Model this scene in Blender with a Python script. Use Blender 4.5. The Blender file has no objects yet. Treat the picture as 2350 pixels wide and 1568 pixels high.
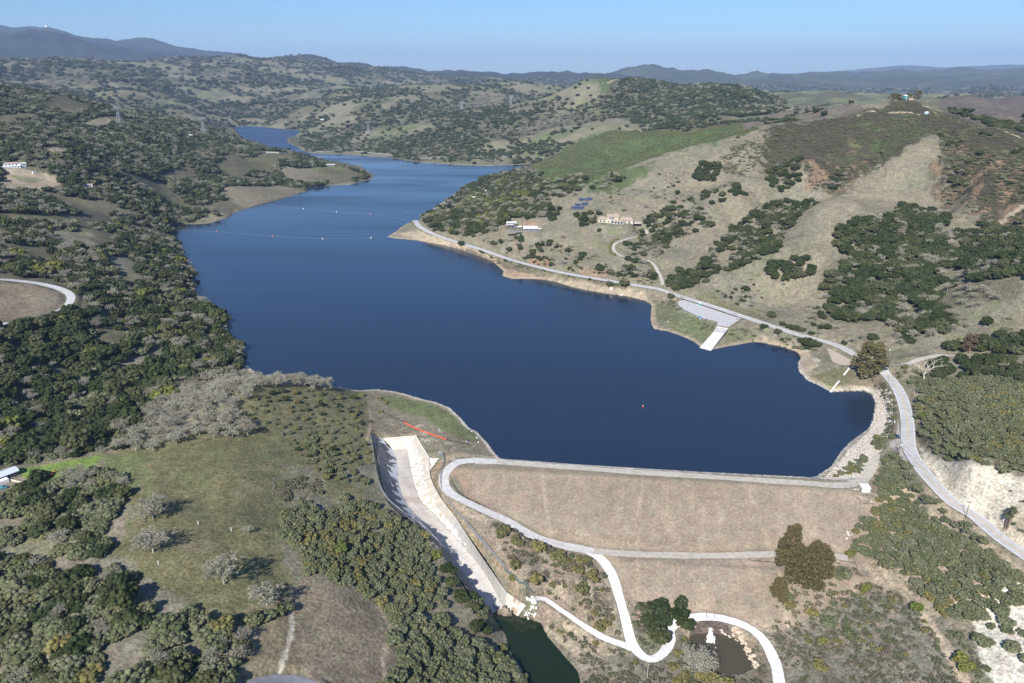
import bpy, bmesh, math, random
import numpy as np
from mathutils import Vector, Matrix
random.seed(7); RNG = np.random.default_rng(7)
R = math.radians
# ---------------------------------------------------------------- camera model
# positions were measured on the photograph at 2349 px width and turned into places on the ground
CAM_Z = 205.0; FOC = 725.0; KV = 2349.0/1024.0; HOR = 74.0
PITCH = math.atan((341.5-HOR)/FOC)
SP, CP = math.sin(PITCH), math.cos(PITCH)
def ray(vx, vy):
    u = vx/KV-512.0; v = vy/KV-341.5
    return u, FOC*CP-v*SP, -(FOC*SP+v*CP)          # direction (x, forward, up)
def atz(vx, vy, z):
    dx, dy, dz = ray(vx, vy); t = (z-CAM_Z)/dz
    return (dx*t, dy*t, z)
def atY(vx, vy, Y):
    dx, dy, dz = ray(vx, vy); t = Y/dy
    return (dx*t, Y, CAM_Z+dz*t)
def project(x, y, z):
    z = z-CAM_Z
    zc = y*CP-z*SP; yc = y*SP+z*CP
    return (FOC*x/zc+512)*KV, (341.5-FOC*yc/zc)*KV
# ---------------------------------------------------------------- noise
def _h(ix, iy, s):
    n = (ix.astype(np.int64)*374761393+iy.astype(np.int64)*668265263+s*974634777) & 0x7fffffff
    n = ((n ^ (n >> 13))*1274126177) & 0x7fffffff
    n = (n ^ (n >> 16)) & 0xffff
    return n.astype(np.float32)/65535.0
def vnoise(x, y, s=0):
    xi = np.floor(x); yi = np.floor(y); fx = x-xi; fy = y-yi
    ux = fx*fx*fx*(fx*(fx*6-15)+10); uy = fy*fy*fy*(fy*(fy*6-15)+10)
    def g(ox, oy):
        a = _h(xi+ox, yi+oy, s)*6.2831853
        return np.cos(a)*(fx-ox)+np.sin(a)*(fy-oy)
    return ((g(0,0)*(1-ux)+g(1,0)*ux)*(1-uy)+(g(0,1)*(1-ux)+g(1,1)*ux)*uy)*1.5
def fbm(x, y, wl, oct=3, s=0, gain=.5):
    r = 0; a = 1; t = 0
    for k in range(oct):
        r = r+a*vnoise(x/wl+k*17.3, y/wl-k*9.1, s+k); t += a; a *= gain; wl = wl/2.03
    return r/t
def ridged(x, y, wl, oct=3, s=0):
    r = 0; a = 1; t = 0
    for k in range(oct):
        r = r+a*(1-2*np.abs(vnoise(x/wl+k*7.7, y/wl+k*3.3, s+k))); t += a; a *= .48; wl = wl/2.1
    return r/t
def sst(a, b, x):
    t = np.clip((x-a)/(b-a), 0, 1); return t*t*(3-2*t)
# ---------------------------------------------------------------- plane geometry
def inpoly(x, y, P):
    P = np.asarray(P); c = np.zeros(x.shape, bool); n = len(P)
    for i in range(n):
        x1, y1 = P[i][:2]; x2, y2 = P[(i+1) % n][:2]
        if y1 == y2: continue
        c ^= ((y1 > y) != (y2 > y)) & (x < (x2-x1)*(y-y1)/(y2-y1)+x1)
    return c
def dpoly(x, y, P, closed=True, vals=None):
    """distance to a polyline, and the value (z) interpolated along it"""
    P = np.asarray(P, float); n = len(P); best = np.full(x.shape, 1e18); bz = np.zeros(x.shape)
    for i in range(n if closed else n-1):
        a = P[i]; b = P[(i+1) % n]; dx = b[0]-a[0]; dy = b[1]-a[1]; L = dx*dx+dy*dy+1e-9
        t = np.clip(((x-a[0])*dx+(y-a[1])*dy)/L, 0, 1)
        d = (x-a[0]-t*dx)**2+(y-a[1]-t*dy)**2
        m = d < best; best = np.where(m, d, best)
        if len(a) > 2: bz = np.where(m, a[2]+t*(b[2]-a[2]), bz)
    return np.sqrt(best), bz
def smooth_line(P, step=3.0):
    """Catmull-Rom through points (x,y,z)"""
    P = [np.array(p, float) for p in P]
    Q = [2*P[0]-P[1]]+P+[2*P[-1]-P[-2]]; out = []
    for i in range(1, len(Q)-2):
        p0, p1, p2, p3 = Q[i-1:i+3]; n = max(2, int(np.linalg.norm((p2-p1)[:2])/step))
        for k in range(n):
            t = k/n; out.append(.5*((2*p1)+(p2-p0)*t+(2*p0-5*p1+4*p2-p3)*t*t+(3*p1-p0-3*p2+p3)*t**3))
    out.append(P[-1]); return np.array(out)
# ---------------------------------------------------------------- measured outlines (photo px) of the waters
LAKE_V = [(1150,1053),(1250,1061),(1400,1073),(1550,1085),(1700,1094),(1838,1098),(1872,1092),(1908,1068),(1925,1040),(1948,1015),(1990,985),(2005,960),(2008,925),(2000,905),(1985,897),(1940,897),(1905,900),(1880,885),(1850,872),(1832,850),(1830,832),(1837,820),(1830,808),(1800,797),(1760,789),(1730,784),(1700,790),(1660,797),(1635,802),(1608,797),(1590,783),(1560,770),(1530,760),(1500,755),(1493,740),(1492,715),(1495,700),(1480,690),(1440,680),(1400,675),(1350,667),(1310,658),(1270,645),(1230,640),(1175,640),(1152,633),(1155,622),(1130,600),(1080,580),(1020,563),(960,552),(905,547),(887,543),(905,533),(945,512),(1005,470),(1060,432),(1110,410),(1160,398),(1195,385),(1215,376),(1190,378),(1140,380),(1100,381),(1030,377),(950,371),(900,363),(850,359),(780,354),(725,353),(700,349),(682,338),(657,326),(668,315),(680,311),(690,302),(687,298),(657,298),(634,294),(600,291),(567,289),(514,294),(490,300),(520,318),(575,335),(640,350),(690,360),(770,371),(810,379),(845,393),(860,403),(850,412),(800,424),(740,427),(700,430),(704,439),(660,452),(600,468),(560,480),(535,490),(520,500),(480,513),(440,515),(405,514),(400,535),(408,560),(428,600),(448,630),(450,680),(462,696),(495,700),(520,740),(522,770),(560,805),(560,835),(582,850),(588,862),(620,878),(700,884),(767,886),(817,896),(861,893),(894,896),(927,903),(971,916),(1001,923),(1031,935),(1054,956),(1074,980),(1094,990),(1118,1016),(1138,1043)]
P1_V = [(1126,1408),(1187,1414),(1215,1418),(1240,1430),(1256,1460),(1290,1500),(1325,1540),(1340,1600),(1230,1610),(1190,1520),(1168,1490),(1160,1455),(1140,1430)]
P2_V = [(1585,1452),(1605,1441),(1625,1436),(1648,1440),(1690,1465),(1712,1485),(1722,1510),(1735,1530),(1700,1548),(1640,1545),(1600,1510),(1580,1470)]
LAKE = np.array([atz(a, b, 0)[:2] for a, b in LAKE_V])
POND1_Z = -27.5; POND2_Z = -28.5
POND1 = np.array([atz(a, b, POND1_Z)[:2] for a, b in P1_V])
POND2 = np.array([atz(a, b, POND2_Z)[:2] for a, b in P2_V])
# ---------------------------------------------------------------- ground control points
CZ = """1000,950,2.5 900,950,3 1060,1040,4 850,930,5 840,1000,8 800,900,6 750,886,12 650,886,24 560,890,30 700,950,18 700,1050,16 800,1050,10 830,1150,8
500,1050,27 350,1050,26 250,1100,24 100,1090,22 0,1100,22 400,1200,28 550,1200,25 650,1150,18 300,1300,26 100,1200,22 100,1300,22 0,1300,22 0,1568,20 200,1568,22 400,1568,20 600,1500,16
640,1560,12 800,1450,6 850,1350,3 750,1300,12 880,1568,-2 900,1280,-1 960,1330,-6 1000,1430,-10 1080,1440,-17 1050,1568,-16 950,1500,-8 1130,1520,-22
0,1060,20 150,1000,14 300,930,8 400,850,8 500,850,3 0,900,30 200,850,20 100,750,38 0,700,45 170,680,40 300,700,24 400,650,14 200,600,40 0,550,62 300,550,30 400,450,25 550,430,22
480,400,35 300,400,62 150,450,60 0,380,90 150,350,100 300,330,90 450,330,68 600,400,22 700,390,15 650,362,38 760,400,8 500,480,10 600,440,12 350,480,30 
955,505,9 1000,535,8 1070,560,7 1130,580,7 1200,605,7 1280,625,7 1350,640,7 1450,655,7 1510,662,7 1560,680,7 1650,705,7 1750,740,8 1830,770,8 1900,795,8 1950,820,9 2020,850,10 2050,885,10 2075,930,10 2085,980,10 2092,1040,10 2110,1080,10 2150,1125,10 2200,1165,10 2260,1210,10 2349,1270,10
1600,735,5 1700,760,4 1880,840,5 1950,880,4 2040,930,6 2030,1000,7 2000,1045,6 1240,560,20 1280,560,22 1180,520,28 1300,600,15 1500,560,25 1510,600,17 1560,640,12 1600,480,60 1700,420,85 1850,350,118 1800,690,14 2050,800,18 2120,860,14
1260,520,33 1350,580,19 1420,560,27 1120,540,18 1080,500,18 1150,470,26 1250,470,42
2130,1150,5 2050,1120,5 2100,1250,0 2250,1330,5 2280,1420,0 2349,1500,2 2100,1400,-8 2000,1320,-12 1950,1275,-11 1900,1400,-19 2000,1500,-16 1850,1500,-25 1800,1568,-26 2200,1568,-8 2349,1340,9
1775,1420,-25 1700,1400,-24 1620,1405,-24.5 1740,1470,-26 1790,1500,-26 1500,1400,-23 1450,1500,-25 1530,1440,-26 1520,1530,-27 1400,1530,-26 1600,1568,-28 1700,1568,-28 1250,1400,-26.5 1330,1430,-25 1380,1480,-26 1400,1400,-22
1180,1360,-18 1220,1350,-15 1110,1270,-10 1060,1180,-4 1020,1110,2 1150,1220,-5 1220,1280,-11 1300,1300,-12 1300,1350,-17 1350,1290,-12.5 1250,1240,-8.5 1340,1400,-22
1010,1052,2.8 1030,1060,4.5"""
CY = """0,195,1500 200,225,1700 270,250,1800 334,260,1900 434,270,2000 480,284,2050 534,314,1950 617,335,1800 684,350,1700 760,366,1680
277,240,1800 187,214,1700 100,207,1600 0,290,1230 100,280,1183 270,270,1492
2080,228,1060 1665,317,1030 1752,294,1040 1882,270,1050 2000,245,1050 1565,340,1020 1501,360,1010 1418,390,1000 1351,424,990 1300,445,975 1335,470,895 1410,505,850
1218,377,1480 1284,347,1440 1318,324,1420 1368,304,1405 1418,295,1400 1518,297,1350 1568,294,1320 1665,284,1280 1740,278,1240 1450,345,1270 1300,420,1150 1380,375,1250 1250,425,1230 1180,400,1380
2150,300,950 2000,400,850 1900,480,760 1850,540,700 1850,600,650 1800,650,625 1850,450,850 1800,500,790 1720,560,730 1640,620,680 1950,330,950 1800,380,920 1620,400,930 1700,350,960 1600,420,920
2250,400,760 2349,450,680 2349,560,580 2200,450,760 2200,550,650 2100,550,670 2000,560,655 1950,560,655 1950,650,600 1950,720,560 2100,700,540 2349,650,500 2349,750,460 2200,780,480 2100,820,460 2000,780,515 1900,760,545 2100,640,590
2349,870,400 2349,950,350 2200,900,400 2200,1000,345 2349,1050,300 2250,1100,300 2349,1200,272 2349,1130,285 2180,1080,310
2120,262,1000 2200,282,950 2270,300,880 2349,315,850 2349,370,780
700,255,3300 560,255,3350 620,250,3500 560,200,4000 700,200,3900 450,160,4800 500,122,5500 545,122,5500 440,128,5500 700,138,5500 620,130,5500 600,160,4600
0,130,4500 180,128,4500 370,133,4500 200,170,3500 60,165,3500 100,190,2800 350,215,3200 420,240,3000
0,64,11000 33,67,11000 80,71,11000 110,69,11000 150,82,11000 187,96,11000 234,100,11000 267,105,11000 310,97,11000 354,102,11000 400,115,11000 457,126,11000 -300,60,11000
0,100,7500 67,100,7500 150,107,7500 217,125,7500 
950,300,2300 1100,330,2050 900,250,2700 1100,262,2450 1170,240,2600 1050,247,2700 1300,215,2550 800,290,2600 1250,270,2300 1200,300,2150
1350,172,2600 1310,190,2600 1390,173,2580 1440,176,2550 1500,183,2500 1600,196,2450 1650,188,2300 1700,192,2300 1765,240,2000 1400,250,2200 1500,270,1950 1350,290,1950 1250,330,1950 1400,210,2400 1550,220,2200 1620,262,1750
1130,180,3800 1220,178,3800 1270,190,3800 1050,190,3800 1150,210,3300
780,196,3500 850,194,3500 971,194,3500 1017,192,3500 820,230,2950 960,225,2950 700,230,3200
784,144,7000 851,162,7000 934,169,7000 991,171,7000 1037,180,7000 1101,176,7000 720,142,6500
1468,175,9000 1518,168,9000 1568,182,9000 1622,191,9000
1900,203,3500 1810,204,3300 1999,203,3500 2080,206,3500 1850,235,2600 1950,232,2500 2050,225,2600
1752,264,1600 1832,250,1600 1965,247,1600
2116,227,1800 2199,217,1800 2349,212,1900 2200,262,1400 2349,285,1300 2500,205,1900
1879,182,10000 1932,183,10000 2016,180,10000 2132,178,10000 2182,172,10000 2232,173,10000 2349,168,10000 2500,165,10000 1752,190,10000 2000,200,8000 2250,198,8000
2000,163,17000 2070,152,17000 2130,158,17000 2200,159,17000 2250,157,17000 2349,150,17000 2500,145,17000 1900,174,17000"""
CW = [(0,0,-20),(200,0,-10),(-200,0,10),(-400,100,60),(0,-400,0),(350,100,20),(420,300,50),(-500,300,90),(150,1120,58),(260,1150,78),(330,1600,75),(450,1400,110),(620,1250,130),
 (-1100,2200,95),(-900,2500,45),(-1400,2600,110),(-1600,1800,200),(-800,2250,20),(-1050,2650,20),(-1500,3000,60),(100,3000,90),(500,3000,120),(900,2800,90),(1300,2500,110),(900,2200,100),(300,3400,100),(-500,4500,90),(0,5000,80),(700,4500,80),
 (700,1350,140),(900,1450,110),(1100,1150,150),(1300,1700,130),(750,600,120),(700,900,135),(-2600,6000,180),(-1500,7000,150),(-4000,9000,300),(0,9000,60),(3000,6000,60),(1000,12000,40),(0,14000,30),(4000,14000,60),
 (9000,12500,60),(-7000,14000,400),(-7000,5000,350),(-4000,3000,300),(6000,4000,120),(0,25000,20),(12000,25000,100),(-12000,25000,300),(20000,40000,0),(-20000,40000,0),(0,40000,0),(600,18000,30),(1500,25000,10),
 (400,3200,110),(250,2400,120),(600,2000,120),(1800,3200,120),(1700,2200,120)]
DAMA = atz(1040,1064,5); DAMB = atz(1990,1115,5)
def build_ctrl():
    pts = []
    for t in CZ.split():
        a, b, z = map(float, t.split(',')); pts.append(atz(a, b, z))
    for t in CY.split():
        a, b, Y = map(float, t.split(',')); pts.append(atY(a, b, Y))
    pts += CW
    for p in LAKE[::1]: pts.append((p[0], p[1], 0.0))
    for P, z in ((POND1, POND1_Z), (POND2, POND2_Z)):
        for p in P: pts.append((p[0], p[1], z))
    for st in SPILL:
        for i in (0, 3): pts.append(atz(*st[i]))
    # valley bed under the dam, lake bed
    A = np.array(DAMA); B = np.array(DAMB)
    ax = (B-A)/np.linalg.norm((B-A)[:2]); nx = np.array([-ax[1], ax[0], 0])   # towards the lake
    L = np.linalg.norm((B-A)[:2])
    for s, z in ((.12,-8),(.3,-20),(.5,-26),(.7,-24),(.88,-8)):
        for d in (-18,):
            p = A+ax*L*s+nx*d; pts.append((p[0], p[1], z if d < 0 else z))
    for s, z in ((.5,-26),(.65,-26),(.8,-20),(.3,-18)):
        p = A+ax*L*s-nx*45; pts.append((p[0], p[1], z))
    for a, b in ((1000,700),(1200,850),(1500,900),(700,650),(800,500),(900,430),(1300,1000),(1750,950)):
        p = atz(a, b, 0); pts.append((p[0], p[1], -14))
    return np.array(pts)
# spillway stations: left top, left floor, right floor, right top (photo px, z)
SPILL = [[(868,1012,5.5),(903,1032,-3),(934,1030,-3),(968,1022,3.2)],
 [(869,1065,5),(911.5,1065,-5),(940,1065,-5),(984,1052,3)],
 [(877,1105,4),(917,1114.6,-7),(951,1112,-7),(988,1095,-.5)],
 [(892,1148,2),(931.5,1154.6,-9.5),(967,1150,-9.5),(1012,1143,-2.5)],
 [(924,1180,-1),(954,1184.6,-12),(992,1175,-12),(1045,1186,-6)],
 [(970,1215,-5),(1006.5,1239.6,-16),(1046.5,1234.6,-16),(1080,1240,-9.5)],
 [(1025,1290,-10.5),(1054,1304.6,-20.5),(1106.5,1304.6,-20.5),(1124,1305,-14)],
 [(1100,1385,-18.5),(1126.5,1407,-27),(1157.5,1393.7,-27),(1163,1359,-19.5)]]
CTRL = build_ctrl()
# radial basis in (angle, log distance): even detail at every distance
def uv(x, y):
    r = np.hypot(x, y)+1e-3
    return np.arctan2(x, y), np.log(np.maximum(r, 40))
CU, CV = uv(CTRL[:, 0], CTRL[:, 1])
def _fit():
    # drop near-duplicates, relative height by distance keeps the far ones from ringing
    keep = []; 
    for i in range(len(CTRL)):
        if all((CU[i]-CU[j])**2+(CV[i]-CV[j])**2 > .004**2 for j in keep): keep.append(i)
    u = CU[keep]; v = CV[keep]; z = CTRL[keep, 2]; n = len(keep)
    d = np.sqrt((u[:, None]-u)**2+(v[:, None]-v)**2+.02**2)
    A = np.zeros((n+3, n+3)); A[:n, :n] = d-np.eye(n)*.0015; A[:n, n] = 1; A[:n, n+1] = u; A[:n, n+2] = v
    A[n:, :n] = A[:n, n:].T
    w = np.linalg.solve(A, np.concatenate([z, [0, 0, 0]]))
    return u, v, w
RU, RV, RW = _fit()
def rbf(U, V):
    o = np.empty(U.size); Uf = U.ravel(); Vf = V.ravel(); n = len(RU)
    for i in range(0, U.size, 20000):
        a = Uf[i:i+20000]; b = Vf[i:i+20000]
        d = np.sqrt((a[:, None]-RU)**2+(b[:, None]-RV)**2+.02**2)
        o[i:i+20000] = d@RW[:n]+RW[n]+RW[n+1]*a+RW[n+2]*b
    return o.reshape(U.shape)
# ---------------------------------------------------------------- polar ground grid
LO_R, HI_R = math.log(90), math.log(26500)
TH_D = 47.0
NT, NR = 1150, 1380
TH = np.radians(np.concatenate([np.linspace(-180, -TH_D-3, 34), np.linspace(-TH_D, TH_D, NT), np.linspace(TH_D+3, 180, 34)]))
LR = np.linspace(LO_R, HI_R, NR)
# coarse rbf then bilinear up
cth = np.concatenate([np.linspace(-math.pi, -.95, 12), np.linspace(-.9, .9, 260), np.linspace(.95, math.pi, 12)]); clr = np.linspace(LO_R-.01, HI_R+.01, 330)
CG = rbf(*np.meshgrid(cth, clr))
def bil(grid, gu, gv, u, v):
    i = np.clip(np.searchsorted(gu, u)-1, 0, len(gu)-2); j = np.clip(np.searchsorted(gv, v)-1, 0, len(gv)-2)
    fu = np.clip((u-gu[i])/(gu[i+1]-gu[i]), 0, 1); fv = np.clip((v-gv[j])/(gv[j+1]-gv[j]), 0, 1)
    return (grid[j, i]*(1-fu)+grid[j, i+1]*fu)*(1-fv)+(grid[j+1, i]*(1-fu)+grid[j+1, i+1]*fu)*fv
GU, GV = np.meshgrid(TH, LR)
H = bil(CG, cth, clr, GU, GV)
RR = np.exp(GV); GX = RR*np.sin(GU); GY = RR*np.cos(GU)
# sign distances to the waters
def sdist(P, pad=400):
    """signed distance, negative inside; only computed near the polygon"""
    out = np.full(GX.shape, float(pad)); x0, y0 = P.min(0)-pad; x1, y1 = P.max(0)+pad
    m = (GX > x0) & (GX < x1) & (GY > y0) & (GY < y1)
    gx = GX[m]; gy = GY[m]
    d = dpoly(gx, gy, P)[0]; ins = inpoly(gx, gy, P)
    out[m] = np.where(ins, -d, np.minimum(d, pad)); return out
SDL = sdist(LAKE); SD1 = sdist(POND1, 60); SD2 = sdist(POND2, 60)
# ---------------------------------------------------------------- relief
far = sst(1500, 3600, RR); mid = sst(600, 1500, RR)*(1-far)
calm = sst(0, 1, np.clip(SDL/(40+RR*.06), 0, 1))
nr = (1-sst(600, 1500, RR))
def gully(x, y, wl, oct=3, s=0): return -ridged(x, y, wl, oct, s)
vfar = sst(5500, 9500, RR); slope_m = sst(480, 760, RR)*(1-far)*(GX > -250+.0*GY)
H += calm*(far*(vfar*210*ridged(GX, GY, 1500, 5, 3)+(1-.3*vfar)*34*gully(GX, GY, 700, 4, 11)+(1-vfar)*14*gully(GX, GY, 260, 3, 13))
   + mid*(10*gully(GX, GY, 330, 4, 21)) + slope_m*(13*gully(GX+.35*GY, GY*.5, 150, 3, 23)+6) + nr*(2.2*fbm(GX, GY, 90, 3, 31)) + 1.2*fbm(GX, GY, 26, 2, 41)*(1-far))
# the knob of the summit and the crest lines running off it
KNOB = atY(2076, 229, 1060)
def cone(p, sl, w):
    global H
    d = np.hypot(GX-p[0], GY-p[1]); t = p[2]-(np.sqrt(d*d+w*w)-w)*sl; m = (RR < 1500) & (d < 220); H = np.where(m, np.maximum(H, t), H)
cone(KNOB, .40, 22)
def crest(V, sl):
    global H
    P = np.array([atY(a, b, Y) for a, b, Y in V]); x0, y0 = P[:, :2].min(0)-160; x1, y1 = P[:, :2].max(0)+160; m = (GX > x0) & (GX < x1) & (GY > y0) & (GY < y1)
    d, z = dpoly(GX[m], GY[m], P, False); H[m] = np.maximum(H[m], z-(np.sqrt(d*d+400)-20)*sl)
crest([(2150,258,1000),(2110,248,1040),(2076,232,1060),(2010,244,1062),(1960,253,1055),(1882,269,1050),(1752,293,1040),(1665,316,1030),(1565,339,1020),(1501,359,1010),(1418,389,1000)], .33)
fl = sst(12000, 22000, RR)*(np.abs(GU) < 2)
# the dam: crest, slopes and a bench
A3 = np.array(DAMA); B3 = np.array(DAMB); DL = np.linalg.norm((B3-A3)[:2]); AX = (B3-A3)[:2]/DL; NX = np.array([-AX[1], AX[0]])
def dam_sd(x, y):
    return (x-A3[0])*AX[0]+(y-A3[1])*AX[1], (x-A3[0])*NX[0]+(y-A3[1])*NX[1]
def dam_z(x, y):
    s, d = dam_sd(x, y); q = -d
    z = np.where(d > 4.0, 5-(d-4.0)/2.2, np.where(q > 4.0, 5-(q-4.0)/2.5, 5.0))
    b0 = 48.5
    z = np.where(q > b0-3, np.maximum(-12.0-(np.maximum(q-b0-4, 0))/1.8, -34), np.maximum(z, -12.0*(q > 0)-100*(q <= 0)))
    z = np.where((s < -4) | (s > DL+3), -60, z)
    return z
DZ = dam_z(GX, GY)
near = (RR < 460) & (np.abs(GU) < .9)
ISDAM = near & (DZ > H)
H = np.where(ISDAM, DZ, H)
# waters
def set_water(H, sd, lvl, up=.16, lim=18):
    H = np.where(sd < 0, np.minimum(H, lvl-.25+np.maximum(sd*.25, -7)), H)
    near = (sd >= 0) & (sd < lim)
    return np.where(near, np.maximum(H, lvl+.12+sd*up*.5), H)
H = set_water(H, SDL, 0.0); H = set_water(H, SD1, POND1_Z, .3, 8); H = set_water(H, SD2, POND2_Z, .3, 8)
def ground(x, y):
    x = np.asarray(x, float); y = np.asarray(y, float)
    return bil(H, TH, LR, np.arctan2(x, y), np.log(np.maximum(np.hypot(x, y), 91)))
YS = np.exp(np.linspace(math.log(140), math.log(26000), 2600))
def hits(pts, lift=0.0):
    """where the sight lines through photo px meet the ground"""
    out = []
    for k in range(0, len(pts), 60):
        P = np.array([ray(a, b) for a, b in pts[k:k+60]])
        X = (P[:, 0]/P[:, 1])[:, None]*YS; Z = CAM_Z+(P[:, 2]/P[:, 1])[:, None]*YS
        D = Z-ground(X, np.broadcast_to(YS, X.shape))-lift
        for i in range(len(P)):
            m = np.nonzero(D[i] < 0)[0]
            if len(m) and m[0] > 0:
                j = m[0]; f = D[i, j-1]/(D[i, j-1]-D[i, j]); Y = YS[j-1]+f*(YS[j]-YS[j-1])
            else: Y = 20000.0
            x = P[i, 0]/P[i, 1]*Y; out.append((x, Y, float(ground(x, Y))))
    return np.array(out)
def hit(vx, vy, lift=0.0): return hits([(vx, vy)], lift)[0]
def PV(s): return [tuple(map(float, t.split(','))) for t in s.split()]

def carve(V, amt, w):
    """a gully (amt < 0) or spur (amt > 0) along a line measured on the slope"""
    global H
    P = smooth_line(hits(PV(V)), 12); a = P[:, :2].min(0)-w*3; b = P[:, :2].max(0)+w*3; m = (GX > a[0]) & (GX < b[0]) & (GY > a[1]) & (GY < b[1])
    d = dpoly(GX[m], GY[m], P, False)[0]; e = np.minimum(np.hypot(GX[m]-P[0, 0], GY[m]-P[0, 1]), np.hypot(GX[m]-P[-1, 0], GY[m]-P[-1, 1])); x = d/w+.25*fbm(GX[m], GY[m], 60, 2, 71)
    H[m] += amt*np.exp(-np.sqrt(x*x+.05)*1.25)*sst(5, 20, H[m])*sst(-5, 60, e)
for V_, a_, w_ in (("2140,310 2070,360 2000,400 1940,450 1900,480 1860,540 1845,600 1805,650", 11, 30), ("1752,296 1730,350 1690,400 1660,450 1640,520", 8, 30), ("1870,385 1850,450 1800,505 1720,560 1640,615 1560,655", -12, 26), ("1790,370 1780,420 1740,470 1680,510 1640,560", -8, 24),
  ("2190,400 2160,470 2080,530 2000,580 1955,650 1950,720 1910,770", -13, 30), ("1640,390 1600,450 1540,500 1480,560", -8, 26), ("2250,300 2265,380 2240,450 2190,520", 10, 30), ("2349,400 2300,470 2260,540 2180,620 2100,690 2040,780", -12, 30), ("2330,560 2250,620 2200,680", 7, 28),
  ("1940,290 1930,340 1900,400", -9, 24), ("2040,270 2010,330 1980,370", -8, 20), ("1480,385 1440,430 1400,470", -7, 26), ("1480,310 1450,350 1400,385", -12, 40), ("1600,300 1560,322 1500,345", -10, 34), ("1350,312 1310,350 1270,390", -9, 40),
  ("0,420 120,440 250,480 350,500", -8, 50), ("0,560 120,590 250,640 380,690", -7, 30), ("0,480 120,510 260,560 400,600", 6, 34), ("100,260 200,320 330,370 450,430", -12, 60), ("0,820 150,830 300,880 380,900", -6, 22), ("560,1250 640,1330 720,1420 760,1500", -3, 18), ("300,1050 420,1120 520,1240 560,1330", -2.5, 20)): carve(V_, a_, w_)
# ================================================================ roads: graded into the ground, laid as ribbons
ROADS = {}
def grade(key, V, w, win=9, zfix=None, soft=5.0, step=3.0):
    global H
    P = hits(PV(V)) if isinstance(V, str) else np.array(V)
    L = smooth_line(P, step)
    if zfix is None:
        z = ground(L[:, 0], L[:, 1]); k = np.ones(win)/win
        z = np.convolve(np.pad(z, win//2, mode='edge'), k, 'valid')[:len(L)]
        z = np.convolve(np.pad(z, win//2, mode='edge'), k, 'valid')[:len(L)]
        L[:, 2] = z
    else:
        t = np.concatenate([[0], np.cumsum(np.hypot(*np.diff(L[:, :2], axis=0).T))]); t /= t[-1]
        L[:, 2] = np.interp(t, np.linspace(0, 1, len(zfix)), zfix)
    x0, y0 = L[:, :2].min(0)-w-12; x1, y1 = L[:, :2].max(0)+w+12
    m = (GX > x0) & (GX < x1) & (GY > y0) & (GY < y1)
    d, z = dpoly(GX[m], GY[m], L, False)
    k = 1-sst(w/2+.9, w/2+.9+soft, d); H[m] = H[m]*(1-k)+z*k
    ROADS[key] = (L, w); return L
MAINV = "925,488 948,500 957,512 975,527 1000,539 1070,560 1130,580 1200,603 1280,624 1350,636 1450,653 1510,664 1560,680 1650,708 1750,741 1830,768 1912,789 1965,815 2000,836 2030,855 2055,885 2072,920 2081,970 2086,1026 2109,1070 2144,1113 2188,1154 2235,1192 2300,1238 2380,1295 2460,1350 2580,1435 2720,1530"
grade('main', MAINV, 7.4, 21)
grade('far', "690,343 740,348 784,347 850,351 925,359 975,364 1057,361 1110,360 1170,360 1221,361 1250,362", 8, 15)
CRESTV = "1090,1060 1160,1062 1300,1072 1500,1086 1700,1099 1850,1109 1920,1113 1965,1107 1990,1090 2003,1065 2006,1040"
grade('crest', CRESTV, 5, 5)
grade('ramp', "1140,1061 1090,1057 1052,1060 1030,1072 1018,1097 1024,1130 1048,1153 1100,1173 1160,1194 1230,1222 1300,1250 1365,1264", 5.2, 5, [5,5,4.6,3,1,-1.5,-4.5,-7.5,-10,-12,-12.3], 3)
grade('bench', "1300,1250 1370,1265 1450,1271 1600,1275 1765,1272 1830,1269 1900,1272 1945,1283", 4.6, 7, None, 3)
grade('lower', "1330,1256 1375,1275 1402,1312 1418,1365 1432,1420 1445,1472 1462,1498 1488,1513 1512,1508 1530,1490 1538,1468 1534,1448 1550,1430 1585,1416 1625,1411 1665,1417 1705,1433 1742,1462 1768,1500 1782,1540 1790,1590", 4.6, 7, None, 3)
grade('pool', "1228,1368 1250,1378 1290,1404 1335,1434 1380,1462 1425,1476 1450,1488", 3.4, 5, None, 2.5)
grade('loop', "-60,640 0,641 50,646 100,653 140,664 161,677 160,694 140,712 87,730 40,739 0,744 -60,750", 6, 7, None, 4)
grade('bottom', "540,1600 575,1574 605,1562 647,1560 695,1570 740,1600", 5.5, 5, None, 3)
grade('drive', "1519,655 1519,645 1510,625 1496,603 1473,595 1440,590 1418,584 1408,573 1408,564 1416,556 1428,551 1450,545 1478,540 1485,533 1478,523", 3.4, 5, None, 2)
grade('sideroad', "2040,843 2060,836 2090,829 2152,816 2199,818 2240,822", 4.6, 5, None, 2)
# flattened yards
def pad(V, z=None, soft=4, pts=None):
    global H
    P = hits(PV(V)) if pts is None else pts
    z = float(np.mean(P[:, 2])) if z is None else z
    x0, y0 = P[:, :2].min(0)-15; x1, y1 = P[:, :2].max(0)+15
    m = (GX > x0) & (GX < x1) & (GY > y0) & (GY < y1)
    d = dpoly(GX[m], GY[m], P[:, :2])[0]; d = np.where(inpoly(GX[m], GY[m], P[:, :2]), 0, d); k = 1-sst(.8, .8+soft, d)
    H[m] = H[m]*(1-k)+z*k
    P[:, 2] = z; return P
LOT_V = "1559,689 1570,685 1589,690 1627,703 1687,724 1703,727 1694,735 1670,755 1644,750 1646,739 1634,735 1608,730 1570,715 1556,704 1554,697"
LOT = pad(LOT_V)
RAMP = hits(PV("1644,750 1670,755 1661,765 1637,761")); RAMP_T = [np.array(p) for p in RAMP]
PULL = pad("1896,798 1925,808 1959,826 1960,838 1926,840 1909,833 1902,816", None, 3)
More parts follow.
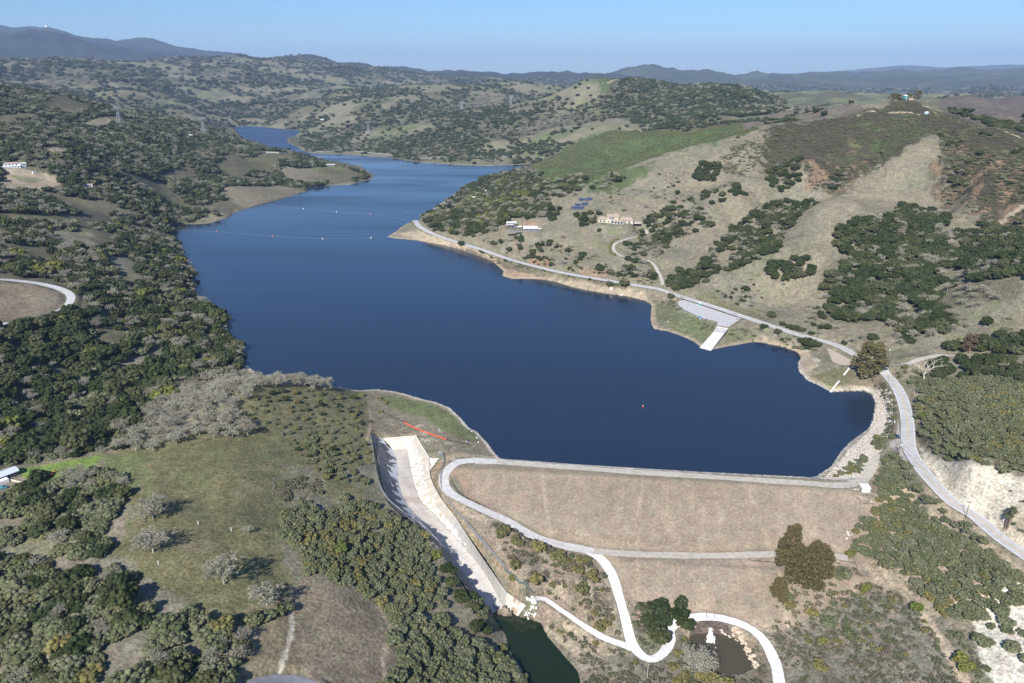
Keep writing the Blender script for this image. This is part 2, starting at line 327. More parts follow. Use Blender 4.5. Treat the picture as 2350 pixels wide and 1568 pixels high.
PULL2 = pad("2060,965 2067,1006 2076,1035 2088,1058 2071,1052 2038,1032 2040,1022 2054,1006", None, 3)
# houses stand on levelled ground
SITES = {}
def site(name, vx, vy, r):
    global H
    p = hit(vx, vy); m = (np.abs(GX-p[0]) < r+25) & (np.abs(GY-p[1]) < r+25)
    k = 1-sst(r, r+8, np.hypot(GX[m]-p[0], GY[m]-p[1])); H[m] = H[m]*(1-k)+p[2]*k
    SITES[name] = p
SITES['tank'] = np.array(KNOB)
m = (np.abs(GX-KNOB[0]) < 60) & (np.abs(GY-KNOB[1]) < 60); k = 1-sst(10, 18, np.hypot(GX[m]-KNOB[0]-3, GY[m]-KNOB[1])); H[m] = H[m]*(1-k)+(KNOB[2]-.6)*k; SITES['tank'][2] = KNOB[2]-.6
for a in (('villa',1412,512,17),('dark',1176,523,10),('flat',1218,528,12),('block',30,386,14),('van',80,398,4),('shed',15,1094,9),('hut',1983,1126,3.5),
          ('far1',757,381,10),('far2',436,313,6),('far3',741,276,7),('cot',1120,441,6),('cot2',1083,456,4),('far4',203,428,6),('tank2',2125,263,3)): site(*a)
# spillway trench
def spill_pts():
    S = []
    for st in SPILL: S.append([np.array(atz(*q)) for q in st])
    return S
SPW = spill_pts()
def resample(L, n):
    t = np.concatenate([[0], np.cumsum(np.linalg.norm(np.diff(L, axis=0), axis=1))]); t /= t[-1]; u = np.linspace(0, 1, n); return np.stack([np.interp(u, t, L[:, k]) for k in range(3)], 1)
LOl, LFl, RFl, ROl = [smooth_line([s[i] for s in SPW], .8) for i in range(4)]
AP = [np.array(atz(879, 1006, 3.0)), np.array(atz(954, 1000, 3.0)), np.array(atz(984, 1050, 3.0)), np.array(atz(853, 995, 6.5))]
PANELS = [('floor', LFl, RFl), ('side_wall', LOl, LFl), ('side_wall', RFl, ROl), ('inlet_apron', np.array([AP[0], AP[1]]), np.array([SPW[0][1], SPW[0][2]])),
  ('side_wall', np.array([SPW[0][2], SPW[1][2]]), np.array([AP[1], SPW[1][3]])), ('side_wall', np.array([AP[3], SPW[1][0]]), np.array([AP[0], SPW[1][1]])),
  ('wing_wall', np.array([atz(984, 1049, 3.0), atz(975, 1075, .2)]), np.array([atz(1007, 1051.5, 3.4), atz(986, 1079, .4)])), ('wing_wall', np.array([SPW[-1][3], SPW[-1][2]]), np.array([atz(1206, 1388, -22), atz(1188, 1414, -27.6)]))]
OUT = np.array([AP[3], AP[0], AP[1], SPW[1][3]]+[s[3] for s in SPW[2:]]+[SPW[-1][2], SPW[-1][1]]+[s[0] for s in SPW[::-1]])[:, :2]
for nm, a, b in PANELS:
    a = resample(a, 500 if len(a) > 5 else 60); b = resample(b, len(a)); f = np.linspace(0, 1, 60)[None, :, None]; V = (a[:, None]*(1-f)+b[:, None]*f).reshape(-1, 3)
    th = np.arctan2(V[:, 0], V[:, 1]); lr = np.log(np.hypot(V[:, 0], V[:, 1])); ii = np.searchsorted(TH, th); jj = np.searchsorted(LR, lr)
    for di in (-1, 0):
        for dj in (-1, 0): np.minimum.at(H, (jj+dj, ii+di), V[:, 2]-.55)
# ================================================================ ground colours (all in ground coordinates)
def lin(r, g, b):
    f = lambda c: c/12.92 if c <= .04045 else ((c+.055)/1.055)**2.4
    return np.array([f(r/255), f(g/255), f(b/255)])
C = {k: np.array(v) for k, v in dict(dry=(.208,.184,.133), drygrey=(.19,.175,.135), green=(.128,.150,.066), brightgreen=(.17,.23,.06), olive=(.142,.134,.072), brown=(.21,.17,.125), pink=(.265,.215,.168),
  red=(.28,.185,.125), tan=(.38,.31,.225), rock=(.46,.43,.38), white=(.50,.455,.375), sand=(.54,.50,.43), scrub=(.064,.058,.040), greenscrub=(.075,.100,.042), purple=(.115,.098,.085), wood=(.045,.055,.03),
  mud=(.10,.08,.07), gravel=(.52,.51,.48), litter=(.095,.09,.058), fargrass=(.14,.155,.08), fardry=(.185,.172,.12), slate=(.185,.17,.135)).items()}
N1 = fbm(GX, GY, 60, 3, 101); N2 = fbm(GX, GY, 14, 3, 111); N3 = fbm(GX, GY, 4.5, 2, 121); NF = fbm(GX, GY, 420, 4, 131); NF2 = fbm(GX, GY, 150, 3, 141)
COL = np.zeros(GX.shape+(3,), np.float32)
def mixc(col, k):
    COL[...] = COL*(1-k[..., None])+C[col]*k[..., None] if isinstance(col, str) else COL*(1-k[..., None])+np.array(col)*k[..., None]
COL[...] = C['dry']
mixc('drygrey', sst(-.2, .3, N1)); mixc('green', .45*sst(.05, .5, N2+.6*N1))
farm = sst(1200, 1700, RR)
COL[...] = COL*(1-farm[..., None])+(C['fardry']*(1-sst(-.15,.3,NF2))[..., None]+C['fargrass']*sst(-.15,.3,NF2)[..., None])*farm[..., None]
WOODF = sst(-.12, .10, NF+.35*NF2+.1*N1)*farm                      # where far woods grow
def region(V, col, k=1.0, edge=3.0, n=.8, ns=None, pts=None):
    """colour inside an outline, with a ragged edge"""
    P = hits(PV(V))[:, :2] if pts is None else np.asarray(pts)[:, :2]
    pd = edge*4+10; x0, y0 = P.min(0)-pd; x1, y1 = P.max(0)+pd
    m = (GX > x0) & (GX < x1) & (GY > y0) & (GY < y1)
    if not m.any(): return P
    gx = GX[m]; gy = GY[m]; d = dpoly(gx, gy, P)[0]; sd = np.where(inpoly(gx, gy, P), d, -d)
    kk = sst(-edge*.35, edge*.35, sd+(N2[m]*1.6+N3[m]*.8)*edge*n)*k
    if ns is not None: kk = kk*ns[m]
    COL[m] = COL[m]*(1-kk[:, None])+C[col]*kk[:, None]
    return P
def stroke(V, col, w, k=1.0, n=.5):
    P = smooth_line(hits(PV(V)), 4)[:, :2] if isinstance(V, str) else V[:, :2]
    x0, y0 = P.min(0)-w*3; x1, y1 = P.max(0)+w*3
    m = (GX > x0) & (GX < x1) & (GY > y0) & (GY < y1)
    d = dpoly(GX[m], GY[m], P, False)[0]
    kk = (1-sst(w*.35, w*.65, d+w*n*N3[m]))*k
    COL[m] = COL[m]*(1-kk[:, None])+C[col]*kk[:, None]
spot = sst(.12, .35, N3+.4*N2); spot2 = sst(-.05, .2, N2); sp3 = sst(.0, .3, fbm(GX, GY, 22, 3, 151)); spn = 1-spot
# left side
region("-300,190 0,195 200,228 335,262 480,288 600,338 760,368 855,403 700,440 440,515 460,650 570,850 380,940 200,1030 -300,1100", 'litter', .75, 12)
region("0,440 210,530 200,600 60,560", 'olive', .6, 8)
for s in ("110,530 210,535 210,573 140,570", "234,586 300,590 322,625 315,645 270,625", "190,870 290,820 380,795 385,815 330,850 250,872"): region(s, 'drygrey', .9, 4); region(s, 'olive', .5, 4, 1, sp3)
region("-60,648 50,650 140,668 150,690 130,715 40,735 -60,745", 'brown', .85, 3); region("-60,648 50,650 140,668 150,690 130,715 40,735 -60,745", 'drygrey', .6, 3, 1, sp3)
region("10,385 60,390 130,405 140,425 60,440 0,430", 'tan', .8, 4); region("10,398 60,405 110,412 60,420", 'green', .6, 3)
region("90,340 175,345 160,352 110,352", 'dry', .9, 4); region("150,300 230,270 300,275 330,290 230,292", 'dry', .9, 6)
region("500,430 640,425 700,437 640,455 560,478 530,460", 'dry', .9, 6); region("630,380 780,380 852,402 740,422 650,405", 'dry', .95, 6); region("690,378 790,383 800,395 720,392", 'green', .8, 6)
region("150,310 330,300 330,320 200,330", 'drygrey', .8, 8)
# left meadow and hill
region("230,1040 420,1000 560,960 700,1000 780,1060 820,1130 700,1150 640,1190 660,1300 700,1400 640,1550 520,1500 440,1400 330,1330 280,1270 300,1150 250,1080", 'olive', 1, 6)
region("300,1060 450,1020 650,1010 720,1080 600,1120 420,1110", 'green', .38, 9, 1, sp3); region("450,880 600,885 760,890 840,900 850,1000 820,1100 700,1010 560,960", 'olive', .9, 4); region("560,885 840,895 830,930 640,930", 'green', .5, 6, 1, sp3)
region("560,1400 700,1330 800,1340 880,1420 900,1500 860,1568 900,1640 500,1640 580,1500", 'brown', .8, 6); region("560,1330 640,1380 680,1480 700,1640 540,1640 480,1420", 'olive', .35, 6)
region("20,1078 130,1062 220,1045 240,1050 180,1085 150,1110 60,1095", 'brightgreen', 1, 2, .4); region("220,1045 330,1035 310,1120 250,1085", 'green', .8, 4)
region("300,1130 420,1180 480,1260 400,1330 320,1250", 'brown', .4, 9, 1, sp3); region("560,1080 640,1100 620,1180 540,1150", 'brown', .35, 9, 1, sp3); region("450,1290 560,1290 600,1400 560,1480 470,1380", 'tan', .35, 7, 1, sp3)
region("0,1170 150,1180 160,1280 0,1300", 'green', .45, 6, 1, sp3); region("100,1320 190,1270 260,1290 240,1330", 'slate', .7, 5)
region("840,930 870,925 900,1000 850,1000", 'brown', .8, 3)
region("580,1540 760,1560 780,1640 540,1640", 'sand', .55, 3, .6, sp3); stroke("665,1400 672,1440 655,1500 640,1545", 'sand', 1.6, .6, .5)
region("640,1050 740,1060 760,1150 690,1180 650,1140", 'slate', .6, 6, 1, sp3)
region("950,1405 1010,1420 1060,1450 1120,1495 1160,1520 1130,1525 1070,1480 1000,1440", 'rock', .8, 2.5, 1); stroke("868,1395 893,1430 898,1460 880,1500 886,1568 890,1620", 'tan', 2.2, .8); stroke("640,1190 690,1178 706,1142 735,1112 748,1088 760,1060", 'tan', 1.1, .6); stroke("300,1045 330,1070 345,1110 330,1150 300,1200", 'green', 3, .5)
# grass bench by the lake, dam and abutments
region("840,900 930,900 1000,922 1060,960 1090,992 1120,1020 1140,1050 1060,1055 990,1040 950,1000 880,1000 850,960", 'dry', 1, 2); region("870,905 1000,925 1080,985 1110,1020 1040,1000 980,960 880,930", 'green', .85, 3)
region("860,950 960,960 1040,1000 1060,1040 980,1020 880,1000", 'brown', .6, 4, 1, sp3); region("880,960 1000,980 1060,1040 960,1010", 'sand', .35, 2, 1, spot)
region("1180,1050 1060,1040 1020,1045 1010,1100 1060,1060", 'tan', .6, 2)
stroke("848,940 850,970 842,1010", 'tan', 1.5, .6)
region("985,1075 1012,1060 1025,1080 1015,1110 1035,1150 1100,1220 1180,1300 1200,1360 1170,1360 1090,1240 1020,1150 990,1105", 'red', .45, 2)
region("1040,1150 1160,1200 1300,1258 1380,1290 1400,1350 1420,1470 1300,1410 1180,1330 1080,1210", 'pink', .8, 3); region("1100,1180 1300,1262 1380,1290 1415,1440 1300,1400 1150,1280", 'scrub', .45, 3, 1, sp3)
region("1240,1380 1330,1440 1420,1490 1350,1560 1300,1490 1250,1440", 'tan', .8, 3); region("1300,1500 1480,1510 1600,1500 1600,1640 1300,1640", 'slate', .6, 4)
region("1380,1285 1770,1290 1790,1400 1700,1425 1560,1400 1450,1440 1420,1360", 'pink', 1, 2); region("1380,1290 1500,1290 1600,1330 1600,1400 1480,1400 1430,1400", 'green', .35, 5, 1, sp3); region("1600,1370 1750,1380 1740,1420 1620,1405", 'green', .35, 5, 1, sp3)
region("1640,1440 1700,1440 1760,1500 1780,1640 1730,1560 1700,1480", 'brown', .8, 2)
# right bottom
region("1770,1400 1850,1340 1980,1300 2080,1370 2160,1460 2260,1640 1800,1640 1780,1480", 'slate', .9, 4); region("1770,1400 1850,1340 1980,1300 2080,1370 2160,1460 2260,1640 1800,1640 1780,1480", 'pink', .5, 4, 1, spot)
region("1960,1120 2010,1060 2100,1110 2250,1210 2349,1340 2349,1400 2150,1420 1950,1290 1975,1170", 'tan', .8, 3); region("1960,1120 2010,1060 2100,1110 2250,1210 2349,1340 2349,1400 2150,1420 1950,1290 1975,1170", 'litter', .6, 3, 1, spot2)
region("2240,1390 2349,1330 2420,1420 2420,1640 2330,1640 2230,1480", 'sand', 1, 3); region("2280,1500 2349,1520 2400,1640 2250,1640", 'slate', .6, 4, 1, sp3)
region("2290,1270 2349,1300 2400,1330 2349,1340 2270,1280", 'tan', .8, 2)
stroke("1945,1283 1990,1302 2060,1345 2100,1385 2150,1455 2195,1530 2240,1620", 'tan', 3.4, .95); stroke("2060,1345 2065,1300 2058,1270", 'tan', 2, .8); stroke("1950,1280 1965,1210 1985,1170 1998,1130", 'pink', 5, .8)
region("2105,1020 2150,1045 2230,1062 2310,1085 2420,1110 2420,1320 2349,1262 2260,1195 2180,1135 2130,1075", 'white', .95, 3, .6); region("2105,1020 2150,1045 2230,1062 2310,1085 2420,1110 2420,1320 2349,1262 2260,1195 2180,1135 2130,1075", 'tan', .6, 3, 1, sp3)
region("2100,880 2200,860 2349,870 2420,900 2420,1100 2300,1080 2150,1045 2100,1000", 'litter', .85, 4); region("2095,900 2125,890 2130,960 2105,970", 'tan', .8, 2)
# right slopes
region("880,540 1000,560 1130,600 1155,622 1150,640 1260,645 1340,665 1440,680 1490,692 1480,670 1340,640 1200,608 1070,565 960,530", 'tan', .85, 3)
region("1140,590 1180,620 1260,640 1220,645 1150,640", 'red', .6, 2)
region("1340,655 1440,668 1490,690 1420,676 1350,665", 'green', .7, 2, 1, sp3)
region("1060,555 1200,600 1330,635 1440,652 1440,664 1330,648 1180,622 1080,578", 'litter', .75, 3, 1)
region("1210,595 1230,582 1255,590 1262,615 1240,618", 'red', .9, 2); region("1330,618 1380,605 1400,630 1350,640", 'red', .6, 3); region("1195,515 1225,505 1235,520 1210,530", 'red', .7, 2); region("1130,445 1180,438 1190,455 1130,460", 'red', .5, 3)
region("1300,545 1400,540 1380,590 1300,635 1260,625 1240,600", 'green', .45, 8, 1, sp3); region("1400,640 1480,648 1500,610 1440,600", 'green', .4, 8, 1, sp3)
region("1497,700 1540,690 1560,715 1640,745 1640,760 1620,795 1590,778 1540,755 1498,735", 'green', .75, 3, 1, spn); region("1670,760 1700,750 1740,765 1730,782 1660,792", 'green', .6, 3)
region("1590,690 1690,715 1760,735 1740,715 1640,680 1600,675", 'olive', .7, 3)
region("1740,765 1850,800 1880,830 1860,860 1835,850 1838,815 1800,797 1750,788", 'tan', .9, 2); region("1740,765 1850,800 1880,830 1860,860 1835,850 1838,815 1800,797 1750,788", 'rock', .8, 2, 1, spot2)
region("1850,868 1900,850 1945,845 1990,880 1990,897 1905,898", 'olive', .8, 3); region("1860,872 1910,885 1985,888 1985,898 1905,900", 'brightgreen', .8, 2, 1)
region("1985,897 2000,885 2035,890 2045,960 2040,1010 1990,1060 1985,1090 1900,1100 1945,1030 1990,985 2008,925", 'rock', 1, 1.5, .5)
region("1960,870 2010,860 2050,900 2045,960 2030,920 1990,890", 'brown', .7, 2)
region("2000,905 1985,960 1950,960 1935,905", 'mud', .6, 3)
region("1200,400 1218,377 1318,326 1418,297 1518,299 1665,286 1752,296 1665,318 1501,361 1418,391 1351,425 1260,440 1230,420", 'greenscrub', 1, 16); region("1350,420 1420,392 1490,375 1480,400 1440,430 1380,445 1350,440", 'greenscrub', .9, 14)
region("1230,400 1300,420 1400,410 1480,380 1350,400", 'scrub', .6, 8, 1, sp3)
SUM = region("1752,294 1882,272 2000,247 2080,230 2140,250 2250,285 2400,320 2440,480 2400,540 2300,540 2200,470 2140,420 2155,330 2140,305 2080,340 2010,390 1930,440 1880,440 1840,400 1800,385 1760,400 1745,350", 'scrub', 1, 18)
region("1840,370 1950,330 2010,370 1960,420 1890,440 1850,420", 'red', .5, 12, 1, spot2); region("2140,320 2250,340 2400,380 2400,540 2250,500 2150,420", 'red', .6, 8, 1, spot2*.9)
region("1900,300 2000,255 2100,262 2120,300 2060,330 1960,340", 'greenscrub', .7, 9, 1, sp3); region("2000,330 2070,300 2140,290 2020,370", 'greenscrub', .7, 9)
region("1650,350 1740,320 1770,345 1730,380 1690,400 1640,380", 'scrub', .6, 8, 1, sp3)
region("2155,300 2120,330 2010,400 1900,480 1860,560 1800,650 1900,600 2000,480 2070,400 2140,350", 'dry', .9, 14); region("1730,580 1800,560 1850,540 1880,560 1860,600 1800,650 1700,650 1650,640", 'green', .25, 8, 1, sp3)
region("1880,600 1960,580 2349,640 2349,700 2200,700 2000,740 1900,740 1900,700", 'litter', .5, 6); region("2200,690 2349,690 2349,760 2200,775", 'green', .4, 8, 1, sp3); region("2050,800 2180,790 2150,810 2060,830", 'green', .5, 6, 1, sp3)
region("2116,229 2199,219 2349,214 2600,205 2600,330 2349,312 2250,286 2160,262", 'purple', 1, 10); region("1752,263 1832,251 1965,248 2010,255 1880,272 1752,292 1700,290", 'purple', .7, 8)
region("1290,206 1350,174 1440,178 1500,185 1450,205 1380,215", 'greenscrub', .9, 18); region("1440,180 1500,186 1600,200 1650,192 1700,198 1800,238 1760,262 1620,272 1500,262 1420,235 1400,205", 'wood', .75, 40); region("1325,225 1345,235 1400,255 1410,270 1370,270 1330,245", 'brightgreen', .5, 12); region("1080,262 1170,242 1300,218 1320,225 1270,260 1180,275", 'purple', .45, 25)
region("1640,196 1900,204 2150,212 2150,250 1900,244 1780,250 1740,235", 'fargrass', .9, 30); region("480,283 560,286 590,291 514,297 470,290", 'mud', 1, 12)
region("470,262 560,250 690,268 690,290 560,286 480,280", 'green', .5, 20, 1, sst(-.1,.2,NF2)); region("780,197 850,195 880,205 800,215", 'brightgreen', .5, 20)
for s, w in (("1964,266 2024,257 2084,258 2113,263", 3), ("2126,245 2137,251 2149,264", 4), ("2280,291 2289,294 2318,306 2349,320 2400,340", 5), ("1371,195 1395,190 1418,182", 7), ("1433,188 1448,202", 7),
    ("1178,397 1194,409 1251,417", 4), ("167,277 200,287 240,294", 5), ("257,370 300,379 320,387 347,407 367,420", 4.5), ("117,344 173,350", 5), ("494,347 534,340 564,339", 5), ("2162,566 2206,539 2259,522 2349,470", 7), ("707,332 722,322 740,310", 8), ("1608,275 1614,265", 6), ("200,275 168,280", 5)):
    stroke(s, 'tan', w, .9)
stroke("1750,300 1735,360 1715,430", 'dry', 5, .5)
# shore lines
sh = (1-sst(2.0, 6.5, SDL+2*N2))*(SDL >= 0)*(GX > -330+.0*GY); 
mixc('tan', np.clip(sh, 0, 1)*.7*(RR > 420)); mixc('rock', np.clip((1-sst(1.2, 3.2, SDL+1.2*N3)), 0, 1)*(SDL >= 0)*.7*(RR < 560))
mixc('mud', 1.0*(SDL < 0)*.8)
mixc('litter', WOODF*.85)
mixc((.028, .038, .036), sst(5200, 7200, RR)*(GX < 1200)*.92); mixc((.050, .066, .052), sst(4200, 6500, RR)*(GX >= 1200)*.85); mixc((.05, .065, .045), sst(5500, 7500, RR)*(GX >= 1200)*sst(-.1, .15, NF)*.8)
# dam colours
s_, d_ = dam_sd(GX, GY); dm = ISDAM & (d_ < 4)
mixc('pink', dm*1.0); st1 = fbm(s_, d_*.22, 9, 3, 161); st2 = fbm(s_*.35, d_, 26, 3, 163); mixc('brown', dm*.45*sst(-.1, .35, st2)); mixc('drygrey', dm*.15*sst(.0, .3, st1)); mixc('tan', dm*.22*sst(.12, .3, -st1)); mixc('red', dm*.45*(1-sst(2, 20, s_+3*N2))); mixc('brown', dm*.6*(1-sst(0, 4, np.abs(-d_-40-2*N3))))
for s0, s1 in ((.22, .26), (.47, .45), (.71, .75)): mixc('tan', dm*.35*(1-sst(.4, 1.3, np.abs(s_-DL*(s0+(s1-s0)*np.clip(-d_/45, 0, 1))+1.5*N2))))
mixc('rock', (ISDAM & (d_ > 4.6))*1.0); mixc('dry', (ISDAM & (np.abs(d_) < 4.6))*.6)
for P, sd in ((POND1, SD1), (POND2, SD2)): mixc('mud', (sd < 0)*1.0)
# the cut faces of the far ranges
COL *= (1+.16*np.clip(N3, -1, 1)+.10*np.clip(N2, -1, 1))[..., None]
COL = np.clip(COL, .01, .9)
# ================================================================ Blender side
scene = bpy.context.scene; COLL = scene.collection
def tag(o, label=None, cat=None, group=None, kind=None):
    if label: o['label'] = label
    if cat: o['category'] = cat
    if group: o['group'] = group
    if kind: o['kind'] = kind
    return o
def mesh_np(name, V, F, mat=None, cols=None, smooth=False, quads=True):
    """mesh from arrays; F is (n,3) or (n,4)"""
    me = bpy.data.meshes.new(name); V = np.ascontiguousarray(V, np.float32); F = np.ascontiguousarray(F, np.int32)
    k = F.shape[1]; me.vertices.add(len(V)); me.vertices.foreach_set('co', V.ravel())
    me.loops.add(F.size); me.loops.foreach_set('vertex_index', F.ravel())
    me.polygons.add(len(F)); me.polygons.foreach_set('loop_start', np.arange(0, F.size, k, dtype=np.int32)); me.polygons.foreach_set('loop_total', np.full(len(F), k, np.int32))
    if smooth: me.polygons.foreach_set('use_smooth', np.ones(len(F), bool))
    me.update(calc_edges=True)
    if cols is not None:
        a = me.color_attributes.new('Col', 'FLOAT_COLOR', 'POINT'); c = np.ones((len(V), 4), np.float32); c[:, :3] = cols; a.data.foreach_set('color', c.ravel())
    if mat: me.materials.append(mat)
    return me
def link(name, me, parent=None, loc=None):
    o = bpy.data.objects.new(name, me); COLL.objects.link(o)
    if parent: o.parent = parent
    if loc is not None: o.location = loc
    return o
def empty(name, loc, rz=0, sc=1):
    o = bpy.data.objects.new(name, None); COLL.objects.link(o); o.location = loc; o.rotation_euler = (0, 0, rz); o.scale = (sc,)*3; o.empty_display_size = .5; return o
class MB:
    """collects boxes, bars, tubes into one mesh"""
    def __init__(s): s.v = []; s.f = []
    def add(s, vs, fs):
        b = len(s.v); s.v += [tuple(v) for v in vs]; s.f += [tuple(i+b for i in f) for f in fs]
    def box(s, x0, x1, y0, y1, z0, z1):
        s.add([(x0,y0,z0),(x1,y0,z0),(x1,y1,z0),(x0,y1,z0),(x0,y0,z1),(x1,y0,z1),(x1,y1,z1),(x0,y1,z1)], [(3,2,1,0),(4,5,6,7),(0,1,5,4),(1,2,6,5),(2,3,7,6),(3,0,4,7)])
    def tube(s, a, b, r, r2=None, n=6):
        a = Vector(a); b = Vector(b); d = b-a
        if d.length < 1e-6: return
        r2 = r if r2 is None else r2; q = d.to_track_quat('Z', 'Y'); vs = []
        for p, rr in ((a, r), (b, r2)):
            for i in range(n): vs.append(p+q@Vector((rr*math.cos(2*math.pi*i/n), rr*math.sin(2*math.pi*i/n), 0)))
        s.add(vs, [(i, (i+1) % n, n+(i+1) % n, n+i) for i in range(n)]+[tuple(range(n))[::-1], tuple(range(n, 2*n))])
    def prism(s, P, z0, z1):
        n = len(P); s.add([(p[0], p[1], z0) for p in P]+[(p[0], p[1], z1) for p in P], [(i, (i+1) % n, n+(i+1) % n, n+i) for i in range(n)]+[tuple(range(n))[::-1], tuple(range(n, 2*n))])
    def ball(s, c, r, sub=1, jit=0, rz=None):
        v, f = ICO[sub]; v = v*(1+np.random.default_rng(len(s.v)+3).uniform(-jit, jit, (len(v), 1))) if jit else v
        s.add([(c[0]+r*p[0], c[1]+r*p[1], c[2]+(rz or r)*p[2]) for p in v], f)
    def build(s, name, mat, parent=None, smooth=False, loc=None):
        me = bpy.data.meshes.new(name); me.from_pydata(s.v, [], s.f); me.update()
        if mat: me.materials.append(mat)
        if smooth:
            for p in me.polygons: p.use_smooth = True
        return link(name, me, parent, loc)
def _ico(sub):
    bm = bmesh.new(); bmesh.ops.create_icosphere(bm, subdivisions=sub, radius=1); v = np.array([p.co[:] for p in bm.verts]); f = [tuple(x.index for x in q.verts) for q in bm.faces]; bm.free(); return v, f
ICO = {1: _ico(1), 2: _ico(2), 3: _ico(3)}
# ---------------------------------------------------------------- materials
def nmat(name, rough=.9, spec=.2):
    m = bpy.data.materials.new(name); m.use_nodes = True; nt = m.node_tree; b = nt.nodes['Principled BSDF']
    b.inputs['Roughness'].default_value = rough; b.inputs['Specular IOR Level'].default_value = spec; return m, nt, b
def N(nt, t, **kw):
    n = nt.nodes.new(t)
    for k, v in kw.items():
        if k.startswith('i_'): n.inputs[k[2:].replace('_', ' ')].default_value = v
        else: setattr(n, k, v)
    return n
def noise_col(nt, c1, c2, scale, detail=4, coord='Object', lo=.35, hi=.65):
    tc = N(nt, 'ShaderNodeTexCoord'); n = N(nt, 'ShaderNodeTexNoise'); n.inputs['Scale'].default_value = scale; n.inputs['Detail'].default_value = detail
    nt.links.new(tc.outputs[coord], n.inputs['Vector']); r = N(nt, 'ShaderNodeValToRGB'); r.color_ramp.elements[0].position = lo; r.color_ramp.elements[1].position = hi
    r.color_ramp.elements[0].color = (*c1, 1); r.color_ramp.elements[1].color = (*c2, 1); nt.links.new(n.outputs['Fac'], r.inputs['Fac']); return r.outputs['Color']
def pmat(name, c1, c2=None, scale=1.0, rough=.85, spec=.25, metal=0, coord='Object'):
    m, nt, b = nmat(name, rough, spec); c2 = c2 or tuple(x*.8 for x in c1)
    nt.links.new(noise_col(nt, c1, c2, scale, coord=coord), b.inputs['Base Color']); b.inputs['Metallic'].default_value = metal; return m
def ground_mat(name, amps=((3.0, .34), (.8, .42), (.2, .26), (.03, .12))):
    m, nt, b = nmat(name, 1, .05); L = nt.links.new
    a = N(nt, 'ShaderNodeVertexColor', layer_name='Col'); geo = N(nt, 'ShaderNodeNewGeometry'); prev = a.outputs['Color']
    for sc, amt in amps:
        n = N(nt, 'ShaderNodeTexNoise'); n.inputs['Scale'].default_value = sc; n.inputs['Detail'].default_value = 5; n.inputs['Roughness'].default_value = .65; L(geo.outputs['Position'], n.inputs['Vector'])
        mr = N(nt, 'ShaderNodeMapRange'); mr.inputs['From Min'].default_value = .3; mr.inputs['From Max'].default_value = .7; mr.inputs['To Min'].default_value = 1-amt; mr.inputs['To Max'].default_value = 1+amt; mr.clamp = False
        L(n.outputs['Fac'], mr.inputs['Value']); mx = N(nt, 'ShaderNodeVectorMath', operation='SCALE'); L(prev, mx.inputs[0]); L(mr.outputs['Result'], mx.inputs['Scale']); prev = mx.outputs['Vector']
    # hue wander between green and straw
    n = N(nt, 'ShaderNodeTexNoise'); n.inputs['Scale'].default_value = .23; n.inputs['Detail'].default_value = 6; L(geo.outputs['Position'], n.inputs['Vector'])
    r = N(nt, 'ShaderNodeValToRGB'); r.color_ramp.elements[0].position = .35; r.color_ramp.elements[1].position = .65; r.color_ramp.elements[0].color = (1.04, .99, .97, 1); r.color_ramp.elements[1].color = (.96, 1.02, .96, 1); L(n.outputs['Fac'], r.inputs['Fac'])
    mu = N(nt, 'ShaderNodeVectorMath', operation='MULTIPLY'); L(prev, mu.inputs[0]); L(r.outputs['Color'], mu.inputs[1]); L(mu.outputs['Vector'], b.inputs['Base Color'])
    bn = N(nt, 'ShaderNodeTexNoise'); bn.inputs['Scale'].default_value = .7; bn.inputs['Detail'].default_value = 7; L(geo.outputs['Position'], bn.inputs['Vector'])
    bp = N(nt, 'ShaderNodeBump'); bp.inputs['Strength'].default_value = .5; bp.inputs['Distance'].default_value = .6; L(bn.outputs['Fac'], bp.inputs['Height']); L(bp.outputs['Normal'], b.inputs['Normal'])
    return m
M_GROUND = ground_mat('ground'); M_DAM = ground_mat('dam_earth', ((3.0, .30), (.8, .24), (.2, .10), (.03, .05)))
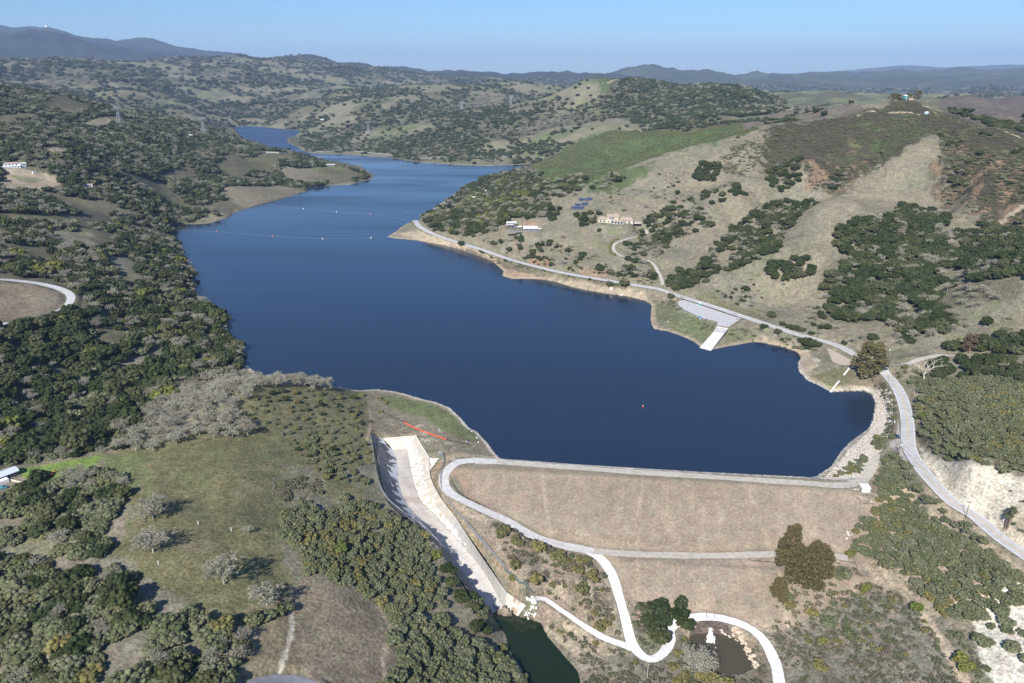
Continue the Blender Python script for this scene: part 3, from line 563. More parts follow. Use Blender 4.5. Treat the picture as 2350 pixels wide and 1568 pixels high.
def water_mat(name, c, rough=.04, bump=.06, scale=.35):
    m, nt, b = nmat(name, rough, .5); b.inputs['IOR'].default_value = 1.33; b.inputs['Base Color'].default_value = (*c, 1); L = nt.links.new
    geo = N(nt, 'ShaderNodeNewGeometry'); n = N(nt, 'ShaderNodeTexNoise'); n.inputs['Scale'].default_value = scale; n.inputs['Detail'].default_value = 5; L(geo.outputs['Position'], n.inputs['Vector'])
    n2 = N(nt, 'ShaderNodeTexNoise'); n2.inputs['Scale'].default_value = .006; n2.inputs['Detail'].default_value = 2; L(geo.outputs['Position'], n2.inputs['Vector'])
    mr = N(nt, 'ShaderNodeMapRange'); mr.inputs['From Min'].default_value = .4; mr.inputs['From Max'].default_value = .6; mr.inputs['To Min'].default_value = bump*.35; mr.inputs['To Max'].default_value = bump; L(n2.outputs['Fac'], mr.inputs['Value'])
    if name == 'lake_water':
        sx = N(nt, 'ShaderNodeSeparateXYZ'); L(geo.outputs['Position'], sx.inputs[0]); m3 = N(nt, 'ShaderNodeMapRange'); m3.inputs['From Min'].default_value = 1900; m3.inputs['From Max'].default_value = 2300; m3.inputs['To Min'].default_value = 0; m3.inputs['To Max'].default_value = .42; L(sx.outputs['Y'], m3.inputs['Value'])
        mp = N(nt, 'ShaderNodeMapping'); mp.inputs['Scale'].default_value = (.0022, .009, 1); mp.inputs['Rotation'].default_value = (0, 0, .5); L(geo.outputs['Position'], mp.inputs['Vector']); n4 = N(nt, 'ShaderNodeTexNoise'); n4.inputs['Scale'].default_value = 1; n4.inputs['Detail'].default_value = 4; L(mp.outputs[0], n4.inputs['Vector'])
        m4 = N(nt, 'ShaderNodeMapRange'); m4.inputs['From Min'].default_value = .38; m4.inputs['From Max'].default_value = .62; m4.inputs['To Min'].default_value = .05; m4.inputs['To Max'].default_value = .24; L(n4.outputs['Fac'], m4.inputs['Value']); ad = N(nt, 'ShaderNodeMath', operation='ADD'); L(m3.outputs['Result'], ad.inputs[0]); L(m4.outputs['Result'], ad.inputs[1]); L(ad.outputs[0], b.inputs['Roughness']); r5 = N(nt, 'ShaderNodeValToRGB'); r5.color_ramp.elements[0].position = 0; r5.color_ramp.elements[1].position = .42; r5.color_ramp.elements[0].color = (*c, 1); r5.color_ramp.elements[1].color = (.035, .065, .12, 1); L(m3.outputs['Result'], r5.inputs['Fac']); L(r5.outputs['Color'], b.inputs['Base Color'])  # upper arm: sky reflection painted in as a brighter blue base colour
    bp = N(nt, 'ShaderNodeBump'); bp.inputs['Distance'].default_value = .35; L(mr.outputs['Result'], bp.inputs['Strength']); L(n.outputs['Fac'], bp.inputs['Height']); L(bp.outputs['Normal'], b.inputs['Normal'])
    return m
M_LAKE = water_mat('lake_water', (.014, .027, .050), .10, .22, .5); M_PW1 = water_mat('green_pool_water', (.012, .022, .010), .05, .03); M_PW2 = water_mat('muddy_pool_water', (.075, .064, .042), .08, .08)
M_ASPH = pmat('worn_asphalt', (.52,.515,.50), (.42,.41,.40), .35); M_ASPH2 = pmat('grey_asphalt', (.26,.26,.28), (.20,.20,.21), .5)
M_GRAV = pmat('white_gravel', (.80,.78,.74), (.62,.61,.58), .6); M_GRAV2 = pmat('tan_gravel', (.50,.46,.39), (.38,.35,.29), .5); M_GRAV3 = pmat('pale_gravel', (.58,.565,.53), (.46,.445,.41), .5)
M_CONC = pmat('pale_concrete', (.50,.47,.41), (.40,.37,.33), .4); M_CONCW = pmat('bright_concrete', (.72,.69,.62), (.58,.55,.49), .6); M_WHITE = pmat('white_paint', (.82,.82,.80), (.75,.75,.73), 3, .5)
M_YEL = pmat('yellow_paint', (.75,.50,.12), (.62,.42,.12), 3); M_BLACK = pmat('black_rubber', (.02,.02,.022), (.035,.035,.035), 3); M_ORANGE = pmat('orange_plastic', (.80,.10,.03), (.65,.08,.03), 3, .5)
M_STEEL = pmat('galvanised_steel', (.42,.44,.46), (.33,.35,.37), 3, .5, .5, .3); M_POLE = pmat('weathered_timber', (.16,.12,.09), (.10,.08,.06), 3); M_ROCK = pmat('pale_rock', (.60,.55,.48), (.40,.35,.29), .8, coord='Object')
# ---------------------------------------------------------------- ground
def ground_mesh():
    nr, nt_ = H.shape
    V = np.stack([GX, GY, H], -1).reshape(-1, 3); idx = np.arange(nr*nt_).reshape(nr, nt_)
    F = np.stack([idx[:-1, :-1], idx[:-1, 1:], idx[1:, 1:], idx[1:, :-1]], -1).reshape(-1, 4)[:, ::-1]
    n0 = len(V); V = np.vstack([V, [[0, 0, float(H[0].mean())]]])      # close the middle
    cols = np.vstack([COL.reshape(-1, 3), [[.2, .18, .13]]])
    me = mesh_np('ground', V, F, M_GROUND, cols, True)
    return me
g = link('ground', ground_mesh()); tag(g, 'oak-dotted hills and grassland round the reservoir', None, None, 'structure')
core = [(90*math.sin(a), 90*math.cos(a)) for a in TH]
mb = MB(); hz = H[0]; mb.add([(0, 0, float(hz.mean()))]+[(90*math.sin(a), 90*math.cos(a), float(z)) for a, z in zip(TH, hz)], [(0, i+2, i+1) for i in range(len(TH)-1)])
o = mb.build('hillside', M_GROUND); tag(o, None, None, None, 'structure')
ca = o.data.color_attributes.new('Col', 'FLOAT_COLOR', 'POINT'); ca.data.foreach_set('color', np.tile([.2, .18, .13, 1], len(o.data.vertices)).astype(np.float32))
# ---------------------------------------------------------------- waters
def water(name, P, z, mat, label, grow=2.5):
    from mathutils.geometry import tessellate_polygon
    P = [tuple(p) for p in P]; area = sum(P[i-1][0]*P[i][1]-P[i][0]*P[i-1][1] for i in range(len(P)))
    Q = []
    n = len(P)
    for i in range(n):
        a, b, c = P[i-1], P[i], P[(i+1) % n]; tx, ty = c[0]-a[0], c[1]-a[1]; l = math.hypot(tx, ty)+1e-6; s = 1 if area > 0 else -1
        gr = min(grow*(1+math.hypot(*b)/900), .4*min(math.dist(a, b), math.dist(b, c))+.3); Q.append((b[0]+s*ty/l*gr, b[1]-s*tx/l*gr, z))
    T = tessellate_polygon([[Vector(q) for q in Q]])
    me = bpy.data.meshes.new(name); me.from_pydata(Q, [], [t if True else t for t in T]); me.update()
    bm = bmesh.new(); bm.from_mesh(me); bmesh.ops.recalc_face_normals(bm, faces=bm.faces)
    for f in bm.faces:
        if f.normal.z < 0: f.normal_flip()
    bm.to_mesh(me); bm.free(); me.materials.append(mat); o = link(name, me); tag(o, label, None, None, 'structure'); return o
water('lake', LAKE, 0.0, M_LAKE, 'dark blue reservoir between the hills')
water('pool', POND1, POND1_Z, M_PW1, 'dark green pool at the foot of the spillway', 1); water('pool', POND2, POND2_Z, M_PW2, 'brown pool under the outlet pipe', 1)
# ---------------------------------------------------------------- roads
def ribbon(name, L, w, mat, lift=.10, off=0.0, parent=None, kind='structure', label=None, wn=0.0, dash=None):
    L = np.array(L); T = np.gradient(L[:, :2], axis=0); T /= np.linalg.norm(T, axis=1)[:, None]+1e-9; Nn = np.stack([-T[:, 1], T[:, 0]], 1)
    cols = 5 if w > 2 else 2; rows = []
    rr = np.random.default_rng(len(L)); jit = np.convolve(rr.normal(0, wn, len(L)+4), np.ones(5)/5, 'valid') if wn else np.zeros(len(L)); jit2 = np.convolve(rr.normal(0, wn, len(L)+4), np.ones(5)/5, 'valid') if wn else np.zeros(len(L))
    for c in range(cols):
        f = c/(cols-1); a = off-w/2-jit; b = off+w/2+jit2; o_ = a*(1-f)+b*f; P = L[:, :2]+Nn*o_[:, None]
        z = np.maximum(ground(P[:, 0], P[:, 1]), L[:, 2]-.4)+lift; rows.append(np.column_stack([P, z]))
    zz = np.maximum.reduce([r[:, 2] for r in rows]) if w < 12 else None
    V = np.stack(rows, 1); 
    if zz is not None: V[:, :, 2] = zz[:, None]*.7+V[:, :, 2]*.3
    n = len(L); idx = np.arange(n*cols).reshape(n, cols)
    F = np.stack([idx[:-1, :-1], idx[:-1, 1:], idx[1:, 1:], idx[1:, :-1]], -1)[:, :, ::-1].reshape(-1, 4)
    if dash: keep = (np.arange(n-1) % dash[0]) < dash[1]; F = F.reshape(n-1, cols-1, 4)[keep].reshape(-1, 4)
    me = mesh_np(name, V.reshape(-1, 3), F, mat, None, True); o = link(name, me, parent)
    if parent is None: tag(o, label, None, None, kind)
    return o
def rd(key, mat, label, w=None, lift=.12, wn=0.0): L, w0 = ROADS[key]; return ribbon('road', L, w or w0, mat, lift, 0, None, 'structure', label, wn)
main = rd('main', M_ASPH, 'two-lane asphalt road along the right shore of the lake', None, .16, .15)
L = ROADS['main'][0]
for s in (-1, 1): ribbon('lane_line', L, .28, M_WHITE, .22, s*3.2, main)
n0 = int(len(L)*.55)
for s in (-1, 1): ribbon('centre_line', L[n0:], .16, M_YEL, .22, s*.16, main)
rd('far', M_ASPH, 'pale road along the far shore', None, .3, .3); rd('crest', M_GRAV2, 'gravel road on top of the dam', None, .14, .5); rd('ramp', M_GRAV3, 'pale gravel road curving off the dam crest', None, .2, .4)
rd('bench', M_GRAV2, 'gravel road across the face of the dam', None, .17, .5); rd('lower', M_GRAV, 'white gravel road round the foot of the dam', None, .14, .5); rd('pool', M_GRAV, 'white gravel track above the green pool', None, .16, .5)
rd('loop', M_ASPH, 'grey road bending round the brown knoll'); rd('bottom', M_ASPH2, 'dark asphalt road at the foot of the meadow'); rd('drive', M_CONC, 'concrete driveway to the tile-roofed house', None, .12, .1); rd('sideroad', M_GRAV2, 'dirt side road behind the eucalyptus', None, .12, .3)
def sheet(name, P, mat, lift, label, kind='structure', parent=None, sub=3.0):
    """a draped sheet over an outline"""
    P = np.array(P)[:, :2]; x0, y0 = P.min(0); x1, y1 = P.max(0); n = 46
    bm = bmesh.new(); vs = [bm.verts.new((p[0], p[1], 0)) for p in P]; bm.faces.new(vs); bmesh.ops.triangulate(bm, faces=bm.faces[:])
    for _ in range(4):
        long = [e for e in bm.edges if e.calc_length() > sub]
        if not long: break
        bmesh.ops.subdivide_edges(bm, edges=long, cuts=1); bmesh.ops.triangulate(bm, faces=bm.faces[:])
    for v in bm.verts: v.co.z = float(ground(v.co.x, v.co.y))+lift
    for f in bm.faces:
        if f.normal.z < 0: f.normal_flip()
    bm.normal_update()
    for f in bm.faces:
        if f.normal.z < 0: f.normal_flip()
    me = bpy.data.meshes.new(name); bm.to_mesh(me); bm.free(); me.materials.append(mat); o = link(name, me, parent)
    if parent is None: tag(o, label, None, None, kind)
    return o
sheet('parking_lot', LOT, M_ASPH, .2, 'grey parking lot beside the boat ramp')
sheet('pullout', PULL, pmat('tan_dirt', (.50,.42,.33), (.40,.33,.25), .5), .2, 'dirt pullout below the road'); sheet('pullout', PULL2, pmat('grey_dirt', (.42,.39,.34), (.33,.30,.26), .5), .2, 'gravel pullout at the road bend')
# ---------------------------------------------------------------- sky, sun, camera, haze
SUN_EL, SUN_AZ = R(38), math.atan2(-.40, -.92)      # the sun stands behind the camera, a little to its left
w = bpy.data.worlds.new("World"); scene.world = w; w.use_nodes = True; nt = w.node_tree
sky = nt.nodes.new('ShaderNodeTexSky'); sky.sky_type = 'NISHITA'; sky.sun_disc = False; sky.sun_elevation = SUN_EL; sky.sun_rotation = SUN_AZ
sky.altitude = 200; sky.air_density = 1.1; sky.dust_density = .15; sky.ozone_density = 3.0
sm = nt.nodes.new('ShaderNodeVectorMath'); sm.operation = 'MULTIPLY'; sm.inputs[1].default_value = (.60, .87, 1.24); nt.links.new(sky.outputs[0], sm.inputs[0]); nt.links.new(sm.outputs[0], nt.nodes['Background'].inputs[0]); nt.nodes['Background'].inputs[1].default_value = .066
ld = bpy.data.lights.new('sun', 'SUN'); ld.energy = 4.6; ld.angle = R(.53); ld.color = (1, .955, .89); lo = link('sun', ld)
dirv = Vector((math.sin(SUN_AZ)*math.cos(SUN_EL), math.cos(SUN_AZ)*math.cos(SUN_EL), math.sin(SUN_EL))); lo.rotation_euler = dirv.to_track_quat('Z', 'Y').to_euler(); lo.location = (0, 0, 600)
cd = bpy.data.cameras.new('camera'); cam = link('camera', cd); cam.location = (0, 0, CAM_Z); cam.rotation_euler = (math.pi/2-PITCH, 0, 0)
cd.sensor_width = 36; cd.lens = 36*FOC/1024; cd.clip_end = 120000; cd.clip_start = 1; scene.camera = cam
HAZE = True
if HAZE:
    m = bpy.data.materials.new('air'); m.use_nodes = True; nt = m.node_tree; nt.nodes.remove(nt.nodes['Principled BSDF']); pv = nt.nodes.new('ShaderNodeVolumePrincipled')
    pv.inputs['Color'].default_value = (.50, .67, 1.0, 1); pv.inputs['Density'].default_value = 5.2e-5; pv.inputs['Anisotropy'].default_value = .0
    nt.links.new(pv.outputs[0], nt.nodes['Material Output'].inputs['Volume'])
    mb = MB(); mb.box(-27500, 27500, -27500, 27500, float(H.min())-1, float(H.max())+30); o = mb.build('haze', m); tag(o, 'thin blue haze over the distant ranges', None, None, 'stuff')
vs = scene.view_settings; vs.view_transform = 'Standard'; vs.look = 'None'; vs.gamma = 1; vs.exposure = .70
scene.render.engine = 'CYCLES'; cy = scene.cycles; cy.max_bounces = 5; cy.diffuse_bounces = 2; cy.glossy_bounces = 3; cy.transmission_bounces = 2; cy.transparent_max_bounces = 4; cy.volume_bounces = 0; cy.use_denoising = True; cy.use_adaptive_sampling = True
# ================================================================ plants
def leafmat(name, cols, rough=.95, far=0.0):
    m, nt, b = nmat(name, rough, .08); L = nt.links.new
    oi = N(nt, 'ShaderNodeObjectInfo'); r = N(nt, 'ShaderNodeValToRGB'); cr = r.color_ramp
    while len(cr.elements) < len(cols): cr.elements.new(.5)
    for i, c in enumerate(cols): cr.elements[i].position = i/(len(cols)-1); cr.elements[i].color = (*c, 1)
    L(oi.outputs['Random'], r.inputs['Fac']); a = N(nt, 'ShaderNodeVertexColor', layer_name='Col')
    v = N(nt, 'ShaderNodeVectorMath', operation='MULTIPLY'); L(r.outputs['Color'], v.inputs[0]); L(a.outputs['Color'], v.inputs[1]); L(v.outputs['Vector'], b.inputs['Base Color']); return m
M_OAK = leafmat('oak_leaves', [(.028,.040,.016), (.044,.056,.022), (.036,.050,.024), (.060,.070,.030), (.078,.084,.045)])
M_BAY = leafmat('yellow_green_leaves', [(.115,.13,.035), (.145,.145,.04), (.09,.115,.03)])
M_MANZ = leafmat('grey_green_leaves', [(.120,.134,.074), (.100,.114,.058), (.138,.148,.090), (.115,.122,.058)])
M_SAGE = leafmat('sage_twigs', [(.100,.098,.068), (.12,.105,.078), (.078,.088,.050), (.088,.098,.050)])
M_OLIVE = leafmat('olive_leaves', [(.13,.125,.05), (.155,.14,.055), (.105,.11,.05)])
M_TWIG = leafmat('lichen_twigs', [(.37,.355,.28), (.31,.29,.225), (.34,.335,.265), (.27,.24,.195)])
M_EUC = leafmat("eucalyptus_leaves", [(.125,.112,.050), (.14,.12,.055)]); M_PINE = leafmat('conifer_needles', [(.035,.055,.022), (.05,.075,.025)])
M_BARK = pmat('grey_bark', (.22,.19,.15), (.13,.11,.09), 3); M_PBARK = pmat('pale_bark', (.62,.57,.49), (.45,.38,.32), 1.2); M_RBARK = pmat('brown_bark', (.28,.19,.13), (.18,.12,.09), 2)
def unit(rng, n):
    v = rng.normal(size=(n, 3)); return v/np.linalg.norm(v, axis=1)[:, None]
def crown(seed, nb=90, sub=2, nleaf=900, lobes=8, h=1.25, z0=.22, bs=.17, open_=.0, leaf=.048, flat=1.0):
    """leaf clumps over several lobes; unit radius, standing on z=0"""
    rng = np.random.default_rng(seed); LC = []
    for i in range(lobes):
        a = 6.283*i/lobes+rng.uniform(-.4, .4); rr = rng.uniform(.38, .62) if i else 0.05; s = rng.uniform(.36, .52) if i else .6
        LC.append((rr*math.cos(a), rr*math.sin(a), z0+(h-z0)*(.50 if i else .56)+rng.uniform(-.12, .10)*h, s, s*rng.uniform(.75, .95)*(h/1.25)))
    LC = np.array(LC); V = []; F = []; Cc = []; nv = 0; iv, jf = ICO[sub]; jf = np.array(jf)
    k = 0; tries = 0; cen = []
    while k < nb and tries < nb*8:
        tries += 1; l = LC[rng.integers(lobes)]; d = unit(rng, 1)[0]
        if d[2] < -.55: continue
        p = np.array([l[0]+d[0]*l[3], l[1]+d[1]*l[3], l[2]+d[2]*l[4]])
        q = (LC[:, :3]-p)/np.stack([LC[:, 3], LC[:, 3], LC[:, 4]], 1)
        if (np.sum(q*q, 1) < .62).any(): continue
        k += 1; s = bs*rng.uniform(.5, 1.5); v = iv*rng.uniform(.72, 1.28, (len(iv), 1))*np.array([1, 1, .8*flat])*s+p+d*rng.uniform(-.3, .35)*s
        V.append(v); F.append(jf+nv); nv += len(v); t = rng.uniform(.72, 1.3); Cc.append(np.full((len(v), 3), t)*np.array([rng.uniform(.92, 1.1), 1, rng.uniform(.85, 1.1)])); cen.append(np.append(p, s))
    # dark inner mass so that the sky does not show through everywhere
    if not open_:
        for l in LC:
            iv2, jf2 = ICO[1]; v = iv2*np.array([l[3], l[3], l[4]])*.80+l[:3]; V.append(v); F.append(np.array(jf2)+nv); nv += len(v); Cc.append(np.full((len(v), 3), .8))
    cen = np.array(cen)
    if nleaf:
        i = rng.integers(len(cen), size=nleaf); d = unit(rng, nleaf); p = cen[i, :3]+d*(cen[i, 3:4]*rng.uniform(.8, 1.45, (nleaf, 1)))
        a = unit(rng, nleaf)*leaf; b = unit(rng, nleaf)*leaf; T = np.stack([p-a, p+a*.7+b*.6, p-b], 1).reshape(-1, 3); V.append(T); F.append(np.arange(nleaf*3).reshape(-1, 3)+nv); Cc.append(np.repeat(rng.uniform(.7, 1.45, (nleaf, 1)), 3, 0)*np.ones((1, 3)))
    V = np.vstack(V); V[:, 2] = np.maximum(V[:, 2], .02); return V, np.vstack(F), np.vstack(Cc)
def branches(seed, depth=4, kids=4, twig=5, thick=.05, wid=.012, h=.75, spread=1.0):
    """limbs (3-sided) and a haze of twigs; returns (limbs V,F), (twigs V,F,C)"""
    rng = np.random.default_rng(seed); LV = []; LF = []; TV = []; TF = []; TC = []
    def seg(a, b, r1, r2, V, F):
        d = b-a; d = d/(np.linalg.norm(d)+1e-9); u = np.cross(d, [0.3, .9, .2]); u /= np.linalg.norm(u)+1e-9; w_ = np.cross(d, u); n = sum(len(x) for x in V); vs = []
        for p, r in ((a, r1), (b, r2)):
            for k in range(3): t = 2.0944*k; vs.append(p+(u*math.cos(t)+w_*math.sin(t))*r)
        V.append(np.array(vs)); F.append(np.array([(0,1,4),(0,4,3),(1,2,5),(1,5,4),(2,0,3),(2,3,5)])+n)
    def grow(p, d, l, r, lv):
        q = p+d*l*.5+rng.normal(0, .06*l, 3); e = q+(d+rng.normal(0, .22, 3))*l*.5
        V, F = (LV, LF) if lv < 2 else (TV, TF)
        for a, b, r1, r2 in ((p, q, r, r*.8), (q, e, r*.8, r*.6)):
            seg(a, b, r1, r2, V, F)
            if lv >= 2: TC.append(np.full((6, 3), rng.uniform(.8, 1.25)))
        if lv >= depth:
            for _ in range(twig):
                dd = d*.5+rng.normal(0, .6, 3); dd[2] = dd[2]*.7+.05; t = e+dd*rng.uniform(.06, .15); s = np.cross(dd, rng.normal(size=3)); s = s/(np.linalg.norm(s)+1e-9)*wid
                n = sum(len(x) for x in TV); TV.append(np.array([e-s, e+s, t])); TF.append(np.array([(0, 1, 2)])+n); TC.append(np.full((3, 3), rng.uniform(.75, 1.3)))
            return
        for k in range(kids if lv else kids+1):
            a = 6.283*(k+rng.uniform(-.3, .3))/(kids if lv else kids+1); up = rng.uniform(.15, .8) if lv == 0 else rng.uniform(-.1, .6)
            side = np.array([math.cos(a), math.sin(a), up])*spread; dd = side/np.linalg.norm(side)*.85+d*.55; dd /= np.linalg.norm(dd); s0 = q if (k % 2 and lv) else e
            grow(s0, dd, l*rng.uniform(.62, .85) if lv else .42*rng.uniform(.85, 1.2), r*.55, lv+1)
    grow(np.zeros(3), np.array([0, 0, 1.0]), h*.38, thick, 0)
    return (np.vstack(LV), np.vstack(LF)), (np.vstack(TV), np.vstack(TF), np.vstack(TC))
def trunk_mesh(seed, h=.6, r=.06, limbs=4, lean=.05):
    rng = np.random.default_rng(seed); mb = MB(); top = (rng.uniform(-lean, lean), rng.uniform(-lean, lean), h*.5); mb.tube((0, 0, -.15), (0, 0, .02), r*1.5, r*1.15, 7); mb.tube((0, 0, .02), top, r*1.1, r*.8, 7)
    for i in range(limbs): a = 6.283*i/limbs+rng.uniform(-.5, .5); mb.tube(top, (top[0]+.35*math.cos(a), top[1]+.35*math.sin(a), h*rng.uniform(.85, 1.15)), r*.5, r*.25, 5)
    me = bpy.data.meshes.new('trunk'); me.from_pydata(mb.v, [], mb.f); me.update(); return me
MESH = {}      # (kind, lod) -> list of (crown mesh, trunk mesh)
def reg(kind, lod, items): MESH[(kind, lod)] = items
def cm(t, mat): return mesh_np('crown', t[0], t[1], mat, t[2])
def tm(seed, mat, **k): me = trunk_mesh(seed, **k); me.materials.append(mat); return me
def kind_meshes(kind, mat, bark, n0, n1, n2, sub0=2, **kw):
    kk = dict(kw); reg(kind, 0, [(cm(crown(100+i, n0, sub0, n0*20, **kk), mat), tm(i, bark)) for i in range(5)])
    kk = dict(kw); kk['bs'] = kw.get('bs', .17)*1.12; kk['leaf'] = .07; reg(kind, 1, [(cm(crown(200+i, n1, 1, n1*8, **kk), mat), tm(i, bark)) for i in range(5)])
    kk['bs'] = kw.get('bs', .17)*1.7; kk['leaf'] = .12; reg(kind, 2, [(cm(crown(300+i, n2, 1, n2*4, **kk), mat), None) for i in range(4)])
kind_meshes('oak_tree', M_OAK, M_BARK, 100, 60, 18)
kind_meshes('bay_tree', M_BAY, M_BARK, 80, 50, 16, h=1.5, lobes=6)
kind_meshes('shrub', M_MANZ, M_BARK, 95, 50, 16, h=1.0, z0=.0, bs=.155, lobes=8)
kind_meshes('olive_bush', M_OLIVE, M_BARK, 60, 36, 14, h=1.15, z0=.0, bs=.19, lobes=6)
kind_meshes('sagebrush', M_SAGE, M_BARK, 34, 22, 10, sub0=1, h=.7, z0=.0, bs=.20, lobes=6, open_=1)
def tufts(seed, n, per, ln, wd, lobes=9):
    """a leafless crown: limbs out to many small sprays of twigs"""
    rng = np.random.default_rng(seed); V = []; F = []; nv = 0; T = []; C_ = []; LV = []; LF = []; ln_ = 0
    def seg(a, b, r1, r2, st):
        d = (b-a)/(np.linalg.norm(b-a)+1e-9); u = np.cross(d, [.3, .9, .2]); u /= np.linalg.norm(u)+1e-9; w_ = np.cross(d, u); k = sum(len(x) for x in st[0]); vs = []
        for p, r in ((a, r1), (b, r2)):
            for q in range(3): t = 2.0944*q; vs.append(p+(u*math.cos(t)+w_*math.sin(t))*r)
        st[0].append(np.array(vs)); st[1].append(np.array([(0,1,4),(0,4,3),(1,2,5),(1,5,4),(2,0,3),(2,3,5)])+k)
    limb = ([], []); twig = ([], []); fork = np.array([rng.uniform(-.06, .06), rng.uniform(-.06, .06), .42]); seg(np.array([0, 0, -.1]), fork, .062, .048, limb)
    for i in range(lobes):
        a = 6.283*i/lobes*1.0+rng.uniform(-.3, .3); rr = rng.uniform(.35, .72) if i else .1; c = np.array([rr*math.cos(a), rr*math.sin(a), rng.uniform(.75, 1.15) if rr < .6 else rng.uniform(.6, .9)]); m_ = (fork+c)/2+np.array([0, 0, .06])+rng.normal(0, .05, 3); seg(fork, m_, .034, .024, limb); seg(m_, c, .024, .013, limb); s = rng.uniform(.26, .40)
        for k in range(n//lobes):
            d = unit(rng, 1)[0]; d[2] = abs(d[2])*.9-.25; p = c+d*s*rng.uniform(.45, 1.1); k0 = sum(len(x) for x in twig[0]); q = (c+p)/2+rng.normal(0, .03, 3); seg(c if rng.uniform() < .5 else m_, q, .010, .008, twig); seg(q, p, .008, .006, twig); C_.append(np.full((12, 3), rng.uniform(.7, 1.2)))
            dd = unit(rng, per)*.8+d*.7; L_ = rng.uniform(.5, 1.2, (per, 1))*ln; e = p+dd*L_; sd = np.cross(dd, unit(rng, per)); sd /= np.linalg.norm(sd, axis=1)[:, None]+1e-9; o = p+rng.normal(0, .02, (per, 3)); tri = np.stack([o-sd*wd, o+sd*wd, e], 1).reshape(-1, 3); k0 = sum(len(x) for x in twig[0]); twig[0].append(tri); twig[1].append(np.arange(per*3).reshape(-1, 3)+k0); C_.append(np.repeat(rng.uniform(.65, 1.35, (per, 1)), 3, 0)*np.ones((1, 3))*rng.uniform(.85, 1.15))
    return (np.vstack(limb[0]), np.vstack(limb[1])), (np.vstack(twig[0]), np.vstack(twig[1]), np.vstack(C_))
def bare_set():
    for lod, (n, per, ln, wd) in enumerate(((170, 12, .13, .011), (90, 11, .16, .019), (36, 9, .22, .042))):
        it = []
        for i in range(4):
            (lv, lf), (tv, tf, tc) = tufts(500+i+10*lod, n, per, ln, wd); c = mesh_np('crown', tv, tf, M_TWIG, tc); t = mesh_np('trunk', lv, lf, M_TWIG, np.ones((len(lv), 3))*1.1); it.append((c, t if lod < 2 else None))
        reg('bare_tree', lod, it)
bare_set()
PL = {k: [] for k in ('oak_tree', 'bay_tree', 'bare_tree', 'shrub', 'olive_bush', 'sagebrush')}
FORB = []      # strips kept free: (line, half width)
for k, (L_, w_) in ROADS.items(): FORB.append((L_[:, :2], w_/2+ (.8)))
def free(x, y, marg):
    """marg = crown radius: keep trunks off roads, water, yards and the spillway"""
    ok = np.ones(len(x), bool)
    for L_, hw in FORB:
        a = L_.min(0)-20; b = L_.max(0)+20; m = (x > a[0]) & (x < b[0]) & (y > a[1]) & (y < b[1])
        if m.any(): d = dpoly(x[m], y[m], L_, False)[0]; ok[m] &= d > hw+marg[m]*.62
    for P, k in ((LAKE, .35), (POND1, .3), (POND2, .4), (OUT, .75), (LOT[:, :2], .7), (PULL[:, :2], .7), (PULL2[:, :2], .7)):
        a = P.min(0)-20; b = P.max(0)+20; m = (x > a[0]) & (x < b[0]) & (y > a[1]) & (y < b[1])
        if m.any(): d = dpoly(x[m], y[m], P)[0]; ok[m] &= (~inpoly(x[m], y[m], P)) & (d > marg[m]*k)
    for nme, p in SITES.items():
        if nme in ('tank', 'tank2'): continue
        r = {'villa': 17, 'block': 13, 'dark': 9, 'flat': 12, 'shed': 9, 'far1': 11}.get(nme, 6); ok &= np.hypot(x-p[0], y-p[1]) > r+marg*.6
        # keep the side that faces the valley open
        t = ((x-p[0])*(-p[0])+(y-p[1])*(-p[1]))/np.hypot(p[0], p[1]); s_ = np.abs((x-p[0])*p[1]-(y-p[1])*p[0])/np.hypot(p[0], p[1])
        ok &= ~((t > 0) & (t < r*1.8+6) & (s_ < r*.9))
    return ok
def thin(x, y, r, rng, f=1.0):
    if not len(x): return np.array([], int)
    o = rng.permutation(len(x)); cell = {}; keep = []; g = max(r.max()*2*f, 1e-3)
    for i in o:
        c = (int(x[i]//g), int(y[i]//g)); hitf = False
        for a in (-1, 0, 1):
            for b in (-1, 0, 1):
                for j in cell.get((c[0]+a, c[1]+b), ()):
                    if (x[i]-x[j])**2+(y[i]-y[j])**2 < ((r[i]+r[j])*f)**2: hitf = True; break
                if hitf: break
            if hitf: break
        if not hitf: cell.setdefault(c, []).append(i); keep.append(i)
    return np.array(keep, int)
PROT = []      # clearings
def clearing(V): PROT.append(hits(PV(V))[:, :2])
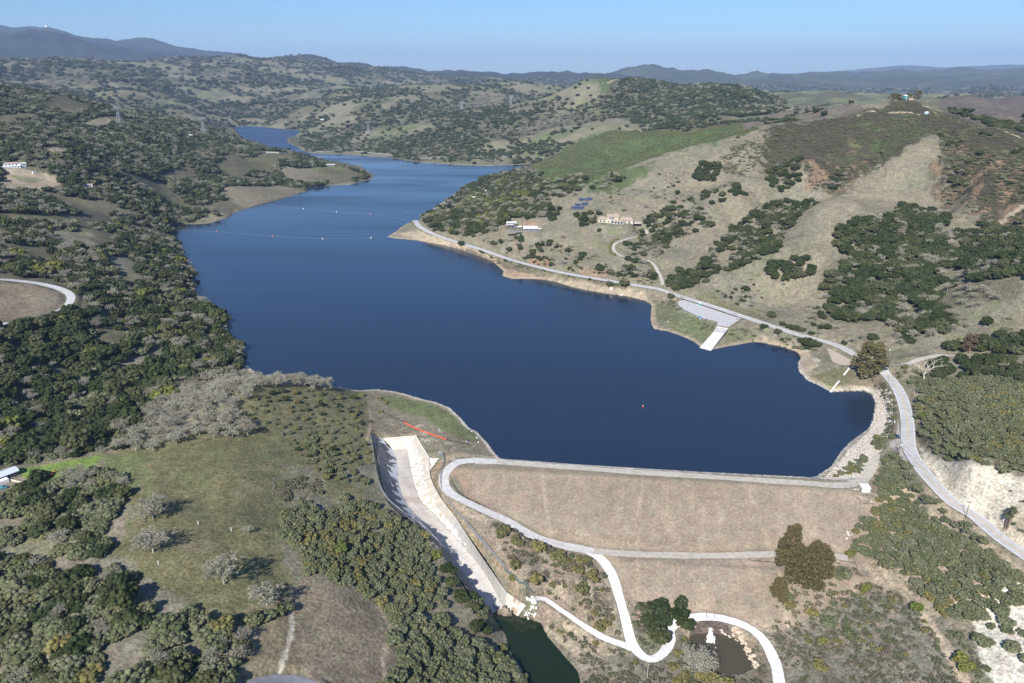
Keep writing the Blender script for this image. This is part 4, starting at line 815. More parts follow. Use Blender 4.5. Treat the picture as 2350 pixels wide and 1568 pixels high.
def grove(V, mix, spacing, size, group, labels, cover=1.0, wl=60, f=.62, seed=None, pts=None):
    """mix: {kind: share}; size: (min, max) crown radius; labels: {kind: text}"""
    P = hits(PV(V))[:, :2] if pts is None else pts
    rng = np.random.default_rng(sum(ord(c)*(i+3) for i, c in enumerate(V)) % 9973 if seed is None else seed); a = P.min(0); b = P.max(0)
    n = int((b[0]-a[0])*(b[1]-a[1])/(spacing**2)*2.2)
    x = rng.uniform(a[0], b[0], n); y = rng.uniform(a[1], b[1], n); m = inpoly(x, y, P)
    for Q in PROT: m &= ~inpoly(x, y, Q)
    x = x[m]; y = y[m]
    if cover < 1: q = fbm(x, y, wl, 3, 301); th = np.quantile(q, 1-cover) if len(q) else 0; k = q > th; x = x[k]; y = y[k]
    r = size[0]+(size[1]-size[0])*rng.beta(1.6, 2.2, len(x)); ks = list(mix); pr = np.array([mix[k] for k in ks]); sel = rng.uniform(size=len(x))+.75*fbm(x, y, 48, 2, 311); cum = np.cumsum(pr/pr.sum()); kd = np.searchsorted(cum, np.clip(sel, 0, .999))
    r = r*np.array([{'sagebrush': .7, 'shrub': 1.0, 'olive_bush': .9}.get(k, 1) if len(ks) > 1 and size[1] > 3.2 and k in ('sagebrush', 'shrub', 'olive_bush') else 1 for k in ks])[kd]
    k = free(x, y, r); x, y, r, kd = x[k], y[k], r[k], kd[k]
    k = thin(x, y, r, rng, f)
    for i in k:
        K = ks[kd[i]]; PL[K].append((x[i], y[i], r[i], rng.uniform(0, 6.283), labels.get(K), group))
def single(kind, vx, vy, r, label, group=None, h=1.0, foot=True):
    p = hit(vx, vy); PL[kind].append((p[0], p[1], r, random.uniform(0, 6.28), label, group, h, True))
# clearings first
for s in ("110,530 210,533 212,573 140,570", "234,586 300,590 322,625 315,645 265,628", "190,872 290,822 380,797 388,815 330,850 250,872", "-60,644 50,648 140,668 158,690 130,718 40,740 -60,748", "10,395 60,385 130,400 150,430 60,440 0,430",
          "500,430 640,425 700,437 640,455 560,478 530,462", "640,385 780,380 850,402 740,422 650,410", "95,340 175,343 160,352 110,353", "160,284 230,268 300,273 330,288 230,292", "590,345 660,352 680,365 600,372", "560,840 590,845 588,858 560,868",
          "20,1078 130,1062 250,1040 260,1085 200,1080 150,1105 60,1095", "1296,452 1364,452 1364,492 1300,492", "1376,488 1470,488 1470,530 1380,530", "960,1255 1040,1420 1100,1480 1150,1500 1080,1440 1010,1290"): clearing(s)
T = {'oak_tree': 'dark evergreen oak', 'bare_tree': 'bare grey oak with lichen-covered twigs', 'bay_tree': 'yellow-green leafy tree', 'shrub': 'grey-green rounded shrub', 'sagebrush': 'low brownish scrub bush', 'olive_bush': 'olive-green bush'}
def lab(where): return {k: v+' '+where for k, v in T.items()}
def G(V, mix, sp, size, where, **kw): grove(V, mix, sp, size, 'plants '+where, lab(where), **kw)
OB = {'oak_tree': .68, 'bare_tree': .18, 'bay_tree': .05, 'shrub': .09}
G("-60,740 60,745 200,700 260,680 460,690 528,745 572,800 568,845 500,868 400,885 380,935 300,985 200,1028 -60,1070", OB, 5, (2.6, 7.6), 'in the dense wood on the left lakeshore', f=.45, cover=.90, wl=40)
G("-60,500 150,515 300,520 400,508 412,555 440,610 460,650 462,690 300,690 200,700 165,660 100,640 -60,630", {'oak_tree': .50, 'bare_tree': .27, 'bay_tree': .05, 'shrub': .18}, 6, (3.4, 6.4), 'in the wood above the far left shore', f=.46, cover=.82, wl=60)
G("380,895 470,872 590,860 770,890 770,897 600,890 545,950 590,1000 560,1005 440,1010 350,1040 250,1035 330,985", {'bare_tree': 1}, 6, (4.2, 6.8), 'in the pale grove at the top of the meadow', f=.55)
G("-60,205 0,200 200,230 335,264 480,290 600,340 760,370 840,398 690,438 560,478 440,510 400,503 300,515 -60,495", {'oak_tree': .55, 'bare_tree': .28, 'shrub': .17}, 7, (3.6, 6.6), 'on the wooded ridge behind the left shore', f=.50, cover=.80, wl=120)
G("0,990 200,1010 330,990 330,1020 200,1050 0,1068", {'shrub': .7, 'bare_tree': .2, 'oak_tree': .1}, 5, (1.8, 3.4), 'above the bright green lawn')
# lower left groves
G("-60,1120 60,1110 150,1075 235,1062 285,1110 278,1170 225,1235 250,1270 160,1280 110,1240 60,1190 -60,1185", {'oak_tree': .22, 'shrub': .73, 'bare_tree': .05}, 4.6, (2.8, 5.2), 'in the thicket left of the meadow', f=.45)
G("-60,1290 60,1275 140,1330 250,1300 300,1345 270,1365 360,1420 450,1405 520,1450 585,1490 520,1620 -60,1620", {'oak_tree': .26, 'shrub': .58, 'bare_tree': .1, 'olive_bush': .06}, 5, (2.8, 5.4), 'in the lower left thicket', f=.46, cover=.95)
G("-60,1190 60,1195 130,1250 60,1270 -60,1280", {'shrub': .8, 'oak_tree': .2}, 5, (1.6, 3), 'in the lower left thicket', cover=.5)
# hill above the spillway: scattered low bushes
G("570,905 700,895 840,905 848,1000 852,1100 780,1100 700,1060 640,1010 580,970", {'oak_tree': .3, 'olive_bush': .25, 'sagebrush': .2, 'shrub': .25}, 7, (.8, 2.5), 'on the hill beside the spillway', f=1.1)
G("700,1000 790,1060 850,1110 880,1160 850,1180 790,1150 750,1100 700,1080", {'olive_bush': .2, 'shrub': .8}, 5.5, (1.4, 3.4), 'on the slope left of the spillway', f=.75, cover=.6, wl=25)
G("650,1180 700,1150 740,1180 820,1150 880,1170 960,1220 1000,1250 1010,1290 1050,1370 1120,1410 1110,1430 1040,1390 960,1400 900,1430 870,1385 820,1345 710,1318 695,1270 640,1230", {'shrub': .96, 'olive_bush': .04}, 3.2, (1.9, 3.4), 'in the thicket along the spillway', f=.42)
G("990,1195 1040,1290 1110,1400 1130,1440 1170,1500 1150,1520 1080,1430 1010,1340 960,1230", {'oak_tree': .5, 'bare_tree': .25, 'olive_bush': .25}, 5, (2.2, 3.8), 'on the bank along the lower spillway', f=.55)
G("905,1400 1000,1420 1080,1470 1150,1520 1210,1560 1260,1620 860,1620 890,1520", {'shrub': .93, 'olive_bush': .07}, 4, (2.6, 4.4), 'in the thicket above the green pool', f=.44)
G("640,1060 730,1070 740,1140 700,1160 650,1150", {'sagebrush': .8, 'shrub': .2}, 3.5, (1, 2), 'by the path on the meadow rim', cover=.5)
# dam foot
G("1130,1200 1240,1240 1320,1270 1370,1300 1395,1350 1425,1470 1340,1425 1270,1385 1200,1330 1150,1250", {'sagebrush': .72, 'olive_bush': .2, 'shrub': .08}, 3.2, (1.1, 2.4), 'between the spillway fence and the white road', f=.6, cover=.8, wl=18)
for x_, y_, r_ in ((1155,1225,3.0), (1185,1245,3.2), (1235,1258,3.2), (1280,1280,3.3), (1333,1288,2.4), (1325,1310,3), (1360,1325,3), (1180,1300,3), (1230,1330,3.6), (1335,1355,3), (1375,1440,2.7)): single('olive_bush', x_, y_, r_, 'rounded olive bush on the slope between spillway and dam road', 'olive bushes below the dam road')
G("1240,1395 1340,1445 1440,1500 1480,1530 1440,1560 1350,1560 1300,1480", {'sagebrush': .9, 'olive_bush': .1}, 3.2, (.8, 1.8), 'on the bank above the green pool', f=.65, cover=.6, wl=15)
G("1330,1560 1480,1540 1560,1530 1640,1550 1740,1555 1750,1620 1320,1620", {'sagebrush': .55, 'bare_tree': .3, 'olive_bush': .15}, 3.6, (1.4, 3.2), 'along the bottom below the dam', f=.55)
G("1455,1390 1480,1370 1530,1400 1550,1440 1500,1490 1470,1480 1450,1430", {'shrub': .5, 'sagebrush': .5}, 3.4, (1, 2), 'inside the bend of the white road', f=.6)
for x_, y_, r_ in ((1512,1398,4.2), (1558,1412,4.4), (1496,1432,3.9), (1512,1470,4.8), (1572,1440,3.4), (1478,1405,3.0), (1562,1392,3.0), (1520,1435,3.4)): single('oak_tree', x_, y_, r_, 'rich green tree inside the hairpin bend of the white road', 'green trees in the hairpin bend')
G("1550,1455 1590,1450 1620,1500 1660,1550 1560,1560 1530,1500", {'bare_tree': .6, 'sagebrush': .3, 'olive_bush': .1}, 3.6, (1.6, 3.2), 'left of the brown pool', f=.55)
G("1720,1450 1760,1500 1770,1560 1745,1560 1725,1500", {'sagebrush': 1}, 2.6, (.8, 1.5), 'between the brown pool and the white road', f=.7, cover=.7)
G("1780,1350 1850,1345 1960,1300 2080,1375 2150,1460 2230,1600 1800,1600 1775,1470", {'sagebrush': .80, 'olive_bush': .12, 'shrub': .08}, 3.0, (.9, 2.0), 'in the brown scrub right of the dam', f=.6, cover=.82, wl=14)
for x_, y_, r_, k_ in ((1930,1320,4.2,'shrub'), (1900,1430,3.4,'shrub'), (1950,1460,3.0,'shrub'), (1985,1355,2.4,'bay_tree'), (1950,1275,2.2,'bay_tree'), (1885,1475,2,'bay_tree'), (1880,1530,3.2,'olive_bush'), (2200,1520,3.2,'bay_tree'), (2215,1535,3.0,'bay_tree'), (2100,1400,2.4,'bay_tree'), (1810,1390,2.6,'olive_bush'), (1800,1370,3,'shrub'), (1860,1410,3,'olive_bush')): single(k_, x_, y_, r_, T[k_]+' standing out of the brown scrub right of the dam', 'bushes in the brown scrub')
G("2015,1050 2060,1045 2085,1075 2100,1110 2190,1165 2240,1205 2290,1290 2349,1340 2340,1390 2290,1380 2240,1430 2160,1415 2100,1360 2060,1300 1990,1290 1955,1255 1965,1205 2000,1160 2018,1105", {'shrub': .96, 'olive_bush': .04}, 3.0, (1.9, 3.3), 'in the thicket between the dam and the road', f=.41)
G("2150,1415 2230,1440 2260,1520 2300,1600 2250,1600 2200,1500", {'shrub': .6, 'sagebrush': .4}, 3.6, (1.2, 2.4), 'around the white sandy bank', f=.6, cover=.5)
G("2240,1400 2420,1340 2420,1600 2330,1600 2230,1480", {'shrub': 1}, 7, (1.5, 3.4), 'around the white sandy bank', f=.6, cover=.45, wl=25)
G("2112,900 2170,868 2349,875 2420,890 2420,1090 2310,1082 2230,1060 2150,1040 2110,1005 2098,950", {'shrub': .97, 'olive_bush': .03}, 3.6, (2.0, 3.8), 'on the grey-green slope above the right bend', f=.43)
G("2130,1050 2349,1100 2420,1120 2420,1310 2300,1210 2180,1120", {'shrub': .4, 'sagebrush': .6}, 7, (.7, 1.7), 'on the white cut slope', f=1.2, cover=.5)
G("2020,870 2045,880 2060,950 2055,1000 2035,1000 2040,930", {'sagebrush': .6, 'shrub': .4}, 3.4, (1.1, 2.2), 'on the bank between road and rocky shore', f=.6)
G("1915,1095 1960,1060 2000,1035 2010,1000 2050,995 2048,1015 2000,1050 1985,1085", {'shrub': .8, 'olive_bush': .2}, 3.4, (1.2, 2.5), 'between the rocky shore and the dam road', f=.55)
G("1990,860 2012,862 2040,880 2030,895", {'sagebrush': 1}, 3.4, (1.1, 2), 'on the bank between road and rocky shore', f=.6)
# right slopes
ER = {'oak_tree': .86, 'bare_tree': .14}; D = 'on the grassy slope right of the lake'
G("1912,540 1960,508 2050,502 2060,475 2150,478 2180,515 2300,545 2420,570 2420,650 2240,650 2200,640 2150,690 2190,745 2180,775 2080,780 2025,740 2010,705 2000,735 1915,735 1890,690 1890,640 1960,600 1918,570", ER, 5, (3.8, 6.8), 'in the dark wood in the right-hand ravine', f=.48, cover=.9, wl=50)
G("1757,618 1790,592 1850,596 1868,625 1850,640 1760,640", {'oak_tree': 1}, 6, (4.0, 5.6), 'in the round clump above the boat ramp', f=.42)
G("1640,565 1700,515 1790,465 1850,452 1880,465 1830,503 1800,543 1780,580 1740,600 1690,615 1620,640 1598,622", {'oak_tree': .72, 'bare_tree': .28}, 6, (3.2, 5.6), 'in the gully wood above the parking lot', f=.5, cover=.9)
G("1520,655 1560,622 1622,627 1620,647 1560,667 1535,690", {'oak_tree': 1}, 5, (3.0, 4.8), 'by the driveway junction', f=.5)
G("1482,512 1540,473 1620,482 1632,520 1570,545 1500,550", {'oak_tree': .6, 'bare_tree': .4}, 6, (3.2, 5.6), 'in the clump right of the tile-roofed house', f=.5)
G("1588,412 1612,375 1650,380 1642,418", {'oak_tree': 1}, 6, (3.5, 5.4), 'in the lone clump on the right grass slope', f=.45)
G("1670,440 1690,425 1708,445 1690,452", {'oak_tree': 1}, 5, (3, 4.2), 'in the small pair on the right grass slope', f=.5)
G("1608,442 1655,445 1660,460 1640,475 1610,460", {'oak_tree': 1}, 6, (3, 4.4), 'in the small clumps on the right grass slope', f=.6, cover=.7)
G("1765,392 1830,362 1832,420 1790,442 1760,425", ER, 6, (3.4, 5.4), 'in the gully below the scrubby summit', f=.5); G("1885,425 1930,400 1948,412 1910,440", {'oak_tree': .5, 'bare_tree': .5}, 6, (3.4, 5), 'in the gully below the scrubby summit', f=.5)
G("1030,492 1080,452 1150,412 1200,402 1255,455 1250,500 1170,505 1130,535 1040,540 960,520 990,485", {'oak_tree': .66, 'bare_tree': .30, 'bay_tree': .04}, 6, (3.8, 6.4), 'on the wooded point across the lake', f=.46, cover=.92, wl=50)
G("1180,400 1260,415 1350,425 1440,395 1440,410 1360,450 1320,465 1260,450", {'oak_tree': .5, 'bare_tree': .5}, 8, (3.4, 5.6), 'in the ravine behind the houses', f=.55, cover=.75, wl=40)
G("1420,560 1500,560 1540,570 1530,600 1480,610 1430,600", {'oak_tree': .4, 'bare_tree': .6}, 7, (3, 4.6), 'below the tile-roofed house', f=.6, cover=.6)
G("1375,530 1400,525 1440,532 1445,545 1380,545", {'oak_tree': 1}, 6, (2.4, 3.6), 'below the tile-roofed house', f=.6)
G("1770,738 1830,755 1905,775 1900,790 1850,790 1780,765", {'oak_tree': .7, 'bare_tree': .3}, 4.5, (2.2, 3.6), 'lining the road past the parking lot', f=.6)
G("1750,745 1850,778 1880,800 1860,812 1800,790", {'oak_tree': .5, 'sagebrush': .3, 'shrub': .2}, 4.5, (1.4, 3.4), 'lining the road past the parking lot', f=.6)
G("2180,790 2250,775 2349,765 2420,760 2420,880 2349,876 2230,866 2150,870 2130,855", {'oak_tree': .85, 'bare_tree': .15}, 6, (3.4, 5.6), 'in the dark wood behind the side road', f=.5, cover=.85)
G("2050,860 2150,865 2180,880 2110,895 2080,885", {'shrub': .6, 'oak_tree': .2, 'sagebrush': .2}, 4.5, (1.4, 3), 'round the dead white sycamore', f=.6)
G("2190,650 2260,660 2290,690 2250,720 2190,700", {'bare_tree': .75, 'oak_tree': .25}, 7, (3.4, 5), 'in the bare brown clump right of the ravine wood', f=.55)
G("2040,775 2100,770 2080,800 2050,800", {'bare_tree': .8, 'oak_tree': .2}, 6, (3.4, 4.8), 'at the foot of the ravine wood', f=.55)
G("2000,740 2349,690 2349,760 2100,800", {'shrub': .6, 'sagebrush': .4}, 11, (1.2, 2.4), 'on the green flat below the ravine wood', f=1, cover=.4)
G("1060,558 1200,603 1330,633 1440,650 1440,662 1330,642 1180,614 1080,576", {'sagebrush': .5, 'shrub': .35, 'oak_tree': .15}, 3.6, (1.0, 2.4), 'on the bank between road and lake', f=.55, cover=.8, wl=20)
G("1100,545 1300,560 1460,640 1300,625 1150,590", {'sagebrush': .3, 'bare_tree': .3, 'oak_tree': .4}, 9, (2.0, 5.0), 'on the slope above the lakeside road', f=.8, cover=.5, wl=35)
G("1460,450 1560,420 1650,470 1560,470", {'bare_tree': .7, 'oak_tree': .3}, 16, (2.8, 4.6), 'scattered on the slope right of the solar panels', f=1.2, cover=.6)
G("1590,610 1650,680 1740,715 1760,700 1720,660 1640,640", {'sagebrush': .8, 'oak_tree': .2}, 9, (1.2, 3.2), 'above the parking lot', f=1, cover=.5)
G("1500,690 1545,690 1570,715 1520,700", {'shrub': .6, 'sagebrush': .4}, 4.5, (1, 2.4), 'below the parking lot', f=.7); G("1600,740 1640,745 1645,760 1610,755", {'sagebrush': 1}, 4.5, (1, 2), 'below the parking lot', f=.7); G("1668,760 1720,745 1760,760 1740,785 1690,785", {'sagebrush': .8, 'bare_tree': .2}, 5, (1, 2.2), 'below the parking lot', f=.8, cover=.7)
G("1752,300 1882,275 2000,250 2080,236 2140,252 2250,290 2349,322 2349,540 2300,540 2180,470 2145,420 2155,330 2140,305 2080,340 2010,390 1930,440 1880,440 1840,400 1800,385 1765,395 1750,340", {'sagebrush': .72, 'shrub': .28}, 4.2, (1.1, 2.5), 'on the scrubby summit slope', f=.58, cover=.72, wl=30)
G("1650,352 1740,322 1770,345 1730,382 1690,402 1640,382", {'sagebrush': .6, 'shrub': .4}, 5, (1.2, 2.6), 'on the right grass spur', f=.6, cover=.7, wl=25)
G("1218,378 1318,327 1418,298 1518,299 1665,287 1740,298 1665,316 1501,359 1418,388 1351,422 1260,438 1230,418", {'shrub': .5, 'olive_bush': .5}, 7, (1.0, 2.0), 'on the green brushy hill', f=.6, cover=.75, wl=40)
G("1510,290 1560,292 1560,299 1505,300", {'oak_tree': 1}, 8, (4.5, 6.5), 'on the crest of the green brushy hill', f=.5)
G("2250,275 2349,290 2349,308 2270,292", {'oak_tree': 1}, 8, (4, 6), 'along the ridge road on the right skyline', f=.5)
G("2150,380 2230,400 2230,440 2170,430", {'oak_tree': .8, 'bare_tree': .2}, 8, (3.5, 5), 'in the scrub on the far right slope', f=.5, cover=.6); G("2230,500 2349,500 2349,540 2260,535", ER, 7, (3.5, 5), 'in the scrub on the far right slope', f=.5, cover=.6)
G("1440,505 1490,500 1540,525 1530,570 1480,575 1460,540", {'oak_tree': .45, 'bare_tree': .4, 'olive_bush': .15}, 6, (2.6, 5), 'around the large tile-roofed house', f=.6)
G("1090,470 1170,478 1230,470 1290,480 1270,510 1240,500 1160,500 1100,520", {'oak_tree': .5, 'bare_tree': .5}, 6, (3, 5.4), 'above the two flat-roofed houses', f=.55, cover=.8)
G("960,500 1060,545 1120,560 1180,585 1160,560 1100,540 1020,510", {'oak_tree': .4, 'bare_tree': .4, 'sagebrush': .2}, 6, (2, 4.6), 'just above the road on the point', f=.6, cover=.75)
G("1330,470 1380,490 1385,520 1340,530 1320,500", {'bare_tree': .6, 'oak_tree': .4}, 8, (3, 5), 'between the solar panels and the large house', f=.8, cover=.7)
G("1400,595 1500,620 1510,645 1440,640 1370,620", {'oak_tree': .5, 'bare_tree': .5}, 7, (2.6, 5), 'below the driveway bend', f=.7, cover=.7)
G("1180,600 1300,628 1500,655 1500,640 1380,610 1300,600 1220,585", {'sagebrush': .5, 'oak_tree': .5}, 6, (1.4, 4.2), 'just above the lakeside road', f=.7, cover=.6, wl=25)
G("1300,440 1450,400 1560,350 1700,310 1800,300 1830,420 1760,500 1640,560 1560,600 1500,560 1400,470", {'sagebrush': .45, 'shrub': .2, 'bare_tree': .25, 'oak_tree': .1}, 15, (1.2, 3.8), 'dotted over the right-hand grass spurs', f=1.2, cover=.4, wl=55)
G("1700,640 1850,640 1900,700 1900,760 1800,720 1700,690", {'sagebrush': .7, 'oak_tree': .15, 'bare_tree': .15}, 10, (1.0, 3.6), 'above the roadside oaks', f=1, cover=.4)
G("1820,700 1900,690 2000,730 2010,800 1900,790 1830,760", {'oak_tree': .4, 'bare_tree': .4, 'sagebrush': .2}, 8, (2, 5), 'on the grass between the road and the ravine wood', f=.9, cover=.4)
G("1440,182 1500,188 1600,202 1650,194 1700,200 1800,240 1760,262 1620,270 1500,260 1420,232 1405,206", {'oak_tree': .8, 'bare_tree': .2}, 14, (6, 9), 'on the dark wooded knoll beyond the brushy hill', f=.5)
G("1340,176 1380,170 1400,176 1380,180", {'oak_tree': 1}, 14, (7, 10), 'on the skyline of the far green hill', f=.6)
G("2140,300 2349,330 2349,520 2200,450", {'sagebrush': .5, 'shrub': .35, 'oak_tree': .15}, 7, (1.4, 4), 'on the brushy far right slope', f=.7, cover=.5)
# singles
for x_, y_, r_ in ((352,1188,8.6), (352,1268,8.8), (516,1340,9.0), (612,1388,8.2)): single('bare_tree', x_, y_, r_, 'big bare lichen-grey oak standing on the left meadow', 'bare oaks on the left meadow')
for x_, y_, r_ in ((585,1425,3.4), (610,1415,3), (662,1398,2.6), (645,1405,2.4)): single('shrub', x_, y_, r_, 'dark rounded bush beside the bare oaks on the meadow', 'bushes beside the bare oaks')
for x_, y_, r_ in ((560,1470,4.0), (545,1510,3.6)): single('bare_tree', x_, y_, r_, 'bare dark tree by the leaning pole at the bottom of the meadow', 'bare trees by the leaning pole')
single('bare_tree', 570, 1225, 2.6, 'small bare tree alone in the middle of the left meadow')
for x_, y_, r_ in ((810,1050,3.2), (720,1010,2.8)): single('shrub', x_, y_, r_, 'large rounded shrub on the hill beside the spillway', 'large shrubs beside the spillway')
for x_, y_, r_ in ((1240,415,4.6), (1225,420,3.4)): single('oak_tree', x_, y_, r_, 'dark oak at the foot of the green brushy hill', 'oaks at the foot of the brushy hill')
for x_, y_, r_ in ((1398,656,4.2), (1432,655,4.6)): single('oak_tree', x_, y_, r_, 'round oak on the shore side of the lakeside road', 'round oaks beside the lakeside road')
single('oak_tree', 1058, 563, 4.2, 'lone dark oak between the lakeside road and the point'); single('oak_tree', 1262, 556, 3.8, 'round dark oak alone above the lakeside road'); single('oak_tree', 1264, 610, 3.0, 'small round oak beside the orange bank')
single('bare_tree', 1290, 548, 4.6, 'bare oak beside the lone dark oak above the road'); single('bare_tree', 1290, 608, 4.4, 'bare oak right of the orange bank'); single('bare_tree', 1480, 478, 4.4, 'small leafless oak alone on the grass right of the house')
single('oak_tree', 1770, 728, 3.6, 'dark oak on the uphill edge of the road by the parking lot'); single('oak_tree', 1852, 792, 5.0, 'largest oak on the lake side of the road'); single('oak_tree', 1870, 796, 4.0, 'smaller oak beside the largest roadside oak'); single('oak_tree', 1752, 752, 3.2, 'round oak hiding the road edge past the ramp')
single('oak_tree', 1710, 665, 4.0, 'lone brownish oak on the slope above the parking lot'); single('oak_tree', 1708, 447, 3.6, 'lone oak high on the right grass spur'); single('oak_tree', 2262, 745, 4.2, 'round oak alone on the flat at the right'); single('shrub', 2304, 760, 3, 'grey-green bush alone on the right-hand flat')
single('oak_tree', 718, 885, 4.0, 'round dark oak on the shore beyond the meadow hill'); single('oak_tree', 1690, 700, 1.6, 'small dark bush-like oak by the parking lot')
for x_, y_, r_, n_ in ((780,1265,3.0,'bay_tree'), (1000,1280,2.6,'bay_tree'), (2118,960,3.0,'bay_tree'), (1175,1330,1.8,'bay_tree')): single(n_, x_, y_, r_, {780: 'yellow-green tree in the left spillway thicket', 1000: 'bright green bush at the edge of the spillway', 2118: 'yellow-flowering bush beside the right road bend', 1175: 'green bush near the end of the spillway'}[x_])
for x_, y_ in ((870,915), (885,925), (872,945)): single('olive_bush', x_, y_, 1.5, 'small bush at the end of the floating boom', 'small bushes by the boom')
# ---------------------------------------------------------------- far woods
def curv(x, y):
    """height above the surroundings: negative in gullies, where the woods stand"""
    d = 90.0; return ground(x, y)-(ground(x+d, y)+ground(x-d, y)+ground(x, y+d)+ground(x, y-d))/4
def far_woods():
    rng = np.random.default_rng(55); out = []
    for r0, r1, sp, s0, s1 in ((1150, 2300, 11, 3.8, 6.2), (2300, 3800, 15, 4.8, 8), (3800, 7200, 25, 8, 13)):
        n = int(1.42*(r1*r1-r0*r0)/2/(sp*sp)); r = np.sqrt(rng.uniform(r0*r0, r1*r1, n)); t = rng.uniform(-.71, .71, n); x = r*np.sin(t); y = r*np.cos(t)
        nf = fbm(x, y, 420, 4, 131)+.35*fbm(x, y, 150, 3, 141)+.1*fbm(x, y, 60, 3, 101); k = (nf+.5*np.clip(-curv(x, y)/9, -.5, .5) > -.07+.09*rng.normal(size=n)) | (rng.uniform(size=n) < .05)
        sd = bil(SDL, TH, LR, t, np.log(r)); k &= sd > 8
        for Q in FARP: k &= ~inpoly(x, y, Q)
        x = x[k]; y = y[k]; s = rng.uniform(s0, s1, len(x)); b = fbm(x, y, 260, 3, 401)+.25*rng.normal(size=len(x)); out.append((x, y, s, b))
    return [np.concatenate(c) for c in zip(*out)]
FARP = [hits(PV(s))[:, :2] for s in ("-60,195 0,195 200,228 335,262 480,288 600,338 760,368 855,403 700,440 440,515 -60,500", "1180,400 1218,377 1318,326 1418,297 1518,299 1665,286 1752,296 2010,250 2080,230 2140,250 2250,285 2400,320 2400,600 1200,600", "480,290 514,294 600,300 690,300 690,345 480,340", "1290,206 1350,176 1440,180 1400,214", "2118,232 2199,222 2349,216 2349,305 2250,286", "1650,200 1900,206 2150,215 2150,248 1900,244 1780,250",)]
fx, fy, fs, fb = far_woods(); k = free(fx, fy, fs); fx, fy, fs, fb = fx[k], fy[k], fs[k], fb[k]
def visible(x, y, z, n=70):
    """in the frame and not behind a hill"""
    px, py = project(x, y, z); ok = (px > -30) & (px < 2380) & (py > -20) & (py < 1600) & (y > 20)
    t = np.linspace(.25, .985, n)[None, :]; X = x[:, None]*t; Y = y[:, None]*t; Z = CAM_Z+(z-CAM_Z)[:, None]*t
    return ok & ~(ground(X, Y) > Z+1.0).any(1)
fz = ground(fx, fy); k = visible(fx, fy, fz+fs*1.6); fx, fy, fs, fb, fz = fx[k], fy[k], fs[k], fb[k], fz[k]
print('far trees', len(fx))
# the line of oaks on the skyline crests
LAB_FAR = {'oak_tree': 'dark oak in the woods on the far hills beyond the lake', 'bare_tree': 'bare grey oak in the woods on the far hills'}
def lod_of(r, d): q = r/d*FOC; return 0 if q > 5.5 else (1 if q > 2.8 else 2)
INDIV = {'oak_tree': 295, 'bay_tree': 295, 'bare_tree': 295, 'shrub': 295, 'olive_bush': 295, 'sagebrush': 295}
STUFF = {'oak_tree': ('oak_woodland', 'dense evergreen oak woodland covering shores and hills'), 'bay_tree': ('bay_woodland', 'yellow-green trees mixed into the woods'), 'bare_tree': ('bare_woodland', 'leafless grey oak woodland on shores and hills'),
         'shrub': ('chaparral', 'dense grey-green chaparral'), 'olive_bush': ('brush', 'olive-green brush on the slopes'), 'sagebrush': ('scrub', 'low brownish scrub covering the slopes')}
HF = {'oak_tree': (.72, 1.25), 'bare_tree': (1.0, 1.25), 'shrub': (.7, 1.2), 'sagebrush': (.7, 1.1), 'olive_bush': (.8, 1.1), 'bay_tree': (.85, 1.1)}
SRC = {}
def stuff_object(name, label, kind, A):
    """the rest of a kind as one object: copies of the kind's own meshes spread over its points"""
    P = np.array([(a[0], a[1], a[2]) for a in A], np.float32); me = bpy.data.meshes.new(name); me.vertices.add(len(P)); me.vertices.foreach_set('co', P.ravel())
    for an, ty, val in (('rot', 'FLOAT', [a[4] for a in A]), ('vid', 'INT', [a[5] for a in A])):
        at = me.attributes.new(an, ty, 'POINT'); at.data.foreach_set('value', np.array(val, np.float32 if ty == 'FLOAT' else np.int32))
    at = me.attributes.new('scl', 'FLOAT_VECTOR', 'POINT'); at.data.foreach_set('vector', np.array([(a[3]*(.8+.35*((i*7919) % 97)/97), a[3]*(.85+.37*((i*5801) % 89)/89), a[6]) for i, a in enumerate(A)], np.float32).ravel())
    o = link(name, me); ng = bpy.data.node_groups.new(name, 'GeometryNodeTree'); ng.interface.new_socket('Geometry', in_out='INPUT', socket_type='NodeSocketGeometry'); ng.interface.new_socket('Geometry', in_out='OUTPUT', socket_type='NodeSocketGeometry')
    gi = ng.nodes.new('NodeGroupInput'); go = ng.nodes.new('NodeGroupOutput'); jn = ng.nodes.new('GeometryNodeJoinGeometry'); L = ng.links.new
    def named(n, t): a = ng.nodes.new('GeometryNodeInputNamedAttribute'); a.data_type = t; a.inputs['Name'].default_value = n; return a.outputs['Attribute']
    rot = ng.nodes.new('ShaderNodeCombineXYZ'); L(named('rot', 'FLOAT'), rot.inputs['Z']); sc = named('scl', 'FLOAT_VECTOR'); vid = named('vid', 'INT')
    srcs = SRC[kind]
    for i, so in enumerate(srcs):
        ip = ng.nodes.new('GeometryNodeInstanceOnPoints'); oi = ng.nodes.new('GeometryNodeObjectInfo'); oi.transform_space = 'ORIGINAL'; oi.inputs['Object'].default_value = so; oi.inputs['As Instance'].default_value = True
        cmpn = ng.nodes.new('FunctionNodeCompare'); cmpn.data_type = 'INT'; cmpn.operation = 'EQUAL'; L(vid, cmpn.inputs[2]); cmpn.inputs[3].default_value = i
        L(gi.outputs[0], ip.inputs['Points']); L(cmpn.outputs['Result'], ip.inputs['Selection']); L(oi.outputs['Geometry'], ip.inputs['Instance']); L(rot.outputs[0], ip.inputs['Rotation']); L(sc, ip.inputs['Scale']); L(ip.outputs[0], jn.inputs[0])
    L(jn.outputs[0], go.inputs[0]); md = o.modifiers.new('spread', 'NODES'); md.node_group = ng; tag(o, label, None, None, 'stuff'); return o
